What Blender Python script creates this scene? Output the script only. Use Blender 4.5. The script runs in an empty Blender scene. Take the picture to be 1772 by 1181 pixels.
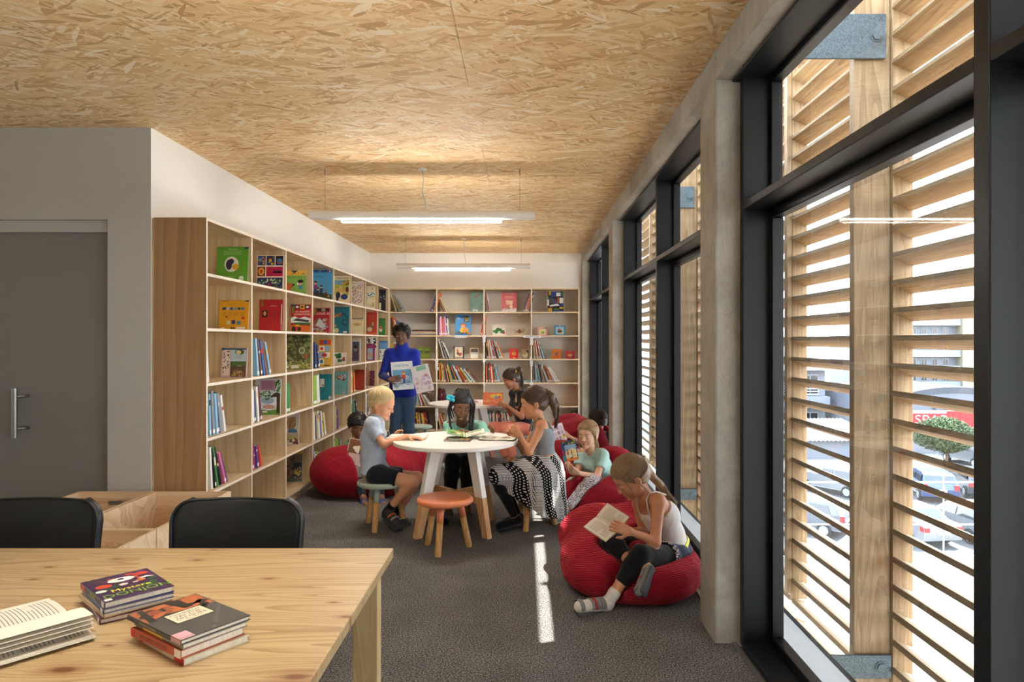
import bpy, bmesh, math, random
import numpy as np
from mathutils import Vector, Matrix
D = bpy.data; S = bpy.context.scene; C = S.collection
PI = math.pi
F = 1181.0; CZ = 1.45; VX, VY = 906.0, 590.0

# ---------------------------------------------------------------- camera, sky, sun, exposure
cam = D.objects.new('camera', D.cameras.new('camera')); C.objects.link(cam); S.camera = cam
cam.location = (0, 0, CZ); cam.rotation_euler = (PI/2, 0, 0)
cam.data.sensor_width = 36.0; cam.data.lens = 36.0*F/1772.0
cam.data.shift_x = -(VX-886.0)/1772.0; cam.data.shift_y = -0.0003
cam.data.clip_start = 0.05; cam.data.clip_end = 600
S.view_settings.view_transform = 'Standard'; S.view_settings.look = 'None'
S.view_settings.gamma = 1.0; S.view_settings.use_curve_mapping = False
S.view_settings.exposure = 1.68
W = D.worlds.new('sky'); S.world = W; W.use_nodes = True
_n = W.node_tree; _bg = _n.nodes['Background']
_tc = _n.nodes.new('ShaderNodeTexCoord'); _sx = _n.nodes.new('ShaderNodeSeparateXYZ'); _cr = _n.nodes.new('ShaderNodeValToRGB')
_n.links.new(_tc.outputs['Generated'], _sx.inputs[0]); _n.links.new(_sx.outputs['Z'], _cr.inputs[0]); _n.links.new(_cr.outputs[0], _bg.inputs[0])
_e = _cr.color_ramp.elements; _e[0].position = 0.0; _e[0].color = (0.93, 0.97, 1, 1); _e[1].position = 0.6; _e[1].color = (0.62, 0.78, 1, 1)
_bg.inputs[1].default_value = 4.0
sun = D.objects.new('sun', D.lights.new('sun', 'SUN')); C.objects.link(sun)
sun.data.energy = 10.0; sun.data.angle = math.radians(0.6); sun.data.color = (1, 0.95, 0.87)
SUN_DIR = Vector((-1, -0.342, -2.36)).normalized()   # the way its light travels
sun.rotation_euler = SUN_DIR.to_track_quat('-Z', 'Y').to_euler(); sun.location = (8, 3, 14)
S.cycles.max_bounces = 10; S.cycles.diffuse_bounces = 6; S.cycles.glossy_bounces = 4
S.cycles.transmission_bounces = 8; S.cycles.transparent_max_bounces = 24
S.cycles.caustics_reflective = False; S.cycles.caustics_refractive = False
S.cycles.sample_clamp_indirect = 6.0; S.cycles.use_denoising = True

# ---------------------------------------------------------------- helpers
def P(px, py, Y):                     # a point of the photograph at depth Y
    return Vector(((px-VX)*Y/F, Y, CZ-(py-VY)*Y/F))
def lin(c):
    if isinstance(c, str):
        c = c.lstrip('#'); c = [int(c[i:i+2], 16)/255 for i in (0, 2, 4)]
    return tuple((x/12.92 if x <= 0.04045 else ((x+0.055)/1.055)**2.4) for x in c[:3]) + (1.0,)
class N:                              # tiny node helper
    def __init__(s, name):
        s.m = D.materials.new(name); s.m.use_nodes = True; s.t = s.m.node_tree
        s.b = s.t.nodes['Principled BSDF']; s.out = s.t.nodes['Material Output']
    def n(s, kind, **kw):
        k = s.t.nodes.new('ShaderNode'+kind)
        for a, v in kw.items():
            if a.startswith('i_'): k.inputs[a[2:].replace('_', ' ')].default_value = v
            else: setattr(k, a, v)
        return k
    def l(s, a, b): s.t.links.new(a, b)
    def coords(s, scale=(1, 1, 1), rot=(0, 0, 0), rnd=False):
        tc = s.n('TexCoord'); mp = s.n('Mapping'); s.l(tc.outputs['Object'], mp.inputs[0])
        mp.inputs['Scale'].default_value = scale; mp.inputs['Rotation'].default_value = rot
        if rnd:
            oi = s.n('ObjectInfo'); mu = s.n('Math', operation='MULTIPLY'); mu.inputs[1].default_value = 37.0
            s.l(oi.outputs['Random'], mu.inputs[0]); cb = s.n('CombineXYZ')
            for i in range(3): s.l(mu.outputs[0], cb.inputs[i])
            s.l(cb.outputs[0], mp.inputs['Location'])
        return mp.outputs[0]
    def noise(s, vec, scale=5, detail=4, rough=0.5, dist=0):
        k = s.n('TexNoise'); k.inputs['Scale'].default_value = scale; k.inputs['Detail'].default_value = detail
        k.inputs['Roughness'].default_value = rough; k.inputs['Distortion'].default_value = dist
        if vec is not None: s.l(vec, k.inputs['Vector'])
        return k.outputs['Fac']
    def ramp(s, fac, stops, interp='LINEAR'):
        k = s.n('ValToRGB'); k.color_ramp.interpolation = interp; e = k.color_ramp.elements
        while len(e) < len(stops): e.new(0.5)
        for i, (p, c) in enumerate(stops): e[i].position = p; e[i].color = lin(c) if isinstance(c, str) else (c, c, c, 1)
        s.l(fac, k.inputs[0]); return k.outputs[0]
    def math(s, op, a, b=None, c=None):
        k = s.n('Math', operation=op)
        for i, v in enumerate((a, b, c)):
            if v is None: continue
            if isinstance(v, (int, float)): k.inputs[i].default_value = v
            else: s.l(v, k.inputs[i])
        return k.outputs[0]
    def mix(s, fac, a, b, mode='MIX'):
        k = s.n('Mix', data_type='RGBA', blend_type=mode)
        for sock, v in ((k.inputs[0], fac), (k.inputs[6], a), (k.inputs[7], b)):
            if isinstance(v, str): sock.default_value = lin(v)
            elif isinstance(v, (int, float)): sock.default_value = v
            elif isinstance(v, tuple): sock.default_value = v
            else: s.l(v, sock)
        return k.outputs[2]
    def bump(s, h, strength=0.3, dist=0.01):
        k = s.n('Bump'); k.inputs['Strength'].default_value = strength; k.inputs['Distance'].default_value = dist
        s.l(h, k.inputs['Height']); s.l(k.outputs[0], s.b.inputs['Normal'])
    def col(s, c):
        if isinstance(c, str): s.b.inputs['Base Color'].default_value = lin(c)
        else: s.l(c, s.b.inputs['Base Color'])
    def done(s, rough=0.5, metal=0.0, spec=0.5):
        s.b.inputs['Roughness'].default_value = rough; s.b.inputs['Metallic'].default_value = metal
        s.b.inputs['Specular IOR Level'].default_value = spec; return s.m
_mc = {}
def plain(c, rough=0.5, metal=0.0, spec=0.4, var=0.06, scale=14):   # painted / printed / cloth colour with slight variation
    key = (c, rough, metal, spec, var)
    if key in _mc: return _mc[key]
    a = N('mat_'+c.strip('#')); f = a.noise(a.coords(), scale, 3)
    L = lin(c); a.col(a.mix(f, tuple(x*(1-var) for x in L[:3])+(1,), tuple(min(1, x*(1+var)) for x in L[:3])+(1,)))
    _mc[key] = a.done(rough, metal, spec); return _mc[key]
def cloth(c, bump=0.25, scale=260, rough=0.9, wr=9, wrs=0.5, c2=None):
    a = N('cloth_'+c.strip('#')); v = a.coords(); f = a.noise(v, scale, 2); g = a.noise(v, wr, 3, dist=0.6)
    L = lin(c); L2 = lin(c2) if c2 else tuple(x*0.72 for x in L[:3])+(1,)
    a.col(a.mix(a.ramp(f, [(0.35, 0.0), (0.65, 1.0)]), L2, L))
    b1 = a.n('Bump'); b1.inputs['Strength'].default_value = wrs; b1.inputs['Distance'].default_value = 0.03; a.l(g, b1.inputs['Height'])
    b2 = a.n('Bump'); b2.inputs['Strength'].default_value = bump; b2.inputs['Distance'].default_value = 0.002; a.l(f, b2.inputs['Height'])
    a.l(b1.outputs[0], b2.inputs['Normal']); a.l(b2.outputs[0], a.b.inputs['Normal'])
    a.b.inputs['Sheen Weight'].default_value = 0.15
    return a.done(rough, 0, 0.2)
def wood(name, cols, axis='X', scale=1.0, rough=0.55, knots=False, fine=1.0, rnd=True, spec=0.35, bump=0.15):
    a = N(name); st = {'X': (1.1, 16, 16), 'Y': (16, 1.1, 16), 'Z': (16, 16, 1.1)}[axis]
    v = a.coords(tuple(x*scale for x in st), rnd=rnd)
    big = a.noise(v, 0.55, 2, 0.5, 0.8); mid = a.noise(v, 2.4, 4, 0.6, 1.5); fin = a.noise(v, 9*fine, 3, 0.6, 0.3)
    st2 = {'X': (2, 60, 60), 'Y': (60, 2, 60), 'Z': (60, 60, 2)}[axis]
    rings = a.math('FRACT', a.math('MULTIPLY', big, 9.0))
    f = a.math('ADD', a.math('MULTIPLY', rings, 0.28), a.math('ADD', a.math('MULTIPLY', mid, 0.5), a.math('MULTIPLY', fin, 0.24)))
    c = a.ramp(f, [(0.18, cols[2]), (0.5, cols[1]), (0.85, cols[0])])
    if knots:
        ks = {'X': (2.2, 6.5, 6.5), 'Y': (6.5, 2.2, 6.5), 'Z': (6.5, 6.5, 2.2)}[axis]
        vo = a.n('TexVoronoi'); vo.inputs['Scale'].default_value = knots if knots is not True else 1.0
        a.l(a.coords(ks, rnd=rnd), vo.inputs['Vector'])
        k = a.ramp(vo.outputs['Distance'], [(0.0, 1.0), (0.05, 0.85), (0.085, 0.25), (0.13, 0.0)])
        sel = a.math('GREATER_THAN', a.n('SeparateColor').outputs[0], 0.5)
        sc = sel.node.inputs[0].links[0].from_node; a.l(vo.outputs['Color'], sc.inputs[0])
        c = a.mix(a.math('MULTIPLY', k, a.math('MULTIPLY', sel, 0.8)), c, '#8a5e3a')
    a.col(c); a.bump(f, bump, 0.002)
    return a.done(rough, 0, spec)

class MB:
    def __init__(s): s.v = []; s.f = []; s.m = []
    def add(s, vs, fs, m=0):
        o = len(s.v); s.v += [tuple(p) for p in vs]; s.f += [tuple(i+o for i in f) for f in fs]; s.m += [m]*len(fs); return s
    def box(s, x0, x1, y0, y1, z0, z1, m=0, M=None, faces=None):
        vs = [Vector((x, y, z)) for z in (z0, z1) for y in (y0, y1) for x in (x0, x1)]
        if M is not None: vs = [M @ p for p in vs]
        fs = [(0, 2, 3, 1), (4, 5, 7, 6), (0, 1, 5, 4), (2, 6, 7, 3), (0, 4, 6, 2), (1, 3, 7, 5)]  # -z +z -y +y -x +x
        o = len(s.v); s.v += [tuple(p) for p in vs]
        for i, f in enumerate(fs):
            s.f.append(tuple(k+o for k in f)); s.m.append(faces.get(i, m) if faces else m)
        return s
    def bar(s, a, b, w, h, m=0, up=(0, 0, 1)):       # box from a to b, w across, h along up
        a = Vector(a); b = Vector(b); d = (b-a); L = d.length; d.normalize(); u = Vector(up)
        r = d.cross(u).normalized(); u = r.cross(d)
        M = Matrix((r, d, u)).transposed().to_4x4(); M.translation = a
        return s.box(-w/2, w/2, 0, L, -h/2, h/2, m, M)
    def tube(s, pts, rad, n=8, m=0, cap=True):
        pts = [Vector(p) for p in pts]; k = len(pts); o = len(s.v)
        rad = rad if isinstance(rad, (list, tuple)) else [rad]*k
        ref = None
        for i, p in enumerate(pts):
            d = (pts[min(i+1, k-1)]-pts[max(i-1, 0)]).normalized()
            if ref is None: ref = Vector((0, 0, 1)) if abs(d.z) < 0.9 else Vector((1, 0, 0))
            r = d.cross(ref).normalized(); u = r.cross(d).normalized(); ref = u
            for j in range(n):
                a = 2*PI*j/n; s.v.append(tuple(p+(r*math.cos(a)+u*math.sin(a))*rad[i]))
        for i in range(k-1):
            for j in range(n):
                j2 = (j+1) % n; s.f.append((o+i*n+j, o+i*n+j2, o+(i+1)*n+j2, o+(i+1)*n+j)); s.m.append(m)
        if cap:
            s.f.append(tuple(o+j for j in range(n))[::-1]); s.f.append(tuple(o+(k-1)*n+j for j in range(n))); s.m += [m, m]
        return s
    def lathe(s, prof, n=32, m=0, c=(0, 0, 0), mats=None):     # prof: (r, z) from bottom to top
        o = len(s.v); k = len(prof)
        for r, z in prof:
            for j in range(n):
                a = 2*PI*j/n; s.v.append((c[0]+r*math.cos(a), c[1]+r*math.sin(a), c[2]+z))
        for i in range(k-1):
            for j in range(n):
                j2 = (j+1) % n; s.f.append((o+i*n+j, o+i*n+j2, o+(i+1)*n+j2, o+(i+1)*n+j)); s.m.append(mats[i] if mats else m)
        s.f.append(tuple(o+j for j in range(n))[::-1]); s.f.append(tuple(o+(k-1)*n+j for j in range(n))); s.m += [m, m]
        return s
    def prism(s, poly, t0, t1, M=None, m=0, side=None):      # poly in local x,z ; thickness along y
        k = len(poly); vs = [Vector((x, t0, z)) for x, z in poly]+[Vector((x, t1, z)) for x, z in poly]
        if M is not None: vs = [M @ p for p in vs]
        s.add(vs, [tuple(range(k)), tuple(range(2*k-1, k-1, -1))], m)
        o = len(s.v)-2*k
        for i in range(k):
            j = (i+1) % k; s.f.append((o+i, o+k+i, o+k+j, o+j)); s.m.append(m if side is None else side)
        return s
    def ell(s, c, r, n=12, k=8, m=0, M=None):
        prof = [(math.sin(PI*i/k), -math.cos(PI*i/k)) for i in range(k+1)]
        vs = []
        for a, z in prof:
            for j in range(n): vs.append(Vector((a*math.cos(2*PI*j/n)*r[0], a*math.sin(2*PI*j/n)*r[1], z*r[2])))
        c = Vector(c); vs = [c+((M @ p) if M is not None else p) for p in vs]
        return s.add(vs, [(i*n+j, i*n+(j+1) % n, (i+1)*n+(j+1) % n, (i+1)*n+j) for i in range(k) for j in range(n)], m)
def mk(name, mb, mats, parent=None, smooth=False, bevel=0, world=True, bseg=2):
    me = D.meshes.new(name); off = Vector((0, 0, 0))
    if parent is not None and world:
        p = parent
        while p is not None: off = off+p.location; p = p.parent
    if isinstance(mb, MB):
        vs = [(x-off.x, y-off.y, z-off.z) for x, y, z in mb.v] if off.length else mb.v
        me.from_pydata(vs, [], mb.f); me.validate(); mi = mb.m
        if len(me.polygons) == len(mi) and any(mi): me.polygons.foreach_set('material_index', mi)
    else:
        V, Q = mb; V = V-np.array(off)
        me.vertices.add(len(V)); me.vertices.foreach_set('co', V.astype(np.float32).ravel())
        me.loops.add(Q.size); me.loops.foreach_set('vertex_index', Q.astype(np.int32).ravel())
        me.polygons.add(len(Q)); me.polygons.foreach_set('loop_start', np.arange(0, Q.size, 4, dtype=np.int32))
        me.update(calc_edges=True)
    for m in (mats if isinstance(mats, (list, tuple)) else [mats]): me.materials.append(m)
    if smooth: me.polygons.foreach_set('use_smooth', [True]*len(me.polygons))
    me.update(); o = D.objects.new(name, me); C.objects.link(o)
    if parent is not None: o.parent = parent
    if bevel:
        b = o.modifiers.new('bevel', 'BEVEL'); b.width = bevel; b.segments = bseg; b.limit_method = 'ANGLE'
        if bseg > 1: b.harden_normals = False
    return o
def tag(o, label, cat, group=None):
    o['label'] = label; o['category'] = cat
    if group: o['group'] = group
    return o
def thing(name, label, cat, loc=(0, 0, 0), group=None):
    o = D.objects.new(name, None); C.objects.link(o); o.location = loc; o.empty_display_size = 0.05
    return tag(o, label, cat, group)
def struct(name, mb, mats, **kw):
    o = mk(name, mb, mats, **kw); o['kind'] = 'structure'; return o
def rep(o, loc=None, rot=None, parent=None):     # one copy of one object sharing its mesh
    c = o.copy(); C.objects.link(c)
    if parent is not None: c.parent = parent
    if loc is not None: c.location = loc
    if rot is not None: c.rotation_euler = rot
    return c
def copy_tree(o, loc=None, rz=None, parent=None, label=None):
    kids = list(o.children); c = o.copy(); C.objects.link(c)
    if parent is not None: c.parent = parent
    if loc is not None: c.location = loc
    if rz is not None: c.rotation_euler = (0, 0, rz)
    if label: c['label'] = label
    for k in kids: copy_tree(k, parent=c)
    return c
_tx = {}
def text_mesh(txt):                   # flat mesh data of a word, unit height, centred
    if txt in _tx: return _tx[txt]
    cu = D.curves.new('t', 'FONT'); cu.body = txt; cu.size = 1.0; cu.resolution_u = 3; cu.align_x = 'CENTER'; cu.align_y = 'CENTER'
    o = D.objects.new('t', cu); me = o.to_mesh()
    vs = [v.co.copy() for v in me.vertices]; fs = [tuple(p.vertices) for p in me.polygons]
    o.to_mesh_clear(); D.objects.remove(o); D.curves.remove(cu)
    w = max(v.x for v in vs)-min(v.x for v in vs) if vs else 1
    _tx[txt] = (vs, fs, w); return _tx[txt]
# ---------------------------------------------------------------- smooth solid bodies: fields polygonised with surface nets
class Fld:
    def __init__(s, h=0.006, k=0.02): s.h = h; s.k = k; s.ops = []
    def cap(s, a, b, ra, rb=None, k=None, ca=False, cb=False, sub=False):
        s.ops.append(('c', np.array(a, float), np.array(b, float), ra, ra if rb is None else rb, k, ca, cb, sub)); return s
    def chain(s, pts, rs, k=None, sub=False):
        for i in range(len(pts)-1): s.cap(pts[i], pts[i+1], rs[i], rs[i+1], k, sub=sub)
        return s
    def ell(s, c, r, M=None, k=None, sub=False):
        s.ops.append(('e', np.array(c, float), np.array(r, float), None if M is None else np.array(M.to_3x3()), k, sub)); return s
    def cut(s, p, n):                  # removes what lies on the side n points to
        s.ops.append(('h', np.array(p, float), np.array(Vector(n).normalized(), float))); return s
    def bounds(s):
        lo = np.full(3, 1e9); hi = -lo
        for o in s.ops:
            if o[0] == 'c' and not o[8]:
                lo = np.minimum(lo, np.minimum(o[1]-o[3], o[2]-o[4])); hi = np.maximum(hi, np.maximum(o[1]+o[3], o[2]+o[4]))
            if o[0] == 'e' and not o[5]:
                r = o[2].max(); lo = np.minimum(lo, o[1]-r); hi = np.maximum(hi, o[1]+r)
        return lo-0.03, hi+0.03
    def field(s):
        lo, hi = s.bounds(); h = s.h; n = np.ceil((hi-lo)/h).astype(int)+1
        A = np.full(n, 0.2, np.float32); ax = [(lo[i]+h*np.arange(n[i])).astype(np.float32) for i in range(3)]
        def sl(a, b, pad):
            i0 = np.clip(((a-pad-lo)/h).astype(int), 0, n-1); i1 = np.clip(((b+pad-lo)/h).astype(int)+2, 1, n)
            return tuple(slice(i0[i], i1[i]) for i in range(3))
        def grid(q): return (ax[0][q[0]][:, None, None], ax[1][q[1]][None, :, None], ax[2][q[2]][None, None, :])
        def comb(q, d, k, sub):
            a = A[q]
            if sub:
                d = -d; m = np.maximum(k-np.abs(a-d), 0)/k; A[q] = np.maximum(a, d)+m*m*k*0.25
            else:
                m = np.maximum(k-np.abs(a-d), 0)/k; A[q] = np.minimum(a, d)-m*m*k*0.25
        for o in s.ops:
            if o[0] == 'c':
                _, a, b, ra, rb, k, ca, cb, sub = o; k = s.k if k is None else k; r = max(ra, rb)
                q = sl(np.minimum(a, b), np.maximum(a, b), r+k+3*h); X, Y, Z = grid(q)
                ba = b-a; L2 = max((ba**2).sum(), 1e-9); t0 = ((X-a[0])*ba[0]+(Y-a[1])*ba[1]+(Z-a[2])*ba[2])/L2
                t = np.clip(t0, 0, 1)
                d = np.sqrt((X-a[0]-t*ba[0])**2+(Y-a[1]-t*ba[1])**2+(Z-a[2]-t*ba[2])**2)-(ra+(rb-ra)*t)
                L = math.sqrt(L2)
                if ca: d = np.maximum(d, -t0*L)
                if cb: d = np.maximum(d, (t0-1)*L)
                comb(q, d, k, sub)
            elif o[0] == 'e':
                _, c, r, M, k, sub = o; k = s.k if k is None else k
                q = sl(c-r.max(), c+r.max(), k+3*h); X, Y, Z = grid(q); X = X-c[0]; Y = Y-c[1]; Z = Z-c[2]
                if M is not None: X, Y, Z = (X*M[0, i]+Y*M[1, i]+Z*M[2, i] for i in range(3))
                k0 = np.sqrt((X/r[0])**2+(Y/r[1])**2+(Z/r[2])**2); k1 = np.sqrt((X/r[0]**2)**2+(Y/r[1]**2)**2+(Z/r[2]**2)**2)
                comb(q, k0*(k0-1)/np.maximum(k1, 1e-6), k, sub)
            else:
                _, p, nn = o; X, Y, Z = (ax[0][:, None, None], ax[1][None, :, None], ax[2][None, None, :])
                A[...] = np.maximum(A, (X-p[0])*nn[0]+(Y-p[1])*nn[1]+(Z-p[2])*nn[2])
        for a in (0, 1, 2):            # closed at the border
            ix = [slice(None)]*3
            for e in (0, -1): ix[a] = e; A[tuple(ix)] = 0.05
        return A, lo
    def mesh(s, disp=None):
        A, lo = s.field(); h = s.h; I = A < 0; n = np.array(A.shape)
        cs = np.zeros(n-1, np.int8)
        for dx in (0, 1):
            for dy in (0, 1):
                for dz in (0, 1): cs += I[dx:n[0]-1+dx, dy:n[1]-1+dy, dz:n[2]-1+dz]
        act = np.argwhere((cs > 0) & (cs < 8)); idx = np.full(n-1, -1, np.int32)
        idx[act[:, 0], act[:, 1], act[:, 2]] = np.arange(len(act))
        cnt = np.zeros(len(act)); pos = np.zeros((len(act), 3))
        cor = {}
        for c in [(i, j, k) for i in (0, 1) for j in (0, 1) for k in (0, 1)]: cor[c] = A[act[:, 0]+c[0], act[:, 1]+c[1], act[:, 2]+c[2]]
        for c in cor:
            for a in range(3):
                if c[a] == 0:
                    e = list(c); e[a] = 1; e = tuple(e); f0, f1 = cor[c], cor[e]; w = (f0 < 0) != (f1 < 0)
                    t = np.where(w, f0/np.where(w, f0-f1, 1), 0); p = np.zeros((len(act), 3)); p += np.array(c); p[:, a] = t
                    pos += p*w[:, None]; cnt += w
        V = lo+h*(act+pos/cnt[:, None]); Q = []
        for a in range(3):
            b, c = (a+1) % 3, (a+2) % 3
            s0 = [slice(0, m-1) for m in n]; s0[b] = slice(1, n[b]-1); s0[c] = slice(1, n[c]-1); s0[a] = slice(0, n[a]-1)
            s1 = list(s0); s1[a] = slice(1, n[a]); I0 = I[tuple(s0)]; I1 = I[tuple(s1)]
            for flip, w in ((0, I0 & ~I1), (1, ~I0 & I1)):
                e = np.argwhere(w)
                if not len(e): continue
                e[:, b] += 1; e[:, c] += 1
                def at(db, dc):
                    g = e.copy(); g[:, b] += db; g[:, c] += dc; return idx[g[:, 0], g[:, 1], g[:, 2]]
                q = np.stack([at(-1, -1), at(0, -1), at(0, 0), at(-1, 0)], 1); Q.append(q[:, ::-1] if flip else q)
        Q = np.concatenate(Q)
        if disp is not None: V = disp(V)
        return V, Q
def nz(V, f, seed=0):                 # cheap smooth value noise from sines
    r = np.random.RandomState(seed); o = np.zeros(len(V))
    for i in range(5):
        d = r.normal(size=3); d /= np.linalg.norm(d); o += np.sin(V @ d*f*(0.7+0.25*i)+r.uniform(0, 6.28)+1.5*np.sin(V @ r.normal(size=3)*f*0.4))
    return o/5
# ================================================================ materials of the building
CEIL = 2.84
def osb():
    a = N('osb_board'); r = random.Random(3)
    best = None; colr = None
    for i, (ang, off) in enumerate([(-0.62, 0), (-0.28, 3.1), (0.08, 7.7), (0.38, 11.3), (0.85, 5.9), (-1.2, 9.4), (0.15, 15.2), (-0.45, 19.0), (0.55, 23.0)]):
        tc = a.n('TexCoord'); m0 = a.n('Mapping'); a.l(tc.outputs['Object'], m0.inputs[0]); m0.inputs['Rotation'].default_value = (0, 0, ang); m0.inputs['Location'].default_value = (off, off*1.7, 0)
        mp = a.n('Mapping'); a.l(m0.outputs[0], mp.inputs[0])
        mp.inputs['Scale'].default_value = ((6.0, 34, 1) if i < 5 else (11, 75, 1)) if i != 6 else (5, 26, 1)
        nd = a.n('TexNoise'); nd.inputs['Scale'].default_value = 2.0; a.l(mp.outputs[0], nd.inputs['Vector'])
        ad = a.n('VectorMath', operation='MULTIPLY_ADD'); a.l(nd.outputs['Color'], ad.inputs[0]); ad.inputs[1].default_value = (0.35, 0.35, 0); a.l(mp.outputs[0], ad.inputs[2])
        vo = a.n('TexVoronoi', voronoi_dimensions='2D'); a.l(ad.outputs[0], vo.inputs['Vector']); vo.inputs['Scale'].default_value = 1.0
        se = a.n('SeparateColor'); a.l(vo.outputs['Color'], se.inputs[0]); h, c = se.outputs[0], se.outputs[1]
        if best is None: best, colr = h, c
        else:
            g = a.math('GREATER_THAN', h, best); best = a.math('MAXIMUM', h, best)
            mx = a.n('Mix', data_type='FLOAT'); a.l(g, mx.inputs[0]); a.l(colr, mx.inputs[2]); a.l(c, mx.inputs[3]); colr = mx.outputs[0]
    f = a.noise(a.coords((18, 130, 1)), 1.0, 4, 0.6)
    c = a.ramp(colr, [(0.0, '#b5854f'), (0.10, '#cda06a'), (0.22, '#dfb67e'), (0.5, '#ecc993'), (0.75, '#f2d6a6'), (0.9, '#f9e6c4'), (1.0, '#fdf1da')])
    c = a.mix(a.math('MULTIPLY', a.ramp(f, [(0.35, 0.0), (0.75, 1.0)]), 0.22), c, '#c89a62')
    c = a.mix(0.2, c, '#f0d09c')
    a.col(c); a.bump(best, 0.35, 0.004); return a.done(0.62, 0, 0.3)
def concrete():
    a = N('concrete'); v = a.coords(); n1 = a.noise(v, 2.2, 6, 0.65, 0.6); n2 = a.noise(v, 26, 4, 0.6); n3 = a.noise(a.coords((3, 3, 0.8)), 3.5, 5, 0.7, 2.2)
    c = a.ramp(n1, [(0.25, '#807c74'), (0.5, '#a5a198'), (0.75, '#bfbbb1')])
    c = a.mix(a.ramp(n3, [(0.47, 0.0), (0.5, 0.28), (0.53, 0.0)]), c, '#857c70')
    a.col(c); a.bump(a.math('ADD', n2, n3), 0.25, 0.004); return a.done(0.75, 0, 0.25)
def carpet():
    a = N('carpet'); v = a.coords(); n1 = a.noise(v, 130, 3, 0.8); n2 = a.noise(v, 330, 2, 0.7); n0 = a.noise(v, 3, 2)
    f = a.math('ADD', a.math('MULTIPLY', n1, 0.62), a.math('ADD', a.math('MULTIPLY', n2, 0.33), a.math('MULTIPLY', n0, 0.05)))
    a.col(a.ramp(f, [(0.40, '#1c1c1d'), (0.5, '#4c4b4a'), (0.60, '#a5a09b')]))
    a.bump(f, 0.6, 0.004); return a.done(0.95, 0, 0.1)
def painted(name, c, sc=60, b=0.06):
    a = N(name); v = a.coords(); n = a.noise(v, sc, 3); g = a.noise(v, 1.6, 3)
    L = lin(c); a.col(a.mix(g, tuple(x*0.96 for x in L[:3])+(1,), L)); a.bump(n, b, 0.002); return a.done(0.75, 0, 0.25)
M_OSB, M_CONC, M_CARP = osb(), concrete(), carpet()
M_WALL = painted('white_plaster', '#efece6'); M_WALL_SHADE = painted('shaded_white_plaster', '#b3b1ac'); M_DOOR = painted('grey_door_paint', '#7b7974', 30, 0.02)  # front wall is the same white paint, its shade put into a darker colour
def frame_mat():
    a = N('dark_aluminium'); n = a.noise(a.coords((2, 2, 0.6)), 3, 3); a.col(a.mix(n, '#0d1216', '#141a1f')); return a.done(0.42, 0.0, 0.35)
M_FRAME = frame_mat(); M_GASK = plain('#0b0c0e', 0.35, 0, 0.4); M_ALU = plain('#b9b6b0', 0.35, 0.9, 0.5); M_STEEL = plain('#8f8d88', 0.3, 0.95, 0.5)
def glass():
    a = N('window_glass'); tr = a.n('BsdfTransparent'); tr.inputs[0].default_value = (0.94, 0.96, 0.95, 1)
    gl = a.n('BsdfGlossy'); gl.inputs['Roughness'].default_value = 0.0; gl.inputs[0].default_value = (1, 1, 1, 1)
    lw = a.n('LayerWeight'); lw.inputs[0].default_value = 0.5; mx = a.n('MixShader')
    k = a.math('ADD', a.math('MULTIPLY', a.math('POWER', lw.outputs['Facing'], 5.0), 0.9), 0.06); a.l(k, mx.inputs[0]); a.l(tr.outputs[0], mx.inputs[1]); a.l(gl.outputs[0], mx.inputs[2]); a.l(mx.outputs[0], a.out.inputs[0]); return a.m
M_GLASS = glass()
LARCH = ('#a08a6c', '#8a7050', '#6c5338')
M_LARCH_Z = wood('larch_post', LARCH, 'Z', 0.9, 0.7, knots=1.0, bump=0.3); M_LARCH_Y = wood('larch_slat', ('#a88f6e', '#8f7350', '#70563a'), 'Y', 0.9, 0.75, knots=0.8, bump=0.3)
M_LARCH_W = wood('weathered_larch', ('#8a7354', '#705a3e', '#55412b'), 'Y', 1.2, 0.85, bump=0.4)

# ================================================================ the room
YB = 10.82; XL = -2.43; YG = 4.45; XR = 1.02; Y0 = -3.6; XF = -5.2
def st(name, m, *b, **kw):
    mb = MB()
    for q in b: mb.box(*q)
    return struct(name, mb, m, **kw)
st('floor', M_CARP, (XF, 1.0, Y0, YB, -0.12, 0))
st('floor_slab', M_CONC, (XF-0.2, 1.21, Y0-0.2, YB+0.2, -0.34, -0.12))
ce = st('ceiling', M_WALL, (XF-0.2, 1.23, Y0-0.2, YB+0.2, CEIL+0.022, CEIL+0.2))
y = Y0; k = 0                                       # osb sheets, one by one, with 3 mm joints
while y < YB:
    y1 = min(y+1.22, YB); x = 0.92
    first = True
    while x > XF:
        w = 2.44 if not (first and k % 2) else 1.22
        x1 = max(x-w, XF); first = False
        if not (x1 < XL and y > YG+0.1 and x < XL+0.05):
            o = mk('ceiling_panel', MB().box(x1+0.0012, x-0.0012, y+0.0012, y1-0.0012, CEIL, CEIL+0.018), M_OSB, ce)
        x = x1
    y = y1; k += 1
struct('wall_left', MB().box(XL-0.15, XL, YG, YB, 0, CEIL+0.02, 0, faces={2: 1}), [M_WALL, M_WALL_SHADE])
st('wall_back', M_WALL, (XL, 0.915, YB, YB+0.15, 0, CEIL+0.02))
DX = -2.713; DH = 2.24
st('wall_front', M_WALL_SHADE, (DX, XL-0.15, YG, YG+0.15, 0, CEIL+0.02), (XF, DX, YG, YG+0.15, DH, CEIL+0.02))
st('wall_far_left', M_WALL, (XF-0.15, XF, Y0, YG+0.15, 0, CEIL+0.02))
st('wall_rear', M_WALL, (XF-0.15, 1.3, Y0-0.15, Y0, 0, CEIL+0.02))
st('trim_1', M_WALL_SHADE, (XF, DX, YG+0.035, YG+0.15, 2.165, DH))       # track cover over the sliding door
dr = st('door_1', M_DOOR, (XF+0.9, DX, YG+0.062, YG+0.105, 0.012, 2.165))
h = MB(); hx, hy = -3.315, YG-0.005
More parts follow.
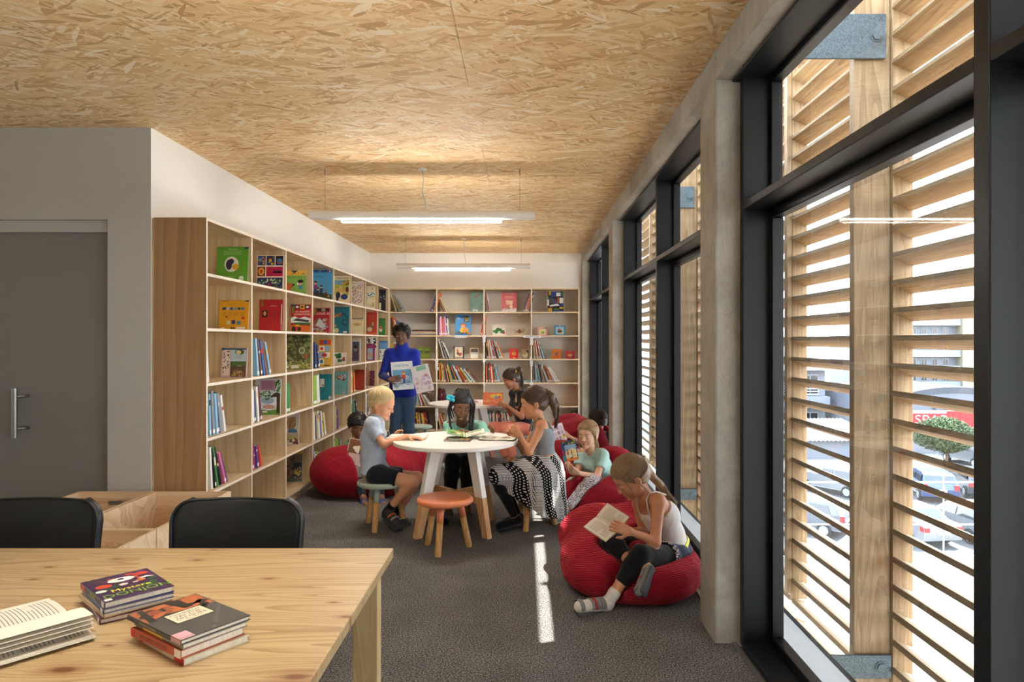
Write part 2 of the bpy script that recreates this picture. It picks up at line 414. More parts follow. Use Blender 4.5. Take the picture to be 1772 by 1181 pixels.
h.tube([(hx, hy, 0.815), (hx, hy, 1.14)], 0.0165, 20)
for z in (0.875, 1.085): h.tube([(hx, hy, z), (hx+0.035, hy+0.04, z), (hx+0.04, hy+0.07, z)], 0.010, 12)
mk('door_handle', h, M_STEEL, dr, smooth=False)['label'] = 'brushed steel bar handle'
# concrete frame
cols = [(-4.2, -3.9), (-0.5, -0.22), (3.27, 3.55), (7.07, 7.35), (10.72, 11.0)]
for i, (a, b) in enumerate(cols):
    struct('concrete_column', MB().box(0.917, 1.23, a, b, -0.02, CEIL), M_CONC, bevel=0.012)
struct('concrete_beam', MB().box(0.92, 1.23, Y0-0.2, YB+0.2, 2.70, CEIL+0.02), M_CONC, bevel=0.006)
st('trim_2', M_ALU, (0.998, 1.022, Y0, YB, -0.01, 0.006))
sill = struct('window_sill', MB().box(1.21, 1.43, Y0, 11.2, -0.12, -0.04), plain('#d8d6cf', 0.6), bevel=0.004)
mk('drip_edge', MB().box(1.43, 1.45, Y0, 11.2, -0.14, -0.035), M_FRAME, sill)

# windows, one per bay, each of two tall lights and two top lights
def window(n, y0, y1):
    w = D.objects.new('window_%d' % n, None); C.objects.link(w); w['kind'] = 'structure'
    ym = (y0+y1)/2+0.02
    xi, xo = 1.036, 1.172
    for a, b in ((y0+0.002, y0+0.05), (ym-0.028, ym+0.028), (y1-0.05, y1-0.002)):
        mk('mullion' if a > y0+0.01 and b < y1-0.01 else 'jamb', MB().box(xi, xo, a, b, 0.0, 2.70), M_FRAME, w, bevel=0.003)
    mk('head', MB().box(1.0, xo, y0+0.002, y1-0.002, 2.688, 2.7), M_FRAME, w, bevel=0.003)
    for a, b in ((y0+0.05, ym-0.028), (ym+0.028, y1-0.05)):
        mk('transom', MB().box(xi, xo, a, b, 2.070, 2.106), M_FRAME, w, bevel=0.003)
        mk('sill_track', MB().box(xi, xo, a, b, -0.005, 0.022), M_FRAME, w, bevel=0.003)
        for z0, z1, nm in ((0.022, 2.070, 'sash'), (2.106, 2.695, 'top_sash')):
            m = MB(); t = 0.045 if nm == 'sash' else 0.032; X0, X1 = xo-0.014, 1.212
            m.box(X0, X1, a, b, z0, z0+t); m.box(X0, X1, a, b, z1-t, z1); m.box(X0, X1, a, a+t, z0+t, z1-t); m.box(X0, X1, b-t, b, z0+t, z1-t)
            s = mk(nm, m, M_GASK, w, bevel=0.004)
            m = MB(); m.add([(1.196, a+t, z0+t), (1.196, b-t, z0+t), (1.196, b-t, z1-t), (1.196, a+t, z1-t)], [(0, 1, 2, 3)])
            mk('glass_pane', m, M_GLASS, s)
            if nm == 'top_sash':
                for yy in (a+0.10, b-0.10):
                    l = MB(); l.box(xo-0.045, xo-0.012, yy-0.05, yy+0.05, 2.107, 2.115); l.bar((xo-0.03, yy-0.045, 2.117), (xo-0.08, yy+0.05, 2.136), 0.012, 0.006)
                    mk('window_latch', l, M_GASK, s)
bays = [(cols[i][1], cols[i+1][0]) for i in range(len(cols)-1)]
for i, (a, b) in enumerate(bays): window(i+1, a, b)

# ================================================================ the timber screen outside
ZS0, ZS1 = -0.62, 3.95; PIT = 0.1362
proto = None
names = ['timber louvre screen outside the windows behind the camera end', 'pale larch louvre screen outside the big near window', 'pale larch louvre screen outside the window between the concrete columns', 'larch louvre screen outside the farthest window by the back bookcase']
posts = [-4.16, -0.39, 3.38, 7.15, 10.92]
for i in range(4):
    a, b = posts[i], posts[i+1]; th = thing('louvre_screen', names[i], 'screen', (1.86, a, 0), 'timber louvre screens')
    mk('post', MB().box(1.637, 1.815, a, a+0.05, -1.1, 3.98), M_LARCH_Z, th, bevel=0.003)
    mk('post', MB().box(1.70, 1.815, a+0.052, a+0.10, -1.1, 3.98), M_LARCH_Z, th, bevel=0.003)
    if i == 3: mk('post', MB().box(1.637, 1.815, b, b+0.05, -1.1, 3.98), M_LARCH_Z, th, bevel=0.003)
    n = 3; L = (b-a)/n
    for j in range(n):
        yb = a+j*L
        mk('batten', MB().box(1.818, 1.918, yb-0.02, yb+0.025, ZS0+(0 if j == 0 else 0.32), 3.97), M_LARCH_Z, th, bevel=0.002)
        if j: mk('batten', MB().box(1.782, 1.816, yb-0.02, yb+0.03, ZS0+0.36, 3.97), M_LARCH_Z, th, bevel=0.002)
        z = ZS0+0.02
        while z < ZS1:
            if proto is None:
                m = MB(); m.box(-0.056, 0.056, 0.0252, L-0.0202, -0.0135, 0.0135, faces={4: 1})
                proto = mk('slat', m, [M_LARCH_Y, M_LARCH_W], th, world=False); o = proto
            else: o = rep(proto, parent=th)
            o.location = (1.868-1.86, yb-a, z); o.rotation_euler = (0, math.radians(22), 0)
            z += PIT
def bracket(y, z0, z1, x0, x1, label):
    t = thing('steel_bracket', label, 'bracket', (x0, y, z0), 'steel brackets holding the screen posts')
    mk('plate', MB().box(x0, x1, y-0.022, y-0.008, z0, z1), M_BR, t, bevel=0.002)
    mk('bolt', MB().tube([(x1-0.05, y-0.034, (z0+z1)/2), (x1-0.05, y-0.02, (z0+z1)/2)], 0.022, 6), M_BR, t)
    mk('bolt', MB().tube([(x1-0.05, y-0.026, (z0+z1)/2), (x1-0.05, y-0.021, (z0+z1)/2)], 0.03, 16), M_BR, t)
def galv():
    a = N('galvanised_steel'); n = a.noise(a.coords(), 160, 3); a.col(a.ramp(n, [(0.35, '#434c50'), (0.65, '#5f696c')])); return a.done(0.5, 0.5, 0.4)
M_BR = galv()
for i, y in enumerate(posts[1:4]):
    w = ['near the camera', 'at the near window', 'at the middle window'][i]
    bracket(y, -0.215, -0.10, 1.235, 1.81, 'grey steel bracket holding the foot of the timber post '+w)
    bracket(y, 2.84, 3.06, 1.235, 1.785, 'grey steel plate fixed high on the timber post '+w)

# ================================================================ pendant lights
M_WHITE = plain('#e9e9e7', 0.35, 0, 0.4, 0.02); M_CABLE = plain('#cfcfca', 0.5)
def emit(name, c, s):
    a = N(name); a.b.inputs['Emission Color'].default_value = lin(c); a.b.inputs['Emission Strength'].default_value = s; a.b.inputs['Base Color'].default_value = (1, 1, 1, 1); return a.m
M_TUBE = emit('fluorescent_tube', '#fffaf2', 55.0)
def pendant(y, label, x0=-1.724, x1=0.089):
    t = thing('pendant_light', label, 'lamp', ((x0+x1)/2, y, 2.45), 'linear pendant lights')
    m = MB(); r = 0.045; zc = 2.455
    prof = [(math.cos(a)*r, math.sin(a)*r) for a in [PI*(i/18) for i in range(-3, 22)]]
    R = Matrix(((0, 1, 0, 0), (1, 0, 0, y), (0, 0, 1, zc), (0, 0, 0, 1)))
    m.prism(prof, x0, x1, R); mk('housing', m, M_WHITE, t)
    e0, e1 = -1.466, -0.178
    m = MB(); m.box(e0, e1, y-0.034, y+0.034, zc-0.0395, zc-0.034); mk('tube', m, M_TUBE, t)
    m = MB(); n = 64
    for i in range(n+1):
        x = e0+(e1-e0)*i/n; m.box(x-0.002, x+0.002, y-0.036, y+0.036, zc-0.052, zc-0.0365)
    for s in (-1, 1): m.box(e0, e1, y+s*0.037-0.001, y+s*0.037+0.001, zc-0.049, zc-0.0365)
    mk('louvre', m, M_WHITE, t)['kind'] = 'stuff'
    for x in (x0+0.12, x1-0.12):
        mk('suspension_wire', MB().tube([(x, y, zc+0.04), (x, y, CEIL-0.03)], 0.0012, 5), M_STEEL, t)
        mk('wire_grip', MB().tube([(x, y, CEIL-0.05), (x, y, CEIL)], 0.004, 8), M_STEEL, t)
    xc = (x0+x1)/2-0.0
    mk('cable', MB().tube([(xc+0.03, y, zc+0.04), (xc+0.028, y, zc+0.1), (xc+0.0, y, zc+0.2), (xc+0.01, y, zc+0.3), (xc, y, CEIL-0.004)], 0.004, 8), M_CABLE, t, smooth=True)
    mk('ceiling_rose', MB().lathe([(0.036, -0.006), (0.034, -0.012), (0.01, -0.014)][::-1] + [(0.036, 0)], 20, 0, (xc, y, CEIL)), M_WHITE, t)
pendant(5.51, 'white tube pendant light hanging nearest, above the round table')
pendant(9.27, 'white tube pendant light hanging farther off, by the back wall')
pendant(1.75, 'white tube pendant light overhead out of the frame')
pendant(-1.9, 'added white tube pendant light, unseen behind the camera')  # extra unseen pendant, added to brighten the room
# ================================================================ street, cars and buildings below
GZ = -7.0
def asphalt():
    a = N('asphalt'); n = a.noise(a.coords(), 1.2, 5); n2 = a.noise(a.coords(), 30, 3)
    a.col(a.mix(n2, a.mix(n, '#7d7c79', '#8c8b88'), '#777673')); return a.done(0.9, 0, 0.2)
M_ASPH = asphalt(); M_KERB = plain('#dcdad4', 0.8); M_LOT = plain('#4b4b4c', 0.9, var=0.1, scale=3)
struct('street_ground', MB().box(-30, 200, -60, 260, GZ-0.4, GZ), M_ASPH)
lot = struct('parking_lot', MB().box(9, 60, 26.8, 45, GZ, GZ+0.03), M_LOT)
for y in (26.2, 33.0): mk('kerb', MB().box(8, 70, y, y+0.3, GZ, GZ+0.16), M_KERB, lot, bevel=0.03)
M_OFFW = plain('#8d8d8c', 0.6); M_CGL = plain('#20262c', 0.08, 0, 0.8); M_TYRE = plain('#1a1a1b', 0.8); M_HUB = plain('#a8abad', 0.3, 0.8); M_RED = plain('#b01a1c', 0.3); M_LAMP = plain('#e6e8ea', 0.15)
def car(x, y, rz, col, label, sedan=False):
    t = thing('car', label, 'car', (x, y, GZ+0.03), 'cars in the parking lot'); t.rotation_euler = (0, 0, rz)
    pm = N('car_paint'); pm.col(col); pm.b.inputs['Coat Weight'].default_value = 0.8; pm = pm.done(0.3, 0.1, 0.5)
    if sedan: prof = [(-2.15, .35), (-2.2, .75), (-2.1, .98), (-1.45, 1.02), (-0.95, 1.38), (0.3, 1.42), (1.0, 1.0), (1.9, .85), (2.15, .6), (2.15, .3)]
    else: prof = [(-1.95, .35), (-2.0, .75), (-1.9, 1.0), (-1.6, 1.42), (-1.2, 1.5), (0.2, 1.48), (0.95, 1.02), (1.75, .86), (1.95, .6), (1.95, .3)]
    bm = bmesh.new(); n = len(prof); rings = []
    for yy, sc, dz in ((-0.82, 0.94, 0), (-0.86, 1, 0), (0.86, 1, 0), (0.82, 0.94, 0)):
        rg = []
        for px, pz in prof:
            up = max(0, pz-0.95); rg.append(bm.verts.new((px*(0.985 if abs(yy) < 0.85 else 1)*1, yy*(1-0.33*up), pz)))
        rings.append(rg)
    for a, b in zip(rings, rings[1:]):
        for i in range(n): bm.faces.new((a[i], a[(i+1) % n], b[(i+1) % n], b[i]))
    bm.faces.new(rings[0]); bm.faces.new(rings[-1][::-1]); bmesh.ops.recalc_face_normals(bm, faces=bm.faces)
    me = D.meshes.new('body'); bm.to_mesh(me); bm.free(); me.materials.append(pm); o = D.objects.new('body', me); C.objects.link(o); o.parent = t
    bv = o.modifiers.new('b', 'BEVEL'); bv.width = 0.05; bv.segments = 2
    for s in (-1, 1):                                   # side glass, two panes
        r = 0.86*(1-0.33*0.1)+0.004; r2 = 0.86*(1-0.33*0.46)+0.004
        xs = ([-1.3, -0.35], [-0.28, 0.62]) if sedan else ([-1.5, -0.5], [-0.42, 0.55])
        for k, (p, q) in enumerate(xs):
            tp0 = p+(0.35 if sedan and k == 0 else 0.12 if k == 0 else 0); tq = q-(0.36 if k else 0)
            m = MB(); m.add([(p, s*r, 1.03), (q, s*r, 1.03), (tq, s*r2, 1.37), (tp0, s*r2, 1.37)], [(0, 1, 2, 3)]); mk('side_window', m, M_CGL, t, world=False)
    i0 = 3 if sedan else 2
    a, b = prof[i0], prof[i0+1]; f = lambda u, yy: (a[0]+(b[0]-a[0])*u-0.012, yy*(1-0.33*max(0, a[1]+(b[1]-a[1])*u-0.95)), a[1]+(b[1]-a[1])*u+0.012)
    mk('rear_window', MB().add([f(.12, -.72), f(.12, .72), f(.9, .72), f(.9, -.72)], [(0, 1, 2, 3)]), M_CGL, t, world=False)
    a, b = prof[6], prof[5]; f2 = lambda u, yy: (a[0]+(b[0]-a[0])*u+0.012, yy*(1-0.33*max(0, a[1]+(b[1]-a[1])*u-0.95)), a[1]+(b[1]-a[1])*u+0.012)
    mk('windscreen', MB().add([f2(.08, -.74), f2(.08, .74), f2(.92, .74), f2(.92, -.74)], [(0, 1, 2, 3)]), M_CGL, t, world=False)
    for wx in (-1.25, 1.25):
        for s in (-1, 1):
            w = mk('wheel', MB().tube([(wx, s*0.68, 0.31), (wx, s*0.885, 0.31)], 0.31, 20), M_TYRE, t, world=False)
            mk('hubcap', MB().tube([(wx, s*0.88, 0.31), (wx, s*0.9, 0.31)], 0.2, 10), M_HUB, w, world=False)
    for s in (-1, 1):
        mk('tail_light', MB().box(-2.23 if sedan else -2.03, -1.9, s*0.72-0.1, s*0.72+0.1, 0.72, 1.0 if not sedan else 0.9), M_RED, t, world=False)
        mk('headlight', MB().box(1.8, 2.13 if sedan else 1.95, s*0.64-0.14, s*0.64+0.14, 0.62, 0.76), M_LAMP, t, world=False)
    mk('number_plate', MB().box(-2.24 if sedan else -2.02, -2.0, -0.26, 0.26, 0.62, 0.74), M_LAMP, t, world=False)
car(17.3, 38.0, 2.15, '#6c6e70', 'white hatchback parked farthest left in the back row of cars')
car(22.0, 37.0, 1.3, '#16305c', 'blue hatchback parked in the back row, seen from behind')
car(24.9, 37.6, 1.25, '#1d242c', 'dark slate car parked right of the blue hatchback')
car(12.4, 30.6, 2.45, '#4a4f57', 'silver blue hatchback parked in the front row behind the fence')
car(16.6, 29.6, 1.7, '#6a6c6f', 'white sedan parked in the middle of the front row', True)
car(19.2, 29.6, 1.65, '#63676b', 'white hatchback parked at the right end of the front row')
car(12.2, 38.6, 2.6, '#5a5c5f', 'light grey car cut off at the left in the back row')
car(30.5, 46.5, 1.7, '#5a5c5f', 'pale car parked under the tree')
# mesh fence
fe = thing('wire_fence', 'tall wire mesh fence with white rails along the parking lot', 'fence', (9, 26.0, GZ))
for z in (-3.94, -5.55): mk('rail', MB().box(9, 32, 25.99, 26.02, z-0.025, z+0.025), M_WHITE, fe)
for x in (10.0, 13.0, 16.0, 19.0, 22.0, 25.0, 28.0, 31.0): mk('fence_post', MB().tube([(x, 26, GZ), (x, 26, -3.7)], 0.035, 8), M_STEEL, fe)
m = MB(); zz0, zz1 = GZ, -3.94; w = 0.10
k = 9.0-(zz1-zz0)
while k < 32:
    for s in (1, -1):
        xa, xb = (k, k+(zz1-zz0)) if s > 0 else (k+(zz1-zz0), k)
        m.add([(xa-0.0025, 26, zz0), (xa+0.0025, 26, zz0), (xb+0.0025, 26, zz1), (xb-0.0025, 26, zz1)], [(0, 1, 2, 3)])
    k += w
mk('wire_mesh', m, M_STEEL, fe)['kind'] = 'stuff'
# houses
M_HW = plain('#6d7076', 0.8); M_TILE = wood('roof_tiles', ('#6f7074', '#5d5e62', '#48494d'), 'X', 0.5, 0.8); M_WIN = plain('#11161b', 0.15, 0, 0.6); M_CREAM = plain('#787463', 0.8)
def win(par, x0, x1, y, z0, z1, shutter=False):
    w = mk('window_frame', MB().box(x0-0.08, x1+0.08, y-0.05, y+0.02, z0-0.08, z1+0.08), M_OFFW, par)
    mk('pane', MB().box(x0, (x0+x1)/2-0.04, y-0.07, y-0.04, z0, z1), M_WIN, w); mk('pane', MB().box((x0+x1)/2+0.04, x1, y-0.07, y-0.04, z0, z1), M_WIN, w)
    if shutter:
        m = MB(); z = z0
        while z < z0+(z1-z0)*0.62: m.box(x0-0.1, x1+0.1, y-0.16, y-0.12, z, z+0.12); z += 0.24
        mk('shutter', m, M_OFFW, w)
hs = thing('house', 'white two storey house with a pale tiled roof and slatted shutters', 'building', (20, 60, GZ))
mk('wall', MB().box(14, 26.5, 60, 70, GZ, -1.0), M_HW, hs)
mk('wall', MB().box(14, 26.5, 59.0, 60, -4.35, -3.4), M_HW, hs)
m = MB(); m.add([(13, 58.8, -1.1), (27.5, 58.8, -1.1), (27.5, 71, -1.1), (13, 71, -1.1), (18, 65, 1.9), (23, 65, 1.9)], [(0, 1, 5, 4), (1, 2, 5), (2, 3, 4, 5), (3, 0, 4), (3, 2, 1, 0)])
mk('roof', m, M_TILE, hs)
for z in (-3.3, -6.6):
    for x in (15.5, 18.6, 21.8, 24.5): win(hs, x, x+1.3, 59.95, z, z+1.7, x > 20 and x < 27)
gs = thing('garage', 'low shed with a corrugated pale roof in front of the white house', 'building', (20, 50, GZ))
mk('wall', MB().box(17, 25.5, 49, 55, GZ, -5.6), M_HW, gs)
m = MB(); x = 16.6
while x < 25.8: m.add([(x, 48.4, -5.7), (x+0.15, 48.4, -5.62), (x+0.3, 48.4, -5.7), (x, 55.5, -4.9), (x+0.15, 55.5, -4.82), (x+0.3, 55.5, -4.9)], [(0, 1, 4, 3), (1, 2, 5, 4)]); x += 0.3
mk('roof', m, M_TILE, gs)
tw = thing('apartment_block', 'tall white apartment block with rows of open galleries, far off', 'building', (75, 120, GZ))
mk('wall', MB().box(60, 76.6, 121, 134, GZ, 6.0), M_HW, tw); mk('stair_tower', MB().box(76.6, 92, 119, 134, GZ, 8.8), M_CREAM, tw); mk('stair_tower', MB().box(72, 77, 120.5, 134, 6.0, 8.0), M_HW, tw)
for fl in range(5):
    z = -6.6+fl*2.75
    mk('gallery', MB().box(60, 76.5, 119.4, 121, z-0.25, z), M_OFFW, tw); mk('gallery', MB().box(60, 76.5, 119.4, 119.5, z, z+0.9), M_HW, tw)
    x = 61
    while x < 76: win(tw, x, x+0.9, 120.95, z+1.0, z+2.1); x += 1.9
sp = thing('supermarket', 'grey arched supermarket front with a red sign band', 'building', (32, 50, GZ))
mk('wall', MB().box(27.2, 40, 51, 62, GZ, -4.3), plain('#66676b', 0.8), sp)
arch = [(27.2+12.8*i/24, -4.3+2.3*math.sin(PI*(0.18+0.82*i/24))**0.8) for i in range(25)]
mk('gable', MB().prism([(27.2, -4.3)]+arch+[(40, -4.3)], 50.9, 62), plain('#595b63', 0.7), sp)
m = MB()
for (xa, za), (xb, zb) in zip(arch, arch[1:]): m.add([(xa, 50.85, za-0.45), (xb, 50.85, zb-0.45), (xb, 50.85, zb), (xa, 50.85, za)], [(0, 1, 2, 3)])
mk('arch_band', m, plain('#3a3c42', 0.7), sp)
mk('sign_band', MB().box(28.6, 40, 50.6, 50.85, -5.05, -3.72), M_OFFW, sp); mk('sign_band', MB().box(28.75, 39.9, 50.5, 50.6, -4.95, -3.95), M_RED, sp); mk('sign_band', MB().box(31.4, 39.9, 50.49, 50.59, -3.95, -3.78), M_RED, sp)
vs, fs, w = text_mesh('SPAR'); x0 = min(v.x for v in vs); m = MB(); m.add([(28.95+(v.x-x0)*1.15, 50.47, -4.42+v.y*0.95) for v in vs], fs); mk('sign_lettering', m, M_OFFW, sp)
m = MB()
for i in range(24):
    a, b = 2*PI*i/24, 2*PI*(i+1)/24; m.add([(31.0+r*math.cos(t), 50.8, -3.45+r*math.sin(t)) for r, t in ((0.55, a), (0.55, b), (0.36, b), (0.36, a))], [(0, 1, 2, 3)])
mk('sign_ring', m, plain('#2c3138', 0.6), sp)
# trees
def leafmat(c1, c2):
    a = N('foliage'); oi = a.noise(a.coords(), 3, 3); a.col(a.mix(oi, c1, c2)); return a.done(0.7, 0, 0.2)
M_LEAF = leafmat('#2c3a22', '#566344'); M_BARK = plain('#5d4a38', 0.9)
def tree(x, y, h, r, n, label, seed, gz=GZ):
    rr = random.Random(seed); t = thing('tree', label, 'tree', (x, y, gz))
    tk = MB(); tk.tube([(x, y, gz), (x+0.1, y, gz+h*0.3), (x-0.1, y, gz+h*0.55)], [0.12*r/2, 0.09*r/2, 0.05*r/2], 8)
    for i in range(7):
        a = i*0.9; tk.tube([(x, y, gz+h*(0.3+0.03*i)), (x+math.cos(a)*r*0.6, y+math.sin(a)*r*0.6, gz+h*(0.55+0.05*i))], [0.06*r/2, 0.02*r/2], 5)
    mk('trunk', tk, M_BARK, t)
    m = MB()
    for i in range(n):
        while True:
            p = Vector((rr.uniform(-1, 1), rr.uniform(-1, 1), rr.uniform(-1, 1)))
            if 0.35 < p.length < 1: break
        q = Vector((x+p.x*r*(1+0.2*math.sin(5*p.y)), y+p.y*r, gz+h*0.68+p.z*h*0.33)); s = rr.uniform(0.045, 0.10)*r/2
        a = Vector((rr.gauss(0, 1), rr.gauss(0, 1), rr.gauss(0, 1))).normalized(); b = a.cross(Vector((rr.gauss(0, 1), rr.gauss(0, 1), 1))).normalized()
        m.add([q-a*s, q-b*s*0.6, q+a*s, q+b*s*0.6], [(0, 1, 2, 3)])
    mk('crown', m, M_LEAF, t)['kind'] = 'stuff'
tree(27.2, 44.0, 3.5, 1.75, 16000, 'small bushy green tree in front of the supermarket', 4)
tree(15.3, 41.0, 3.6, 1.4, 2500, 'green tree by the left edge of the near window, beyond the cars', 7)
tree(9.2, 25.0, 3.2, 0.9, 900, 'spiky green shrub standing below the near window', 9)
# ================================================================ bookcases
PLY = ('#dcc6a0', '#cab088', '#ab8f66')
M_PLYX = wood('plywood_flat', PLY, 'Y', 0.35, 0.5, bump=0.05); M_PLYZ = wood('plywood_upright', PLY, 'Z', 0.3, 0.5, bump=0.05)
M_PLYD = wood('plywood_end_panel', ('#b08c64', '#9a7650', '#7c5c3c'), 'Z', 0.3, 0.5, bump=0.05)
M_EDGE = wood('plywood_edge', ('#f4ece0', '#eaddca', '#d4c0a4'), 'Y', 2.5, 0.6, bump=0.0)
M_LAM = painted('pale_back_board', '#ece5da', 40, 0.02); M_TAG = plain('#f2f0ee', 0.5); M_INK = plain('#2a2a2e', 0.6)
ZR = [2.255-0.3617*i for i in range(7)]            # tops of the boards, from the highest to the bottom one
T = 0.019
def index_tag(par, txts, x, y, z, w=0.042, h=0.05, axis='Y', size=0.034, name='index_label'):
    m = MB(); n = len(txts)
    for i, t in enumerate(txts):
        zc = z-i*(h+0.012)
        if axis == 'Y':
            m.box(x-w/2, x+w/2, y-0.0015, y, zc-h/2, zc+h/2, 0); vs, fs, _ = text_mesh(t); m.add([(x+v.x*size, y-0.0022, zc+v.y*size) for v in vs], fs, 1)
        else:
            m.box(x, x+0.0015, y-w/2, y+w/2, zc-h/2, zc+h/2, 0); vs, fs, _ = text_mesh(t); m.add([(x+0.0022, y+v.x*size, zc+v.y*size) for v in vs], fs, 1)
    return mk(name, m, [M_TAG, M_INK], par)
LX, LY0, CW = -2.069, 4.452, 0.749
lb = thing('bookcase', 'tall plywood bookcase of square pigeonholes running along the left white wall', 'bookcase', (-2.24, LY0, 0))
for i in range(9):
    y = LY0+CW*i
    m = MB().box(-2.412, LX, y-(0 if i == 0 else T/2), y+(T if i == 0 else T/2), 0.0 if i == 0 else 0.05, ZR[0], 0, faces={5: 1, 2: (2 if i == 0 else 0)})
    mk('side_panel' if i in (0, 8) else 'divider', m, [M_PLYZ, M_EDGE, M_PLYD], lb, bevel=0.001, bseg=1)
for k, z in enumerate(ZR):
    mk('shelf', MB().box(-2.410, LX-0.0008, LY0+0.004, LY0+8*CW-0.004, z-T, z, 0, faces={5: 1}), [M_PLYX, M_EDGE], lb)
mk('back_panel', MB().box(-2.428, -2.410, LY0+0.01, LY0+8*CW, 0.05, ZR[0]-0.002), M_PLYZ, lb)
mk('plinth', MB().box(-2.11, -2.092, LY0+0.02, LY0+8*CW, 0, ZR[6]-T), M_PLYX, lb)
for i, row, tx in ((3, 4, ['A']), (3, 5, ['C', 'D']), (4, 4, ['E']), (4, 3, ['K']), (5, 3, ['M', 'N']), (4, 5, ['P']), (5, 4, ['R', 'S']), (6, 3, ['T']), (6, 4, ['U', 'V'])):
    index_tag(lb, tx, LX+0.0005, LY0+CW*i, ZR[row]-0.045, axis='X', w=0.03, h=0.04, size=0.028)
BX0, BX1, BY, BYB = -2.067, 0.857, 10.455, 10.80
bb = thing('bookcase', 'wide pale bookcase of four bays standing against the back wall', 'bookcase', (-0.6, BY, 0))
BC = (BX1-BX0-T)/4
bcol = [BX0+T/2+BC*i for i in range(5)]
for i, x in enumerate(bcol):
    mk('side_panel' if i in (0, 4) else 'divider', MB().box(x-T/2, x+T/2, BY, BYB, 0, ZR[0], 0, faces={2: 1}), [M_PLYZ, M_EDGE], bb, bevel=0.001, bseg=1)
M_EDGEX = wood('plywood_edge_long', ('#f0dfc4', '#e2cba6', '#c9ab80'), 'X', 2.5, 0.6, bump=0.0)
for z in ZR: mk('shelf', MB().box(BX0+0.002, BX1-0.002, BY+0.0008, BYB, z-T, z, 0, faces={2: 1}), [M_PLYX, M_EDGEX], bb)
mk('back_panel', MB().box(BX0+0.002, BX1-0.002, BYB, BYB+0.015, 0.03, ZR[0]-0.002), M_LAM, bb)
mk('plinth', MB().box(BX0+0.02, BX1-0.02, BY+0.03, BY+0.048, 0, ZR[6]-T), M_PLYX, bb)
for i, row, tx in ((1, 3, ['A', 'B', 'C']), (2, 2, ['B', 'C']), (2, 3, ['C']), (3, 2, ['K', 'L']), (3, 3, ['M', 'N']), (2, 4, ['O']), (3, 4, ['Q']), (1, 5, ['C', 'D', 'E', 'F']), (2, 5, ['I', 'J', 'K'])):
    index_tag(bb, tx, bcol[i], BY, ZR[row]-(0.066 if (i, row) == (3, 2) else 0.02), w=0.045, h=0.048, size=0.04)
index_tag(bb, ['BD ALBUMS'], P(797.5, 583, BY).x, BY, P(797.5, 583, BY).z, w=0.175, h=0.033, size=0.028, name='shelf_sign')
index_tag(bb, ['ALBUMS BEBES'], P(921, 583, BY).x, BY, P(921, 583, BY).z, w=0.27, h=0.035, size=0.032, name='shelf_sign')

# ================================================================ books
PAL = {'red': '#b5232b', 'white': '#ece8e0', 'cream': '#e6d9b2', 'black': '#232326', 'yellow': '#e0b32a', 'orange': '#dd7a2c', 'green': '#3f8a4a', 'blue': '#2f5fa8', 'navy': '#26335f',
       'teal': '#1f7f8a', 'grey': '#8d9198', 'brown': '#7a4e32', 'pink': '#d46f92', 'purple': '#6a4388', 'light blue': '#8fbdd8', 'lime': '#96b83f', 'beige': '#c9ab80', 'dark red': '#7d1d26', 'maroon': '#5d2034', 'silver': '#b9bcc0'}
def bmat(c): return plain(PAL.get(c, c), 0.38, 0, 0.4, 0.04)
M_PAGE = wood('page_edges', ('#e4ddcd', '#d6cdbb', '#c2b8a4'), 'Z', 1.5, 0.9, bump=0.02)
M_LEAFP = plain('#d9d0bd', 0.8)
def book_mesh(w, th, h, spine=True):   # spine at local -y ; thickness +x from 0 ; depth +y ; hard boards with squares
    c = MB(); b = 0.0022 if th > 0.006 else 0.001; q = 0.003
    c.box(0, b, 0, w, 0, h); c.box(th-b, th, 0, w, 0, h); c.box(b, th-b, 0, b, 0, h)
    p = MB(); p.box(b, th-b, b, w-q, q, h-q); return c, p
bookid = {}
def spine_book(M, w, th, h, c, label, group, band=None):
    cm, pm = book_mesh(w, th, h); mats = [bmat(c)]
    bc = band or random.choice(['white', 'cream', 'black', 'yellow', 'red', 'silver'])
    if bc == c: bc = 'white'
    z0 = h*random.uniform(0.5, 0.75)
    if random.random() < 0.4: cm.box(0.0005, th-0.0005, -0.0004, 0.001, z0, z0+h*random.uniform(0.06, 0.2), 1)
    if random.random() < 0.6: cm.box(0.0003, th-0.0003, -0.0006, 0.001, 0.012, 0.038, 2)          # white shelf mark at the foot
    o = mk('picture_book', cm, mats+[bmat(bc), M_TAG]); tag(o, label, 'book', group); o.matrix_world = M
    p = mk('page_block', pm, M_PAGE, o, world=False); return o
ORD = ['first', 'second', 'third', 'fourth', 'fifth', 'sixth', 'seventh', 'eighth', 'ninth', 'tenth', 'eleventh', 'twelfth', 'thirteenth', 'fourteenth', 'fifteenth', 'sixteenth', 'seventeenth', 'eighteenth', 'nineteenth', 'twentieth', '21st', '22nd', '23rd', '24th', '25th', '26th', '27th']
